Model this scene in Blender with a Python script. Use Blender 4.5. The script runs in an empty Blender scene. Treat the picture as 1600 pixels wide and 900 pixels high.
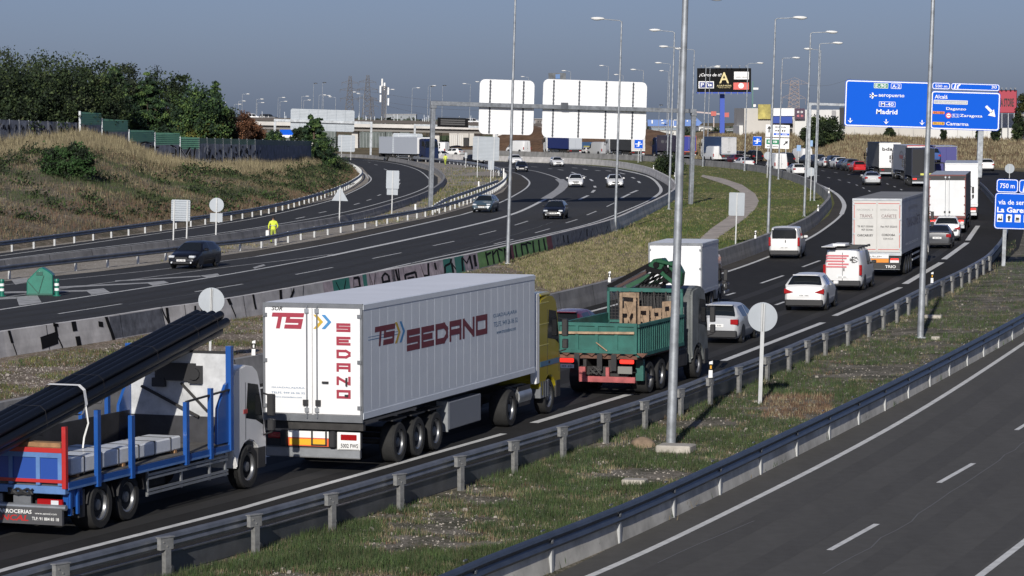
import bpy, bmesh, math, random
from mathutils import Vector, Matrix
from mathutils.geometry import tessellate_polygon
from mathutils.noise import noise as pnoise
random.seed(7)
R = math.radians
sc = bpy.context.scene
COL = sc.collection
# ---------------------------------------------------------------- camera, sky, sun, exposure
FPX, HC, YH = 4740.0, 8.7, 170.0
PITCH = math.atan((450 - YH) / FPX)
cam = bpy.data.cameras.new('camera'); camo = bpy.data.objects.new('camera', cam); COL.objects.link(camo)
camo.location = (0, 0, HC); camo.rotation_euler = (R(90) - PITCH, 0, 0)
cam.sensor_width = 36; cam.lens = 36 * FPX / 1600; cam.clip_start = 1; cam.clip_end = 20000
sc.camera = camo
SUN_EL, SUN_AZ = R(24), R(189)          # direction towards the sun, azimuth clockwise from +Y
w = bpy.data.worlds.new('World'); sc.world = w; w.use_nodes = True
nt = w.node_tree; bg = nt.nodes['Background']
sky = nt.nodes.new('ShaderNodeTexSky'); sky.sky_type = 'NISHITA'; sky.sun_disc = False
sky.sun_elevation = SUN_EL; sky.sun_rotation = SUN_AZ
sky.air_density = 1.0; sky.dust_density = 1.2; sky.ozone_density = 2.5; sky.altitude = 600
hs = nt.nodes.new('ShaderNodeHueSaturation'); hs.inputs['Saturation'].default_value = 0.62
tint = nt.nodes.new('ShaderNodeMix'); tint.data_type = 'RGBA'; tint.blend_type = 'MULTIPLY'; tint.inputs[0].default_value = 1; tint.inputs[7].default_value = (.575, .69, 1.07, 1)
nt.links.new(sky.outputs[0], hs.inputs['Color']); nt.links.new(hs.outputs[0], tint.inputs[6]); nt.links.new(tint.outputs[2], bg.inputs[0])
bg.inputs[1].default_value = 0.06
sun = bpy.data.lights.new('sun', 'SUN'); sun.energy = 4.4; sun.angle = R(0.53); sun.color = (1, .95, .87)
suno = bpy.data.objects.new('sun', sun); COL.objects.link(suno)
sd = Vector((math.sin(SUN_AZ) * math.cos(SUN_EL), math.cos(SUN_AZ) * math.cos(SUN_EL), math.sin(SUN_EL)))
suno.rotation_euler = (-sd).to_track_quat('-Z', 'Y').to_euler(); suno.location = (0, -50, 60)
sc.view_settings.view_transform = 'Standard'; sc.view_settings.look = 'None'
sc.view_settings.exposure = 0.0; sc.view_settings.gamma = 1
sc.cycles.max_bounces = 5; sc.cycles.diffuse_bounces = 2; sc.cycles.glossy_bounces = 2
sc.cycles.transmission_bounces = 2; sc.cycles.use_denoising = True

# ---------------------------------------------------------------- where a point of the view lies in the world
cp, sp = math.cos(PITCH), math.sin(PITCH)
def ray(x, y):
    u, v = (x - 800) / FPX, (450 - y) / FPX
    return Vector((u, cp + v * sp, -sp + v * cp))
def P(x, y, z=0.0):
    d = ray(x, y); t = (z - HC) / d.z
    return Vector((d.x * t, d.y * t, z))
def at(x, y, Y):
    d = ray(x, y); t = Y / d.y
    return Vector((d.x * t, Y, HC + d.z * t))
LEAN = R(1.7)                              # the bank of the carriageways: true verticals stand off their surface by this much
LM = Matrix.Rotation(LEAN, 4, 'Y')

# ---------------------------------------------------------------- materials
def nd(t, ty, **k):
    n = t.nodes.new(ty)
    for a, b in k.items():
        setattr(n, a, b)
    return n
_m = {}
def M(name, col, rough=.6, metal=0., var=0., vs=3., bump=0., coat=0., spec=None, emit=0, bs=None, detail=4):
    if name in _m: return _m[name]
    m = bpy.data.materials.new(name); m.use_nodes = True; t = m.node_tree; b = t.nodes['Principled BSDF']
    b.inputs['Roughness'].default_value = rough; b.inputs['Metallic'].default_value = metal
    if coat: b.inputs['Coat Weight'].default_value = coat; b.inputs['Coat Roughness'].default_value = .08
    if spec is not None: b.inputs['Specular IOR Level'].default_value = spec
    c = (*col, 1)
    m.diffuse_color = c
    if var or bump:
        tc = nd(t, 'ShaderNodeTexCoord'); n = nd(t, 'ShaderNodeTexNoise'); n.inputs['Scale'].default_value = vs
        n.inputs['Detail'].default_value = detail; n.inputs['Roughness'].default_value = .65
        t.links.new(tc.outputs['Object'], n.inputs['Vector'])
        r = nd(t, 'ShaderNodeValToRGB'); e = r.color_ramp.elements
        e[0].position, e[1].position = .32, .68
        e[0].color = (*[max(0, x * (1 - var)) for x in col], 1); e[1].color = (*[min(1, x * (1 + var)) for x in col], 1)
        t.links.new(n.outputs['Fac'], r.inputs[0]); t.links.new(r.outputs[0], b.inputs['Base Color'])
        if bump:
            bp = nd(t, 'ShaderNodeBump'); bp.inputs['Strength'].default_value = bump
            n2 = nd(t, 'ShaderNodeTexNoise'); n2.inputs['Scale'].default_value = bs or vs * 4; n2.inputs['Detail'].default_value = 3
            t.links.new(tc.outputs['Object'], n2.inputs['Vector'])
            t.links.new(n2.outputs['Fac'], bp.inputs['Height']); t.links.new(bp.outputs[0], b.inputs['Normal'])
    else:
        b.inputs['Base Color'].default_value = c
    if emit:
        b.inputs['Emission Color'].default_value = c; b.inputs['Emission Strength'].default_value = emit
    _m[name] = m
    return m
def ramp_mat(name, stops, scales, rough=.9, bump=.4, bs=20, stretch=None, spec=.2, fine=None):
    """ground-like material: two noises mixed through a colour ramp"""
    m = bpy.data.materials.new(name); m.use_nodes = True; t = m.node_tree; b = t.nodes['Principled BSDF']
    b.inputs['Roughness'].default_value = rough; b.inputs['Specular IOR Level'].default_value = spec
    tc = nd(t, 'ShaderNodeTexCoord'); mp = nd(t, 'ShaderNodeMapping')
    if stretch: mp.inputs['Rotation'].default_value[2] = stretch[0]; mp.inputs['Scale'].default_value = (stretch[1], stretch[2], 1)
    t.links.new(tc.outputs['Object'], mp.inputs[0])
    s = []
    for i, sca in enumerate(scales):
        n = nd(t, 'ShaderNodeTexNoise'); n.inputs['Scale'].default_value = sca; n.inputs['Detail'].default_value = 6; n.inputs['Roughness'].default_value = .7
        t.links.new((mp if i == 0 else tc).outputs['Vector' if i == 0 else 'Object'], n.inputs['Vector']); s.append(n)
    mx = nd(t, 'ShaderNodeMix'); mx.data_type = 'FLOAT'; mx.inputs[0].default_value = .5
    t.links.new(s[0].outputs['Fac'], mx.inputs[2]); t.links.new(s[-1].outputs['Fac'], mx.inputs[3])
    r = nd(t, 'ShaderNodeValToRGB'); e = r.color_ramp.elements
    while len(e) < len(stops): e.new(.5)
    for q, (p, c) in zip(e, stops): q.position = p; q.color = (*c, 1)
    t.links.new(mx.outputs[0], r.inputs[0])
    out = r.outputs[0]
    if fine:                      # scattered pale stones
        vo = nd(t, 'ShaderNodeTexVoronoi'); vo.inputs['Scale'].default_value = fine[0]
        t.links.new(tc.outputs['Object'], vo.inputs['Vector'])
        r2 = nd(t, 'ShaderNodeValToRGB'); r2.color_ramp.elements[0].position = fine[1]; r2.color_ramp.elements[1].position = fine[1] + .04
        r2.color_ramp.elements[0].color = (1, 1, 1, 1); r2.color_ramp.elements[1].color = (0, 0, 0, 1)
        t.links.new(vo.outputs['Distance'], r2.inputs[0])
        m2 = nd(t, 'ShaderNodeMix'); m2.data_type = 'RGBA'
        t.links.new(r2.outputs[0], m2.inputs[0]); t.links.new(out, m2.inputs[6]); m2.inputs[7].default_value = (*fine[2], 1); out = m2.outputs[2]
    t.links.new(out, b.inputs['Base Color'])
    if bump:
        bp = nd(t, 'ShaderNodeBump'); bp.inputs['Strength'].default_value = bump
        n2 = nd(t, 'ShaderNodeTexNoise'); n2.inputs['Scale'].default_value = bs; n2.inputs['Detail'].default_value = 4
        t.links.new(tc.outputs['Object'], n2.inputs['Vector']); t.links.new(n2.outputs['Fac'], bp.inputs['Height']); t.links.new(bp.outputs[0], b.inputs['Normal'])
    return m

# ---------------------------------------------------------------- mesh helpers
def absorb(o, mb, mats):
    """adds painted-on faces to an existing mesh, with their own materials"""
    me = o.data; k = len(me.materials)
    for m in mats: me.materials.append(m)
    bm = bmesh.new(); bm.from_mesh(me); vs = [bm.verts.new(p) for p in mb.v]
    for f, mi in zip(mb.f, mb.m):
        try: q = bm.faces.new([vs[i] for i in f]); q.material_index = k + mi
        except ValueError: pass
    bm.to_mesh(me); bm.free()
class MB:
    def __init__(s): s.v = []; s.f = []; s.m = []
    def face(s, pts, m=0):
        i = len(s.v); s.v += [tuple(p) for p in pts]; s.f.append(tuple(range(i, i + len(pts)))); s.m.append(m); return s
    def grid(s, rows, m=0, close=False, mf=None):
        i = len(s.v); n = len(rows[0])
        for r in rows: s.v += [tuple(p) for p in r]
        for a in range(len(rows) - 1):
            for b in range(n if close else n - 1):
                c = (b + 1) % n
                s.f.append((i + a * n + b, i + a * n + c, i + (a + 1) * n + c, i + (a + 1) * n + b)); s.m.append(mf(a, b) if mf else m)
        return s
    def hexa(s, p, m=0):
        i = len(s.v); s.v += [tuple(q) for q in p]
        for f in ((3, 2, 1, 0), (4, 5, 6, 7), (0, 1, 5, 4), (1, 2, 6, 5), (2, 3, 7, 6), (3, 0, 4, 7)):
            s.f.append(tuple(i + k for k in f)); s.m.append(m)
        return s
    def box(s, x0, x1, y0, y1, z0, z1, m=0):
        return s.hexa([(x0, y0, z0), (x1, y0, z0), (x1, y1, z0), (x0, y1, z0), (x0, y0, z1), (x1, y0, z1), (x1, y1, z1), (x0, y1, z1)], m)
    def bar(s, a, b, w, h, m=0, up=(0, 0, 1)):
        a, b = Vector(a), Vector(b); d = (b - a).normalized(); u = Vector(up)
        if abs(d.dot(u)) > .95: u = Vector((0, 1, 0))
        r = d.cross(u).normalized() * w / 2; u = r.cross(d).normalized() * h / 2
        return s.hexa([a - r - u, a + r - u, b + r - u, b - r - u, a - r + u, a + r + u, b + r + u, b - r + u], m)
    def cyl(s, a, b, r0, r1=None, n=10, m=0, caps=True):
        a, b = Vector(a), Vector(b); r1 = r0 if r1 is None else r1; d = (b - a).normalized()
        u = d.orthogonal().normalized(); w_ = d.cross(u)
        ra = [a + (u * math.cos(t) + w_ * math.sin(t)) * r0 for t in [2 * math.pi * k / n for k in range(n)]]
        rb = [b + (u * math.cos(t) + w_ * math.sin(t)) * r1 for t in [2 * math.pi * k / n for k in range(n)]]
        s.grid([ra, rb], m, True)
        if caps: s.face(ra[::-1], m); s.face(rb, m)
        return s
    def tube(s, pts, r, n=6, m=0):
        pts = [Vector(p) for p in pts]; rows = []
        for i, p in enumerate(pts):
            d = (pts[min(i + 1, len(pts) - 1)] - pts[max(i - 1, 0)]).normalized()
            u = d.cross(Vector((0, 0, 1))); u = u.normalized() if u.length > .05 else Vector((1, 0, 0)); w_ = d.cross(u)
            rr = r[i] if isinstance(r, (list, tuple)) else r
            rows.append([p + (u * math.cos(t) + w_ * math.sin(t)) * rr for t in [2 * math.pi * k / n for k in range(n)]])
        s.grid(rows, m, True); s.face(rows[0][::-1], m); s.face(rows[-1], m); return s
    def prism(s, poly, axis, a, b, m=0):
        """poly in the plane across axis: axis x -> (y,z), y -> (x,z), z -> (x,y)"""
        q = {'x': lambda p, k: (k, p[0], p[1]), 'y': lambda p, k: (p[0], k, p[1]), 'z': lambda p, k: (p[0], p[1], k)}[axis]
        A = [q(p, a) for p in poly]; B = [q(p, b) for p in poly]; n = len(poly)
        s.face(A, m); s.face(B[::-1], m)
        for k in range(n): s.face([A[k], B[k], B[(k + 1) % n], A[(k + 1) % n]], m)
        return s
    def sph(s, c, rx, ry, rz, m=0, n=8, k=6):
        rows = [[(c[0] + rx * math.sin(b) * math.cos(a), c[1] + ry * math.sin(b) * math.sin(a), c[2] + rz * math.cos(b)) for a in [2 * math.pi * i / n for i in range(n)]] for b in [math.pi * max(.02, min(.98, j / k)) for j in range(k + 1)]]
        s.grid(rows, m, True); s.face(rows[0], m); s.face(rows[-1][::-1], m); return s
    def mesh(s, name, mats, smooth=False, bevel=0, weld=False, seg=1):
        me = bpy.data.meshes.new(name); me.from_pydata(s.v, [], s.f)
        for m in (mats if isinstance(mats, (list, tuple)) else [mats]): me.materials.append(m)
        me.polygons.foreach_set('material_index', s.m)
        if weld or bevel:
            bm = bmesh.new(); bm.from_mesh(me); bmesh.ops.remove_doubles(bm, verts=bm.verts, dist=.0005)
            bmesh.ops.recalc_face_normals(bm, faces=bm.faces)
            if bevel:
                es = [e for e in bm.edges if len(e.link_faces) == 2 and e.calc_face_angle(0) > .5]
                bmesh.ops.bevel(bm, geom=es, offset=bevel, segments=seg, affect='EDGES', clamp_overlap=True)
            bm.to_mesh(me); bm.free()
        if smooth:
            me.polygons.foreach_set('use_smooth', [True] * len(me.polygons))
            if smooth is not True: me.set_sharp_from_angle(angle=R(smooth))
        return me
    def build(s, name, mats, parent=None, **k):
        return link(name, s.mesh(name, mats, **k), parent)
def link(name, me, parent=None, loc=None):
    o = bpy.data.objects.new(name, me); COL.objects.link(o)
    if parent: o.parent = parent
    if loc: o.location = loc
    return o
def tag(o, label=None, cat=None, group=None, kind=None):
    if label: o['label'] = label
    if cat: o['category'] = cat
    if group: o['group'] = group
    if kind: o['kind'] = kind
    return o
def empty(name, loc, label, cat, group=None, rz=0, lean=False):
    o = bpy.data.objects.new(name, None); COL.objects.link(o); o.empty_display_size = .3
    m = Matrix.Rotation(rz, 4, 'Z')
    o.matrix_world = Matrix.Translation(Vector(loc)) @ ((LM @ m) if lean else m)
    return tag(o, label, cat, group)
def copy_tree(o, parent=None):
    c = o.copy(); COL.objects.link(c)
    if parent: c.parent = parent; c.matrix_parent_inverse = o.matrix_parent_inverse
    for ch in list(o.children): copy_tree(ch, c)
    return c
FACES = {'B': Matrix.Rotation(R(90), 4, 'X'), 'R': Matrix.Rotation(R(90), 4, 'Z') @ Matrix.Rotation(R(90), 4, 'X'),
         'L': Matrix.Rotation(R(-90), 4, 'Z') @ Matrix.Rotation(R(90), 4, 'X'), 'F': Matrix.Rotation(R(180), 4, 'Z') @ Matrix.Rotation(R(90), 4, 'X')}
def txt(s, pos, h, mat, parent, face='B', wd=None, bold=0., name='lettering', shear=0.):
    c = bpy.data.curves.new('t', 'FONT'); c.body = s; c.size = 1; c.offset = bold; c.shear = shear; c.resolution_u = 2
    o = bpy.data.objects.new('t', c); me = bpy.data.meshes.new_from_object(o)
    xs = [v.co.x for v in me.vertices]; ys = [v.co.y for v in me.vertices]
    if not xs: return
    x0, x1, y0, y1 = min(xs), max(xs), min(ys), max(ys)
    ky = h / (y1 - y0); kx = (wd / (x1 - x0)) if wd else ky
    me.transform(Matrix.Translation(Vector(pos)) @ FACES[face] @ Matrix.Diagonal((kx, ky, 1, 1)) @ Matrix.Translation((-(x0 + x1) / 2, -(y0 + y1) / 2, 0)))
    me.materials.clear(); me.materials.append(mat)
    bpy.data.objects.remove(o); bpy.data.curves.remove(c)
    return link(name, me, parent)
def crom(pts, step=2.0):
    """smooth curve through world points"""
    pts = [Vector(p) for p in pts]; out = []
    for i in range(len(pts) - 1):
        p1, p2 = pts[i], pts[i + 1]; p0 = pts[i - 1] if i else p1 * 2 - p2; p3 = pts[i + 2] if i + 2 < len(pts) else p2 * 2 - p1
        d0, d1, d2 = [max(.01, (b - a).length) ** .5 for a, b in ((p0, p1), (p1, p2), (p2, p3))]
        m1 = ((p1 - p0) / d0 - (p2 - p0) / (d0 + d1) + (p2 - p1) / d1) * d1
        m2 = ((p2 - p1) / d1 - (p3 - p1) / (d1 + d2) + (p3 - p2) / d2) * d1
        n = max(1, int((p2 - p1).length / step))
        for k in range(n):
            t = k / n; a, b, c, d = 2 * t ** 3 - 3 * t * t + 1, t ** 3 - 2 * t * t + t, -2 * t ** 3 + 3 * t * t, t ** 3 - t * t
            out.append(p1 * a + m1 * b + p2 * c + m2 * d)
    out.append(pts[-1]); return out
def pxl(l, z=0.0, step=2.0): return crom([P(x, y, z) for x, y in l], step)
def side(pts, off):
    out = []
    for i, p in enumerate(pts):
        d = pts[min(i + 1, len(pts) - 1)] - pts[max(i - 1, 0)]; d.z = 0; d.normalize()
        out.append(p + Vector((d.y, -d.x, 0)) * off)     # + = right of travel
    return out
def walk(pts, start, step):
    """points (and directions) every step metres along a path"""
    acc, nxt, out = 0., start, []
    for a, b in zip(pts, pts[1:]):
        L = (b - a).length
        while acc + L >= nxt and L > 0:
            out.append((a + (b - a) * ((nxt - acc) / L), (b - a).normalized())); nxt += step
        acc += L
    return out
def sheet(name, px, z, mat, label=None, smoothpx=False, **k):
    pts = [P(x, y, 0) for x, y in px]
    for p in pts: p.z = z
    tri = tessellate_polygon([pts]); me = bpy.data.meshes.new(name); me.from_pydata([tuple(p) for p in pts], [], [tuple(t) for t in tri])
    bm = bmesh.new(); bm.from_mesh(me); bmesh.ops.recalc_face_normals(bm, faces=bm.faces)
    if bm.faces and sum(f.normal.z for f in bm.faces) < 0: bmesh.ops.reverse_faces(bm, faces=bm.faces)
    bm.to_mesh(me); bm.free(); me.materials.append(mat)
    o = link(name, me); o['kind'] = 'structure'; return o
def ribbon(mb, pts, w_, z, m=0):
    a, b = side(pts, -w_ / 2), side(pts, w_ / 2)
    for p in a + b: p.z = z
    mb.grid([a, b] if False else [[q[1], q[0]] for q in zip(a, b)], m); return mb
# ---------------------------------------------------------------- ground, roads, verges
asphalt = ramp_mat('asphalt', [(.3, (.021, .0205, .020)), (.5, (.028, .0275, .027)), (.7, (.037, .0365, .036))], [.12, 1.2], rough=.9, bump=.25, bs=25, stretch=(R(-15), 6, .6), spec=.12)
asphalt_in = ramp_mat('incoming_asphalt', [(.3, (.036, .037, .04)), (.5, (.045, .046, .049)), (.7, (.056, .057, .06))], [.12, 1.2], rough=.9, bump=.25, bs=25, stretch=(R(-12), 6, .5), spec=.15)
asphalt_old = ramp_mat('worn_asphalt', [(.3, (.068, .065, .06)), (.5, (.084, .081, .075)), (.7, (.102, .098, .092))], [.15, 2.2], rough=.9, bump=.3, bs=22, stretch=(R(-30), 5, .5), spec=.25)
paint = M('road_paint', (.62, .62, .6), .7, var=.18, vs=2.5)
paint_old = M('worn_road_paint', (.36, .36, .355), .8, var=.35, vs=1.8)
drygrass = ramp_mat('dry_grass_ground', [(.32, (.045, .05, .022)), (.45, (.12, .095, .05)), (.55, (.2, .16, .09)), (.68, (.3, .25, .16))], [.06, .9], bump=.6, bs=6)
gravel = ramp_mat('gravel', [(.36, (.15, .13, .10)), (.48, (.29, .26, .22)), (.58, (.36, .33, .28)), (.68, (.46, .42, .36))], [.3, 5], bump=.35, bs=12, fine=(4, .2, (.55, .51, .46)))
verge = ramp_mat('weedy_verge', [(.36, (.028, .03, .016)), (.46, (.07, .068, .042)), (.53, (.17, .15, .12)), (.62, (.28, .25, .21))], [.7, 9], bump=.6, bs=20, fine=(12, .15, (.42, .39, .35)))
grassm = ramp_mat('short_grass', [(.33, (.07, .085, .02)), (.48, (.12, .13, .04)), (.6, (.17, .165, .06)), (.72, (.25, .22, .12))], [.08, 1.6], bump=.6, bs=8)
rubble = ramp_mat('stony_soil', [(.36, (.07, .065, .03)), (.47, (.15, .12, .085)), (.55, (.25, .2, .16)), (.65, (.4, .34, .28))], [.45, 4], bump=.35, bs=12, fine=(6, .22, (.52, .46, .4)))

def ground():
    ys = [-60, 0, 60, 120, 200, 300, 400, 500, 600, 700, 850, 1000, 1300, 1700, 2200, 3000, 4500, 7000]
    def z(y): t = min(1, max(0, (y - 650) / 900)); return -.02 - 24 * t * t * (3 - 2 * t)
    rows = [[(x * (1 + max(0, y) / 400), y, z(y)) for x in (-600, -300, -150, -60, 0, 60, 150, 300, 600)] for y in ys]
    o = MB().grid([r[::-1] for r in rows]).build('ground', drygrass, smooth=True); o['kind'] = 'structure'
ground()

BB = [(-600, 612), (-60, 527), (0, 517.5), (162, 494.6), (247.5, 481), (311, 472.6), (440, 451.5), (605, 421), (720, 399), (838, 372), (920, 352), (960, 340.5), (1002, 322), (1040, 304), (1056, 292), (1051, 281), (1035, 271), (1000, 258), (940, 249.5), (880, 246.5), (800, 244), (700, 241), (600, 239)]
BE = [(-600, 757), (-60, 641), (0, 628), (80, 613), (200, 591), (360, 562), (620, 512), (862, 459), (950, 438), (1122, 391), (1197, 366), (1260, 340), (1288, 317), (1296, 305), (1288, 294), (1272, 284), (1235, 270), (1175, 257), (1100, 250), (982, 242), (832, 237), (700, 233)]
barB, barE = pxl(BB, .9), pxl(BE, .9)
fcap = [(-500, 1034), (-20, 912), (97, 879), (260, 838), (399, 803), (519, 770.4), (625.5, 740), (720, 712), (804, 688), (880, 666), (947, 645), (1008, 626), (1064, 607), (1110, 589.5), (1155, 573), (1199, 557), (1233, 544), (1290, 520), (1358, 494), (1402, 474), (1420, 464), (1473, 438), (1503, 424.5), (1527, 412), (1547, 400), (1556, 392), (1572, 372), (1580, 352), (1574, 330), (1552, 300), (1530, 281), (1500, 270)]
railF = pxl(fcap, .8)
hbeam = [(560, 950), (675, 905), (759.5, 870), (974, 788), (1108.5, 729), (1265, 657), (1400, 593), (1600, 490), (1720, 415)]
railH = pxl(hbeam, .75)
gbase = [(500, 1100), (700, 985), (870, 899), (1000, 834), (1097, 785), (1165, 750), (1267, 699), (1348, 656), (1400, 628), (1500, 575), (1600, 520), (1720, 442)]

# carriageways
pB = [(-600, 520), (-80, 458), (0, 440), (43, 436), (97, 430), (147, 425), (192, 420), (233, 414), (342, 400), (404, 391), (456, 382), (502, 374), (543, 367), (600, 354), (680, 338), (740, 321), (769, 307), (786, 300), (794, 290), (791, 280), (783, 272), (765, 265), (730, 259), (681, 254), (600, 250), (600, 246), (699, 249), (800, 253), (885, 255.5), (962, 262), (1010, 271), (1045, 286), (1050, 299), (1030, 312), (975, 341), (925, 361), (845, 383), (720, 411), (605, 435), (440, 468), (311, 492), (162, 518), (0, 545), (-80, 558), (-600, 640)]
sheet('incoming_road', pB, .004, asphalt_in)
pC = [(-80, 416), (0, 400), (320, 356), (400, 343), (515, 315), (545, 303), (570, 288), (574, 276), (562, 264), (540, 254), (505, 247), (490, 243), (545, 243), (620, 249), (668, 262), (688, 275), (690, 289), (668, 306), (620, 325), (528, 350), (400, 375), (320, 388), (150, 410), (0, 433), (-80, 446)]
pC = [(-600, 482), (-80, 416), (0, 396), (320, 352), (400, 337), (515, 312), (545, 301), (574, 286), (578, 276), (566, 262), (540, 252), (505, 246), (490, 244), (545, 246), (622, 252), (668, 266), (684, 277), (684, 288), (665, 301), (620, 318), (528, 343), (400, 366), (320, 378), (150, 401), (0, 421), (-80, 431), (-600, 500)]
sheet('ramp_road', pC, .008, asphalt_in)
e0 = [tuple(q) for q in BE]
pA = [(-600, 812), (-80, 700), (0, 680), (80, 663), (360, 606), (620, 550), (862, 492), (950, 469), (1122, 417), (1197, 391), (1262, 363), (1296, 337), (1305, 318), (1300, 300), (1280, 288), (1240, 275), (1175, 263), (1100, 255), (982, 247), (832, 242), (700, 238),
      (700, 234), (850, 236), (1000, 240), (1150, 245), (1250, 250), (1330, 255), (1400, 259), (1480, 266), (1530, 276), (1560, 292), (1590, 320), (1602, 352), (1592, 388), (1570, 410), (1549, 424), (1500, 446), (1440, 476), (1358, 510), (1290, 543), (1200, 582), (1110, 618), (1064, 638), (1008, 658), (880, 702), (720, 754), (519, 820), (399, 855), (260, 895), (0, 970), (-80, 990), (-600, 1130)]
sheet('outgoing_road', pA, .012, asphalt)
pG = gbase + [(2100, 520), (2100, 1400), (500, 1400)]
sheet('service_road', pG, .016, asphalt_old)
sheet('far_slip_road', [(1505, 259), (1554, 265), (1700, 277), (1760, 330), (1700, 330), (1600, 322), (1552, 292), (1530, 279)], .006, asphalt)
# strips of soil between them
sheet('near_verge', [(-600, 1125), (-80, 985), (0, 965), (399, 851), (720, 750), (1008, 654), (1200, 578), (1358, 507), (1500, 443), (1572, 408), (1592, 388), (1602, 352), (1640, 360), (1900, 330)] + [(x, y) for x, y in gbase[::-1]] + [(200, 1300), (-500, 1300)], .000, verge)
med = [(x, y + 30 * (1 if x < 900 else .8)) for x, y in BB[:10]]
sheet('median_soil', [(-600, 628), (-80, 545), (162, 508), (440, 462), (720, 405), (845, 378), (925, 357), (975, 337), (1030, 308), (1075, 296), (1100, 330), (1090, 380), (1080, 425), (862, 497), (360, 610), (80, 667), (-80, 700), (-600, 815)], -.004, rubble)
sheet('median_grass', [(925, 357), (975, 337), (1030, 308), (1050, 299), (1045, 286), (1010, 271), (962, 262), (885, 255.5), (800, 253), (700, 249), (700, 238), (832, 242), (982, 247), (1100, 255), (1175, 263), (1240, 275), (1280, 288), (1300, 300), (1305, 318), (1296, 337), (1262, 363), (1197, 391), (1122, 420), (1060, 436), (1045, 400), (1000, 385)], 0., grassm)
sheet('concrete_channel', [(1088, 379), (1110, 358), (1135, 341), (1152, 324), (1160, 309), (1155, 299), (1140, 291), (1120, 284), (1095, 276), (1098, 273), (1130, 279), (1160, 289), (1180, 303), (1186, 315), (1180, 327), (1165, 341), (1145, 356), (1122, 372), (1108, 388)], .02, M('channel_concrete', (.40, .35, .3), .9, var=.3, vs=.6, bump=.3))
sheet('ramp_verge', [(-600, 498), (-80, 430), (0, 419), (150, 399), (400, 364), (528, 341), (620, 316), (665, 299), (684, 286), (684, 277), (668, 266), (622, 252), (600, 248), (681, 252), (730, 257), (765, 263), (783, 270), (791, 279), (794, 290), (786, 300), (769, 307), (740, 321), (680, 338), (600, 354), (502, 374), (404, 391), (342, 400), (233, 414), (147, 425), (43, 436), (-80, 452), (-600, 522)], .002, gravel)
sheet('ramp_shoulder', [(-600, 455), (-80, 395), (0, 380), (265, 355), (400, 332), (520, 304), (560, 283), (566, 272), (545, 256), (500, 246), (540, 252), (566, 262), (578, 276), (574, 286), (545, 301), (515, 312), (400, 337), (320, 352), (0, 399), (-80, 418), (-600, 484)], .002, gravel)

# worn shoulders and tyre tracks
brown = ramp_mat('shoulder_asphalt', [(.35, (.05, .046, .042)), (.5, (.068, .063, .057)), (.66, (.09, .083, .075))], [.3, 3], rough=.95, bump=.2, bs=20, spec=.1)
sheet('incoming_shoulder', [(342, 401), (456, 383), (543, 368), (680, 339), (740, 322), (769, 308), (786, 300.5), (794, 290), (791, 281), (783, 272.5), (765, 265.5), (770, 263.6), (800, 269.6), (816, 275), (826, 284), (823, 291.6), (807, 302.3), (775, 318), (720, 335), (520, 379), (400, 400), (342, 408)], .0065, brown)
sheet('outgoing_shoulder', [(1130, 426), (1200, 401), (1260, 374.5), (1291, 354.5), (1314, 335), (1318, 320), (1307, 304.5), (1284, 291.5), (1250, 280), (1240, 276), (1280, 289), (1299, 301), (1304, 318), (1295, 337), (1261, 363), (1197, 391), (1122, 418)], .0145, brown)
trk = MB(); trk2 = MB()
def tracks(px, offs, z, mb, w_=.55):
    base = pxl(px, 0, 3)
    for o_ in offs: ribbon(mb, side(base, o_), w_, z)
rl = [(-40, 905), (22, 887), (440, 777), (787, 678.5), (973, 620), (1240, 522.5), (1407, 449.5), (1511, 379.5), (1528, 353)]
tracks(rl, (-.95, -2.6, -4.5, -6.1), .0145, trk)
tracks([(-40, 534), (0, 527), (162, 502), (311, 480), (500, 446), (680, 403), (800, 378), (920, 350), (985, 326)], (-1.0, -2.6, -4.6, -6.2), .0065, trk)
tracks([(640, 1010), (930, 898), (1166, 787), (1400, 664), (1600, 537), (1700, 466)], (1.0, 2.6, 4.6, 6.3), .018, trk2, .6)
def streak(name, a, b):
    m = ramp_mat(name, [(.3, a), (.5, tuple((x + y) / 2 for x, y in zip(a, b))), (.7, b)], [.25, 3], rough=.85, bump=.2, bs=25, stretch=(R(-18), 5, .25), spec=.2); return m
o = trk.build('tyre_tracks', streak('polished_track', (.030, .0295, .029), (.044, .043, .042))); o['kind'] = 'structure'
o = trk2.build('tyre_tracks', streak('service_track', (.066, .063, .058), (.092, .089, .083))); o['kind'] = 'structure'
ck = MB(); rc = random.Random(2)
def crack(px, w_, z, j=.25):
    pts = pxl(px, 0, 1.2); pts = [p + Vector((rc.uniform(-j, j) * .3, rc.uniform(-j, j), 0)) for p in pts]; ribbon(ck, pts, w_, z)
crack([(640, 412), (700, 396), (760, 380), (830, 358), (865, 347)], .07, .0095)
crack([(1290, 900), (1420, 815), (1560, 720), (1640, 660)], .03, .019, .15); crack([(1030, 880), (1120, 840), (1180, 815)], .03, .019, .1)
crack([(200, 476), (260, 466), (330, 455)], .05, .0095)
o = ck.build('crack_seals', M('crack_seal', (.12, .12, .12), .8)); o['kind'] = 'structure'
# painted lines
ml = MB(); mo = MB()
def line(mb, px, w_, z, dash=None, start=0, m=0):
    pts = pxl(px, 0, 1.5)
    if not dash: return ribbon(mb, pts, w_, z, m)
    on, gap = dash
    tot = sum((b - a).length for a, b in zip(pts, pts[1:])); fine = [q[0] for q in walk(pts, 0, .5)]
    k = start
    while k < tot:
        seg = fine[max(0, int(k * 2)):max(0, int((k + on) * 2)) + 1]
        if len(seg) > 1: ribbon(mb, seg, w_, z, m)
        k += on + gap
    return mb
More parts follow.
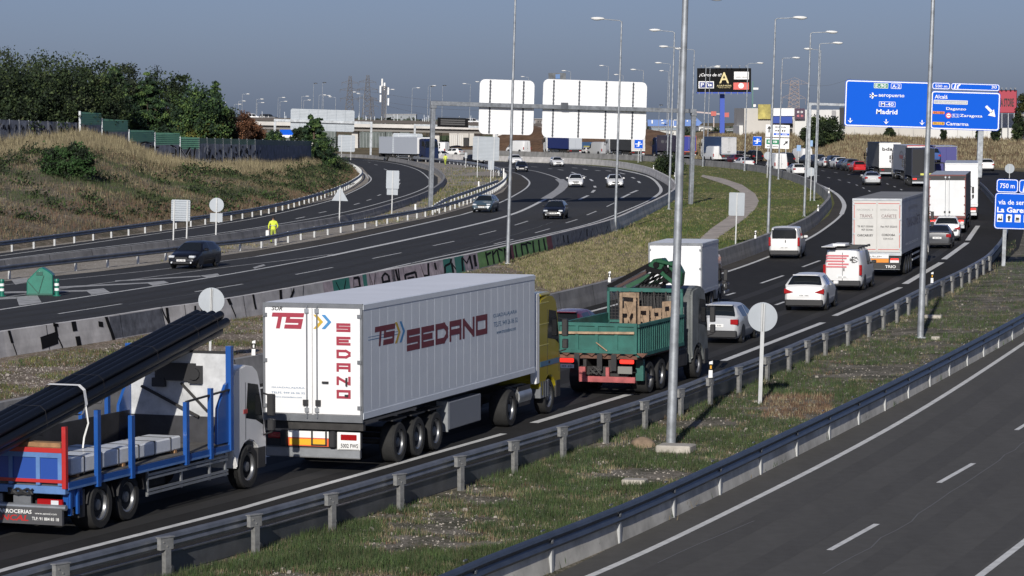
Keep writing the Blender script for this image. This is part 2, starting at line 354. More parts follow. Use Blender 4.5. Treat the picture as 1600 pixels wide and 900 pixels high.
# outgoing
aL = [(-500, 808), (-40, 707), (60, 685), (146, 666), (500, 586), (885, 497), (950, 480), (1130, 427), (1200, 402), (1260, 375), (1292, 355), (1315, 335), (1319, 320), (1308, 304), (1285, 291), (1250, 279), (1180, 265), (1100, 257)]
line(ml, aL, .22, .018)
line(ml, aL[11:], .38, .0185)
line(ml, [(-500, 1032), (-40, 905), (22, 887), (380, 794.6), (440, 777), (787, 678.5)], .2, .018)
for a, b in (((834, 661.6), (984, 616.5)), ((1130, 564.5), (1286, 504.5)), ((1304, 494), (1407, 449.5)), ((1414, 444), (1471, 410.5)), ((1475, 405.5), (1511, 379.5)), ((1512, 376), (1528, 353))):
    line(ml, [a, b], .26 if a[0] < 1400 else .34, .018)
for a, b in (((400, 718), (432, 710)), ((100, 793), (160, 778)), ((1135, 462), (1148, 458)), ((1189, 443), (1224, 431)), ((1254, 417.5), (1281, 407.5)), ((1212, 477), (1226, 472)), ((700, 640), (745, 627)), ((960, 555), (1000, 543))):
    line(ml, [a, b], .16, .018)
line(ml, [(1300, 398), (1345, 372), (1372, 345), (1380, 325), (1370, 307), (1345, 292), (1318, 283), (1270, 273), (1190, 260), (1050, 250)], .16, .018, (3.5, 9), 2)
line(ml, [(1420, 395), (1440, 350), (1441, 325), (1420, 303), (1385, 287), (1350, 277), (1300, 269), (1200, 256), (1060, 247)], .16, .018, (3.5, 9), 5)
# incoming
bL = [(-500, 508), (-40, 452), (0, 446), (92, 437.5), (260, 420), (337, 409.5), (400, 401), (520, 380), (720, 336), (775, 319), (808, 303), (824, 292), (827, 284), (816, 274.5), (800, 269), (770, 263), (700, 256)]
line(mo, bL, .16, .008); line(ml, bL[6:9], .18, .0085); line(ml, bL[8:14], .2, .0085)
bS = [(-500, 560), (-40, 490), (0, 484), (165, 459), (320, 435), (515, 400), (720, 356), (800, 335), (853, 311), (874, 297), (881, 287), (874, 280), (850, 271), (827, 266), (770, 260), (700, 254)]
line(ml, bS, .2, .008); line(ml, bS[5:9], .36, .0085); line(mo, bS[8:12], 1.1, .009)
line(mo, [(0, 466), (92, 452), (205, 437), (350, 418), (470, 404), (520, 397)], .15, .008)
bR = [(-500, 606), (-40, 534), (0, 527), (162, 502), (311, 480), (500, 446), (575, 427), (680, 403), (800, 378), (920, 350), (985, 326), (1020, 310), (1032, 300), (1030, 290), (1010, 275), (962, 264), (885, 257), (800, 254), (700, 251)]
line(ml, bR, .18, .008); line(ml, bR[11:16], .34, .0085)
for a, b in (((91, 490.5), (190, 475)), ((305, 456), (379, 444)), ((462, 429), (520, 418)), ((582, 404), (627, 395)), ((677, 384), (710, 377)), ((749, 367), (775, 360.5)), ((804, 352), (825, 345.5)), ((772, 381.5), (802, 374)), ((836, 364), (859, 357.5)), ((884, 348.5), (902, 343)), ((948, 323), (960, 317)), ((917, 336), (932, 330))):
    line(ml, [a, b], .13, .008)
for c in ([(905, 312), (919, 305.5)], [(925, 301), (929, 297)], [(930, 293), (929, 290.5)], [(926, 283), (922, 280)], [(915, 276.5), (909, 274)], [(900, 271.5), (893, 269)], [(880, 266), (872, 265)], [(862, 264), (857, 263.5)],
          [(970, 310), (984, 303)], [(996, 297.5), (985, 302)], [(1000, 286), (997, 283)], [(992, 279), (987, 277)], [(976, 272), (968, 270)], [(955, 267.5), (947, 266.5)], [(938, 267), (930, 266)], [(918, 265), (911, 264)], [(902, 262.7), (894, 262)], [(840, 261), (830, 260.5)]):
    line(ml, c, .3, .008)
# gore hatching
for q in ([(25, 464), (58, 461), (65, 473), (30, 478)], [(133, 453.5), (162, 450.5), (172, 457), (143, 461)], [(228, 441.5), (256, 439), (264, 442), (239, 447)], [(312, 431), (340, 427.5), (343, 430), (325, 434.5)],
          [(17, 437), (42, 434.5), (46, 440), (24, 445)], [(395, 418), (412, 413), (415, 415), (398, 420)],
          [(-20, 456.5), (133, 453.5), (136, 455.5), (-20, 459)], [(60, 449.5), (228, 441.5), (231, 443), (60, 452)], [(-20, 466), (25, 464), (27, 467), (-20, 469)], [(180, 438.5), (312, 431), (314, 432.5), (180, 440)]):
    pts = [P(*c) for c in q]
    for p in pts: p.z = .0095
    mo.face(pts)
# ramp
line(ml, [(-500, 468), (-40, 412), (0, 406), (320, 367.5), (400, 356), (527, 334), (620, 310), (650, 300), (667, 292), (672, 285), (666, 275), (650, 264.5), (620, 256), (582, 251), (545, 249)], .16, .012)
line(ml, [(-500, 460), (-40, 405), (0, 400), (320, 354), (400, 341), (515, 314), (548, 301), (571, 289), (580, 280), (575, 273)], .16, .012)
line(ml, [(575, 279), (570, 271), (560, 266)], .16, .012)
for a, b in (((498, 333), (510, 330.5)), ((462, 342), (476, 339)), ((553, 320), (562, 317.5)), ((573, 313.5), (580, 311.5)), ((590, 306), (595, 304)), ((622, 290), (625, 286)), ((624, 283), (624, 280)), ((600, 264), (605, 266)), ((585, 257), (590, 258)), ((575, 253.5), (579, 254))):
    line(ml, [a, b], .16, .012)
# service road
line(ml, [(640, 1010), (930, 898), (1166, 787), (1400, 664), (1600, 537), (1720, 452)], .17, .02)
for a, b in (((1296, 861), (1370, 820)), ((1467, 755.5), (1521, 725)), ((1588, 673), (1625, 650))): line(ml, [a, b], .13, .02)
line(ml, [(1500, 925), (1535, 898), (1600, 848), (1700, 770)], .16, .02)
o = ml.build('road_markings', paint); o['kind'] = 'structure'
o = mo.build('worn_road_markings', paint_old); o['kind'] = 'structure'
# ---------------------------------------------------------------- barriers and guard rails
def proj(p):
    d = Vector(p) - Vector((0, 0, HC)); f = d.y * cp - d.z * sp; u = d.y * sp + d.z * cp
    return 800 + FPX * d.x / f, 450 - FPX * u / f
conc = M('barrier_concrete', (.54, .52, .5), .85, var=.22, vs=.9, bump=.2, bs=9)
conc_dark = M('weathered_concrete', (.25, .245, .24), .88, var=.28, vs=.7, bump=.2, bs=9)
galv = M('galvanised_steel', (.42, .44, .46), .42, .75, var=.15, vs=2)
galv_d = M('weathered_steel', (.2, .21, .225), .5, .6, var=.2, vs=1.5)
white_post = M('post_galvanised_pale', (.48, .49, .49), .5, .2, var=.1)
black = M('matt_black', (.008, .008, .009), .8, spec=.15)
whitep = M('white_paint', (.8, .8, .78), .45)
def flat(pts, z=0.):
    out = [p.copy() for p in pts]
    for p in out: p.z = z
    return out
def loft(mb, path, prof, m=0, cap=True):
    rows = []
    for off, z in prof:
        rows.append([Vector((p.x, p.y, p.z + z)) for p in side(path, off)])
    cols = [list(c) for c in zip(*rows)]
    mb.grid(cols, m)
    if cap: mb.face(cols[0], m); mb.face(cols[-1][::-1], m)
    return mb
NJ = [(-.25, 0), (-.22, .25), (-.17, .5), (-.12, .9), (.12, .9), (.17, .5), (.22, .25), (.25, 0)]
def barrier(path, label, mat, k=1.):
    path = flat(path); o = loft(MB(), path, [(a, z * k) for a, z in NJ]).build('concrete_barrier', mat); tag(o, label, 'barrier')
    j = MB()
    for p, d in walk(path, 3, 6):
        r = Vector((d.y, -d.x, 0)); q = [p + r * a + Vector((0, 0, z)) for a, z in ((-.178, .5), (-.126, .905), (.126, .905), (.178, .5), (.228, .25), (.256, .02))]
        q = [Vector((v.x, v.y, v.z * k)) for v in q]
        for a, b in zip(q, q[1:]): j.face([a - d * .02, b - d * .02, b + d * .02, a + d * .02])
    absorb(o, j, [black]); return o
bB = barrier(barB, 'pale concrete barrier covered in graffiti along the incoming carriageway', conc)
bE = barrier(barE, 'plain grey concrete barrier edging the left side of the queueing traffic', conc_dark)
rampbar = pxl([(-600, 500), (-60, 432), (0, 424), (150, 405.5), (339, 381.5), (400, 371.5), (532, 350), (620, 326), (670, 306.5), (692, 289), (692, 279), (668, 264.5), (620, 253), (570, 247), (512, 244.5)], 0)
bR_ = barrier(rampbar, 'curved concrete barrier along the right side of the entry ramp', conc_dark, .66)
# graffiti painted on the near face of the incoming barrier
fb = flat(barB); fpx = [proj(p)[0] for p in fb]
def onface(x, t, off=.006):
    for i in range(len(fb) - 1):
        if fpx[i] <= x < fpx[i + 1] or i == len(fb) - 2 or (fpx[i + 1] < fpx[i]):
            k = min(1, max(0, (x - fpx[i]) / max(.01, (fpx[i + 1] - fpx[i])))); p = fb[i].lerp(fb[i + 1], k); d = (fb[i + 1] - fb[i]).normalized(); break
    r = Vector((d.y, -d.x, 0)); z = .9 * t
    w_ = .25 - .03 * z / .25 if z < .25 else (.22 - .05 * (z - .25) / .25 if z < .5 else .17 - .05 * (z - .5) / .4)
    return p + r * (w_ + off) + Vector((0, 0, z))
def patch(mb, q, off, n=4, m=0):
    """a (x,t) quad laid on the sloping face: bottom-left, bottom-right, top-right, top-left"""
    ts = [0, .09, .36, 1]
    (ax, at_), (bx, bt), (cx_, ct), (dx, dt) = q
    rows = []
    for i in range(9):
        v = i / 8; l = (ax + (dx - ax) * v, at_ + (dt - at_) * v); r = (bx + (cx_ - bx) * v, bt + (ct - bt) * v)
        rows.append([onface(l[0] + (r[0] - l[0]) * k / n, l[1] + (r[1] - l[1]) * k / n, off) for k in range(n + 1)])
    mb.grid(rows, m)
gk = MB()
def stroke(pts, w_, off=.012, m=0):
    for (x0, t0), (x1, t1) in zip(pts, pts[1:]):
        if abs(x1 - x0) < w_: patch(gk, [(x0 - w_ / 2, t0), (x0 + w_ / 2, t0), (x1 + w_ / 2, t1), (x1 - w_ / 2, t1)], off, 2, m)
        else:
            h = w_ / 45; patch(gk, [(x0, t0 - h), (x1, t1 - h), (x1, t1 + h), (x0, t0 + h)], off, 2, m)
for s_, w_ in (([(16, 0), (12, .5), (9, 1)], 4), ([(88, 0), (82, .5), (81, 1)], 4), ([(56, .32), (82, .45)], 11), ([(78, .99), (86, .93)], 3), ([(111, .6), (110, 1)], 7), ([(114, 0), (113, .38)], 7),
               ([(168, 0), (165, .5), (161, 1)], 4.5), ([(250, .2), (246, 1)], 3), ([(258, .05), (252, .6), (248, 1)], 4), ([(256, .3), (256, .98)], 4), ([(298, .45), (300, .9)], 3), ([(300, .45), (312, .6)], 4), ([(311, .5), (309, 1)], 4),
               ([(360, .1), (355, .7), (352, 1)], 5), ([(392, .3), (391, 1)], 3), ([(432, .1), (434, 1)], 4), ([(446, .4), (455, .9)], 5), ([(466, .3), (470, 1)], 3), ([(148, .75), (155, .7)], 5)): stroke(s_, w_)
gmats = [black, M('graffiti_teal', (.03, .22, .16), .6), M('graffiti_mauve', (.48, .4, .41), .7, var=.3, vs=2), M('graffiti_green', (.16, .34, .08), .6, var=.15, vs=2), M('graffiti_grey', (.13, .135, .15), .7, var=.4, vs=2.5), M('graffiti_wine', (.16, .03, .04), .7)]
for x0, x1, m in ((166, 250, 4), (500, 545, 2), (515, 541, 1), (541, 690, 2), (562, 568, 1), (600, 612, 4), (688, 700, 1), (706, 720, 1), (720, 742, 2), (742, 850, 3), (790, 801, 5), (850, 858, 5), (858, 905, 4), (905, 950, 4)):
    lo, hi = (.05, .97) if m != 1 else (.0, 1)
    patch(gk, [(x0, lo), (x1, lo), (x1, hi), (x0, hi)], .006 if m in (2, 4) else .009, max(2, int((x1 - x0) / 8)), m)
rg = random.Random(3)
for s_, w_ in (([(520, .9), (528, .1), (536, .9)], 3), ([(545, .1), (548, .9), (556, .9), (556, .4), (547, .4)], 3), ([(573, .95), (577, .1), (582, .95)], 3.2), ([(592, .1), (592, .7), (597, .85), (602, .7), (602, .1)], 3), ([(592, .4), (602, .4)], 3), ([(614, .95), (616, .2)], 3), ([(618, .95), (618, .1)], 2),
               ([(627, .1), (627, .55), (644, .6), (644, .2)], 3), ([(630, .35), (641, .35)], 2), ([(653, .95), (656, .3), (663, .25), (665, .95)], 3), ([(675, .9), (676, .5)], 3), ([(688, .1), (690, .6), (699, .7), (701, .95)], 3), ([(701, .1), (701, .7), (706, .3)], 3), ([(716, .1), (718, .9), (724, .5), (730, .9), (731, .1)], 3), ([(737, .2), (737, .9)], 4)): stroke(s_, w_)
for x in range(756, 850, 9):
    stroke([(x, .08), (x + rg.uniform(-2, 2), .9)], 2.4, .014)
    if rg.random() < .6: stroke([(x, rg.uniform(.6, .95)), (x + 7, rg.uniform(.6, .95))], 3, .014)
for x in range(864, 946, 6): stroke([(x, rg.uniform(.1, .3)), (x + rg.uniform(-3, 5), rg.uniform(.6, .9))], 1.6, .014)
absorb(bB, gk, gmats)

post_me = MB().box(-.06, .06, -.05, .05, 0, .74).box(-.07, .07, .05, .14, .46, .72).mesh('post', white_post)
postd_me = MB().box(-.06, .06, -.05, .05, 0, .72).mesh('post', white_post)
WB = [(.0, .44), (.05, .47), (.08, .52), (.02, .57), (0, .595), (.02, .62), (.08, .67), (.05, .72), (0, .75)]
def guardrail(path, label, mat, sgn=1, step=4., pme=post_me, lower=False, mate=None, poff=-.12):
    path = flat(path); o = empty('guardrail', path[0], label, 'guardrail')
    base = [p - path[0] for p in path]
    b = MB(); loft(b, base, [(sgn * a, z) for a, z in WB] + [(sgn * -.006, z) for a, z in WB[::-1]], cap=False)
    b.build('beam', mat, o, smooth=True)
    if lower:
        b = MB(); loft(b, base, [(-.02, .03), (-.02, .42), (-.09, .43), (-.09, .45), (.0, .45), (0, .03)]); b.build('lower_panel', mate, o)
    for p, d in walk(side(base, poff * sgn), 1, step):
        q = link('post', pme, o, p); q.rotation_euler = (0, 0, math.atan2(-d.x, d.y) + (math.pi / 2 if True else 0) * 0)
    return o
railM = pxl([(-600, 500), (-60, 426), (0, 417), (262, 388), (332, 379), (400, 372), (470, 359), (595, 338), (677, 323), (730, 308), (772, 291), (790, 278), (790, 270), (778, 266)], .7)
guardrail(railM, 'long steel guardrail on white posts between the ramp and incoming lanes', galv_d, 1)
guardrail(pxl([(677, 322), (700, 309), (737, 296), (778, 281.5)], .7), 'short second guardrail splitting off beside the round sign verge', galv_d, 1)
guardrail(pxl([(783, 264), (765, 259), (730, 252.5), (681, 247.5), (600, 244)], .7), 'pale far guardrail following the bend behind the hatched sign back', galv, -1)
railD = pxl([(-600, 447), (-60, 385), (0, 378), (265, 344), (400, 325), (520, 295), (560, 276), (566, 268), (562, 262), (545, 254), (515, 249), (490, 247)], .7)
guardrail(railD, 'outer steel guardrail at the foot of the grassy embankment', galv_d, 1)
# near rails: F seen from behind with spacer blocks and a lower panel, H from the road side
fpost = MB().box(-.07, .07, -.05, .05, 0, .78).box(-.075, .075, -.055, -.05, .2, .24)
fpost.box(-.2, .13, -.055, .04, .56, .78); fpost.box(-.22, .15, -.07, .06, .782, .80); fpost.cyl((-.12, -.056, .7), (-.12, -.07, .7), .018); fpost.cyl((-.03, -.056, .62), (-.03, -.07, .62), .018)
fpost_me = fpost.mesh('post', M('guard_post_steel', (.3, .3, .29), .55, .5, var=.25, vs=6))
steelF = M('dark_guardrail_steel', (.13, .135, .145), .5, .55, var=.25, vs=1.2)
def railing_F():
    path = flat(railF); o = empty('guardrail', path[0], 'dark guardrail with bolted caps on its posts beside the queueing lorries', 'guardrail')
    base = [p - path[0] for p in path]; back = side(base, -.28)
    b = MB(); loft(b, back, [(0, .5), (.07, .52), (.09, .57), (.05, .62), (.05, .64), (.09, .69), (.07, .75), (0, .78), (-.03, .77), (-.03, .5)]); b.build('beam', galv_d, o, smooth=40)
    b = MB(); loft(b, back, [(.0, .02), (.0, .4), (.06, .405), (.06, .43), (-.02, .43), (-.02, .02)]); b.build('lower_panel', steelF, o)
    n = 0
    caps = [P(x, y, .8) for x, y in fcap[2:25]]; ex = caps[0] - caps[1]; caps = [caps[0] + ex * k for k in (3, 2, 1)] + caps
    for i, p in enumerate(caps):
        d = (caps[min(i + 1, len(caps) - 1)] - caps[max(0, i - 1)]); d.z = 0; d.normalize(); p = p.copy(); p.z = 0
        q = link('post', fpost_me, o, p - path[0]); q.rotation_euler = (0, 0, math.atan2(d.y, d.x)-.25)
        k = q.copy(); COL.objects.link(k); 
        if i + 1 < len(caps) and (caps[i + 1] - caps[i]).length > 5.5: k.location = (p + caps[i + 1].xy.to_3d()) / 2 - path[0]; k.location.z = 0
        else: bpy.data.objects.remove(k)
railing_F()
def railing_H():
    path = flat(railH); o = empty('guardrail', path[0], 'glossy blue grey guardrail along the near service road edge', 'guardrail')
    base = [p - path[0] for p in path]
    b = MB(); loft(b, base, [(.0, .42), (.06, .44), (.09, .49), (.04, .55), (.02, .585), (.04, .62), (.09, .68), (.07, .73), (0, .76), (-.02, .76), (-.02, .42)]); b.build('beam', M('service_guardrail_steel', (.075, .09, .115), .42, .6, var=.2, vs=1.5), o, smooth=40)
    pm = MB().box(-.05, .05, -.135, .02, 0, .44).mesh('post', white_post); cm = MB().box(-.09, .09, .05, .075, .765, .79).mesh('post_cap', galv_d)
    bm_ = MB().cyl((0, 0, 0), (0, -.03, 0), .05, n=8).mesh('bolt', galv_d)
    for p, d in walk(side(base, -.08), 1.2, 4.):
        q = link('post', pm, o, p); q.rotation_euler = (0, 0, math.atan2(d.y, d.x)); q = link('post_cap', cm, o, p); q.rotation_euler = (0, 0, math.atan2(d.y, d.x))
        k = link('bolt', bm_, o, p + Vector((d.y, -d.x, 0)) * .115 + Vector((0, 0, .585))); k.rotation_euler = (0, 0, math.atan2(d.y, d.x))
railing_H()
kerb = flat(railH)
o = loft(MB(), kerb, [(-.5, .0), (-.46, .38), (-.02, .43), (.03, .0)]).build('concrete_apron', M('apron_concrete', (.5, .48, .43), .9, var=.35, vs=.7, bump=.4, bs=7)); tag(o, 'pale sloping concrete apron under the near service road guardrail', 'kerb')

# ---------------------------------------------------------------- embankments
def surf(name, rows, mat, nz=.35, sub=10, kind='structure'):
    """lofts rows of world points (foot to crest) with some roughness"""
    cr = [crom(r, 3) if False else r for r in rows]
    g = []
    for r in rows:
        line_ = []
        for a, b in zip(r, r[1:]):
            for k in range(sub):
                line_.append(a.lerp(b, k / sub))
        line_.append(r[-1]); g.append(line_)
    full = []
    for a, b in zip(g, g[1:]):
        for k in range(8): full.append([p.lerp(q, k / 8) for p, q in zip(a, b)])
    full.append(g[-1])
    nr, nc = len(full), len(full[0])
    for i, r in enumerate(full):
        for j, p in enumerate(r):
            f = min(1, j / 4)
            r[j] = p + Vector((0, 0, nz * f * (pnoise(p * .12) * 1.4 + pnoise(p * .5) * .6)))
    o = MB().grid(full).build(name, mat, smooth=True); o['kind'] = kind
    return full
soil = ramp_mat('embankment_soil', [(.36, (.035, .038, .02)), (.46, (.10, .088, .06)), (.55, (.19, .155, .115)), (.66, (.33, .28, .22))], [.16, 2.6], bump=1, bs=6, fine=(3, .16, (.4, .34, .28)))
EMB = [((-600, 466), (-560, 262, 210)), ((-90, 405), (-80, 224, 252)), ((0, 393), (0, 219, 262)), ((130, 376), (125, 206, 275)), ((200, 367), (195, 220, 285)), ((265, 358), (250, 246, 293)), ((330, 349), (311, 254, 300)), ((400, 337), (400, 257, 314)), ((470, 322), (450, 255, 335)), ((520, 306), (485, 252.5, 362)), ((552, 288), (503, 251, 385)), ((562, 275), (506, 248.5, 410)), ((548, 260), (498, 246.5, 440)), ((500, 248), (480, 244, 480))]
rows = []
for (fx, fy), (cx_, cy_, Y) in EMB:
    f, c = P(fx, fy), at(cx_, cy_, Y); c.z = max(c.z, .3); d = c - f; d.z = 0; d.normalize()
    out = Vector((-.85, .5, 0)) * 70
    rows.append([f, f.lerp(c, .35) + Vector((0, 0, .25)), f.lerp(c, .75) + Vector((0, 0, -.1)), c, c + out * .3 + Vector((0, 0, -.2)), c + out])
embF = surf('embankment', rows, soil, .22, 6)
wallpath = [r[3] for r in rows]
# noise wall on the crest
wgreen = M('green_noise_panel', (.17, .38, .25), .5, var=.12, vs=1)
wgreen_d = M('dark_green_noise_panel', (.06, .11, .09), .6, var=.2, vs=1)
wgrey = M('painted_over_panel', (.13, .145, .185), .75, var=.5, vs=1.3)
wall = empty('noise_barrier', at(200, 230, 285), 'stepped green and graffiti covered noise barrier on top of the embankment', 'noise barrier')
wo = wall.location.copy()
def wz(x):     # world point under pixel x on the crest line
    for a, b in zip(EMB, EMB[1:]):
        (x0, y0, Y0), (x1, y1, Y1) = a[1], b[1]
        if x0 <= x < x1: k = (x - x0) / (x1 - x0); return at(x, y0 + (y1 - y0) * k + 2, Y0 + (Y1 - Y0) * k)
    return at(x, 252, 362)
def tz(x, ytop): p = wz(x); return at(x, ytop, p.y).z
segs = [(x, x + 15, 185 + (x + 45) * .04, 185 + (x + 60) * .04, 0) for x in range(-150, 120, 15)]
segs += [(125, 157, 174.5, 177, 1), (159, 199, 185.5, 188, 1), (201, 240, 203, 204, 1), (241.5, 280, 207, 208, 1), (281, 311, 214, 215, 1)]
segs += [(x, min(486, x + 12.5), 215.5 + (x - 311) * .028, 215.5 + (x - 298) * .028, 2) for x in [311 + 12.5 * k for k in range(14)]]
wg = [MB() for _ in range(3)]
for x0, x1, y0, y1, k in segs:
    a, b = wz(x0), wz(x1); d = (b - a).normalized(); n = Vector((d.y, -d.x, 0)).normalized()
    za, zb = tz(x0, y0), tz(x1, y1); zm = (za + zb) / 2 - (1.0 if k == 2 else 1.2 if k == 1 else .0)
    def pan(zlo, zhi_a, zhi_b, mat, nm):
        m = MB(); A, B = a - wo, b - wo
        m.hexa([Vector((A.x, A.y, zlo - wo.z)) + n * .06, Vector((B.x, B.y, zlo - wo.z)) + n * .06, Vector((B.x, B.y, zlo - wo.z)) - n * .06, Vector((A.x, A.y, zlo - wo.z)) - n * .06,
                Vector((A.x, A.y, zhi_a - wo.z)) + n * .06, Vector((B.x, B.y, zhi_b - wo.z)) + n * .06, Vector((B.x, B.y, zhi_b - wo.z)) - n * .06, Vector((A.x, A.y, zhi_a - wo.z)) - n * .06])
        if mat is wgreen:
            for q in range(1, 6):
                zz = zlo + (zhi_a - zlo) * q / 6 - wo.z
                m.bar(Vector((A.x, A.y, zz)) + n * .08, Vector((B.x, B.y, zz)) + n * .08, .06, .05)
        m.build(nm, mat, wall)
    low = min(a.z, b.z) - .8
    if k == 0: pan(low, za, zb, wgrey, 'panel')
    else:
        split = (za + zb) / 2 - (1.15 if k == 1 else .55)
        pan(low, split, split, wgrey, 'panel'); pan(split, za, zb, wgreen if k == 1 else wgreen_d, 'green_panel')
    p = a - wo; zt = max(za, tz(x0, y0)) - wo.z
    pw = .09 if k == 1 else .045; MB().box(p.x - pw, p.x + pw, p.y - .12, p.y + .08, low - wo.z, zt + .05).build('post', galv if k == 1 else galv_d, wall)
# spray lettering strokes on the wall
gw = MB()
def wstroke(pts, w_, m=0, off=.08):
    for (x0, y0), (x1, y1) in zip(pts, pts[1:]):
        q = []
        L = math.hypot(x1 - x0, y1 - y0) or 1; nx, ny = -(y1 - y0) / L * w_ / 2, (x1 - x0) / L * w_ / 2
        for x, y in ((x0 - nx, y0 - ny), (x1 - nx, y1 - ny), (x1 + nx, y1 + ny), (x0 + nx, y0 + ny)):
            p = wz(x); q.append(at(x, y, p.y - .22) - wo)
        gw.face(q, m)
for s_ in ([(204, 228), (206, 223), (212, 223), (214, 232), (218, 240)], [(219, 232), (220, 224), (228, 222), (236, 225), (236, 234), (228, 238), (240, 247)], [(240, 227), (238, 240), (248, 250), (255, 248)], [(244, 230), (256, 231), (256, 250)], [(262, 250), (258, 230), (268, 227), (275, 232), (275, 252)], [(266, 240), (272, 240)], [(282, 252), (281, 229), (290, 243), (297, 230), (297, 252)], [(303, 250), (305, 231)]):
    wstroke(s_, 2.6, 0, .08); wstroke([(x + 1.2, y + 1.4) for x, y in s_], 1.0, 1)
for k in range(230):
    x = rg.choice([rg.uniform(-40, 120), rg.uniform(125, 190), rg.uniform(315, 484), rg.uniform(315, 484)]); p = wz(x)
    yt = 190 + (x + 40) * .04 if x < 125 else (191 + (x - 125) * .28 if x < 195 else 225 + (x - 311) * .02)
    y = rg.uniform(yt, yt + (8 if x < 125 else 22 if x < 195 else 24)); wstroke([(x, y), (x + rg.uniform(-1.5, 1.5), y + rg.uniform(3, 10))], rg.uniform(.7, 2), 0 if rg.random() < .8 else 1)
gw.build('graffiti', [black, M('graffiti_white', (.3, .31, .34), .7)], wall)

# far hill on the right and behind the middle
def hill(name, pts, mat, back=90, nz=.5):
    rows = []
    for x, yb, Yb, yt, Yt in pts:
        f = at(x, yb, Yb); f.z = -.3; c = at(x, yt, Yt)
        rows.append([f, f.lerp(c, .5) + Vector((0, 0, .4)), c, c + Vector((0, back, 0))])
    return surf(name, rows, mat, nz, 6)
hillm = ramp_mat('dry_hillside', [(.34, (.07, .06, .03)), (.47, (.17, .12, .065)), (.56, (.27, .19, .11)), (.68, (.37, .29, .18))], [.07, 1.1], bump=.8, bs=3)
hillR = hill('hillside', [(1085, 243, 525, 225, 560), (1130, 245, 520, 214, 550), (1180, 247, 512, 212, 540), (1235, 250, 500, 212, 535), (1275, 252, 490, 224, 525), (1310, 253, 485, 217, 520), (1350, 255, 478, 215, 518), (1400, 258, 470, 218, 516), (1450, 260, 462, 219, 514), (1530, 264, 452, 220, 512), (1600, 268, 445, 222, 510), (1700, 272, 440, 224, 508)], hillm)
hillL = hill('dirt_mound', [(628, 241, 640, 240, 660), (655, 242, 630, 238, 655), (700, 242, 625, 236, 650), (740, 242, 620, 234, 650), (765, 242, 615, 222, 640), (800, 242, 610, 203, 640), (840, 242, 600, 199, 640), (880, 243, 595, 203, 635), (960, 243, 585, 205, 630), (1030, 244, 575, 207, 625), (1070, 244, 570, 216, 620), (1100, 245, 560, 228, 610)], ramp_mat('brown_earth', [(.34, (.06, .035, .02)), (.5, (.16, .095, .055)), (.7, (.28, .18, .11))], [.09, 1.2], bump=.8, bs=3))
# ---------------------------------------------------------------- vegetation
def leafmat(name, c, var=.35):
    return M(name, c, .75, var=var, vs=.9, spec=.25)
leaf_d = [leafmat('leaf_dark', (.012, .02, .010)), leafmat('leaf_mid', (.024, .04, .016)), leafmat('leaf_light', (.065, .09, .032))]
leaf_e = [leafmat('crown_dark', (.02, .028, .016)), leafmat('crown_mid', (.045, .06, .028)), leafmat('crown_light', (.085, .11, .045))]
leaf_c = [leafmat('cedar_dark', (.02, .04, .022)), leafmat('cedar_mid', (.042, .08, .028)), leafmat('cedar_light', (.10, .155, .045))]
leaf_o = [leafmat('olive_dark', (.04, .045, .012)), leafmat('olive_mid', (.11, .12, .03)), leafmat('olive_light', (.2, .2, .05))]
leaf_b = [leafmat('rust_dark', (.05, .025, .015)), leafmat('rust_mid', (.13, .06, .032)), leafmat('rust_light', (.2, .1, .055))]
bark = M('bark', (.09, .065, .045), .9, var=.3, vs=2)
def crown(mb, rng, cen, rx, rz, nclump, nleaf, ls, shape='round'):
    cl = []
    for _ in range(nclump):
        if shape == 'cone':
            t = 1 - rng.random() ** .58; r = (1 - t) ** .8 * rx * rng.uniform(.25, 1.05) + .1; a = rng.uniform(0, 6.283)
            c = Vector((math.cos(a) * r, math.sin(a) * r, (t * 2 - 1) * rz)); cr = max(.35, rx * .26 * (1.15 - t))
        else:
            d = Vector((rng.gauss(0, 1), rng.gauss(0, 1), rng.gauss(0, 1))).normalized() * (rng.uniform(.45, 1.08))
            c = Vector((d.x * rx, d.y * rx, d.z * rz)); cr = rx * rng.uniform(.18, .34)
        cl.append((c, cr, rng.random()))
    for c, cr, sh in cl:
        for _ in range(nleaf):
            d = Vector((rng.gauss(0, 1), rng.gauss(0, 1), rng.gauss(0, 1))).normalized() * cr * rng.uniform(.3, 1.1)
            if shape == 'cone': d.z *= .45; d.z -= d.xy.length * .25
            p = cen + c + d; n = Vector((rng.gauss(0, 1), rng.gauss(0, 1), rng.gauss(.4, 1))).normalized()
            u = n.orthogonal().normalized(); v = n.cross(u); s = ls * rng.uniform(.6, 1.3)
            k = sh + rng.uniform(-.22, .22); m = 0 if k < .45 else 1 if k < .86 else 2
            mb.face([p - u * s - v * s * .5, p + u * s * .9 - v * s * .4, p + u * s * .3 + v * s * .9], m)
def tree(name, loc, h, rx, label, mats, shape='round', dens=1., ls=.2, seed=1, group=None, cat='tree', trunk=.22, low=.12):
    rng = random.Random(seed); o = empty(name, loc, label, cat, group, lean=True)
    c0 = h * low; rz = (h - c0) / 2; cen = Vector((0, 0, c0 + rz)); t = MB()
    t.tube([(0, 0, 0), (.05, 0, h * .25), (-.05, .05, h * .5), (0, 0, h * .82)], [trunk, trunk * .8, trunk * .5, .05], 7)
    for _ in range(7):
        a = rng.uniform(0, 6.28); z = rng.uniform(.2, .65) * h; L = rx * (.75 if shape != 'cone' else .3)
        t.tube([(0, 0, z), (math.cos(a) * L * .5, math.sin(a) * L * .5, z + L * .25), (math.cos(a) * L, math.sin(a) * L, z + L * .6 * (0 if shape == 'cone' else 1))], [trunk * .4, trunk * .25, .03], 5)
    t.build('trunk', bark, o, smooth=True)
    m = MB(); crown(m, rng, cen, rx, rz, int(80 * dens), int(64), ls, shape); m.build('crown', mats, o)
    return o
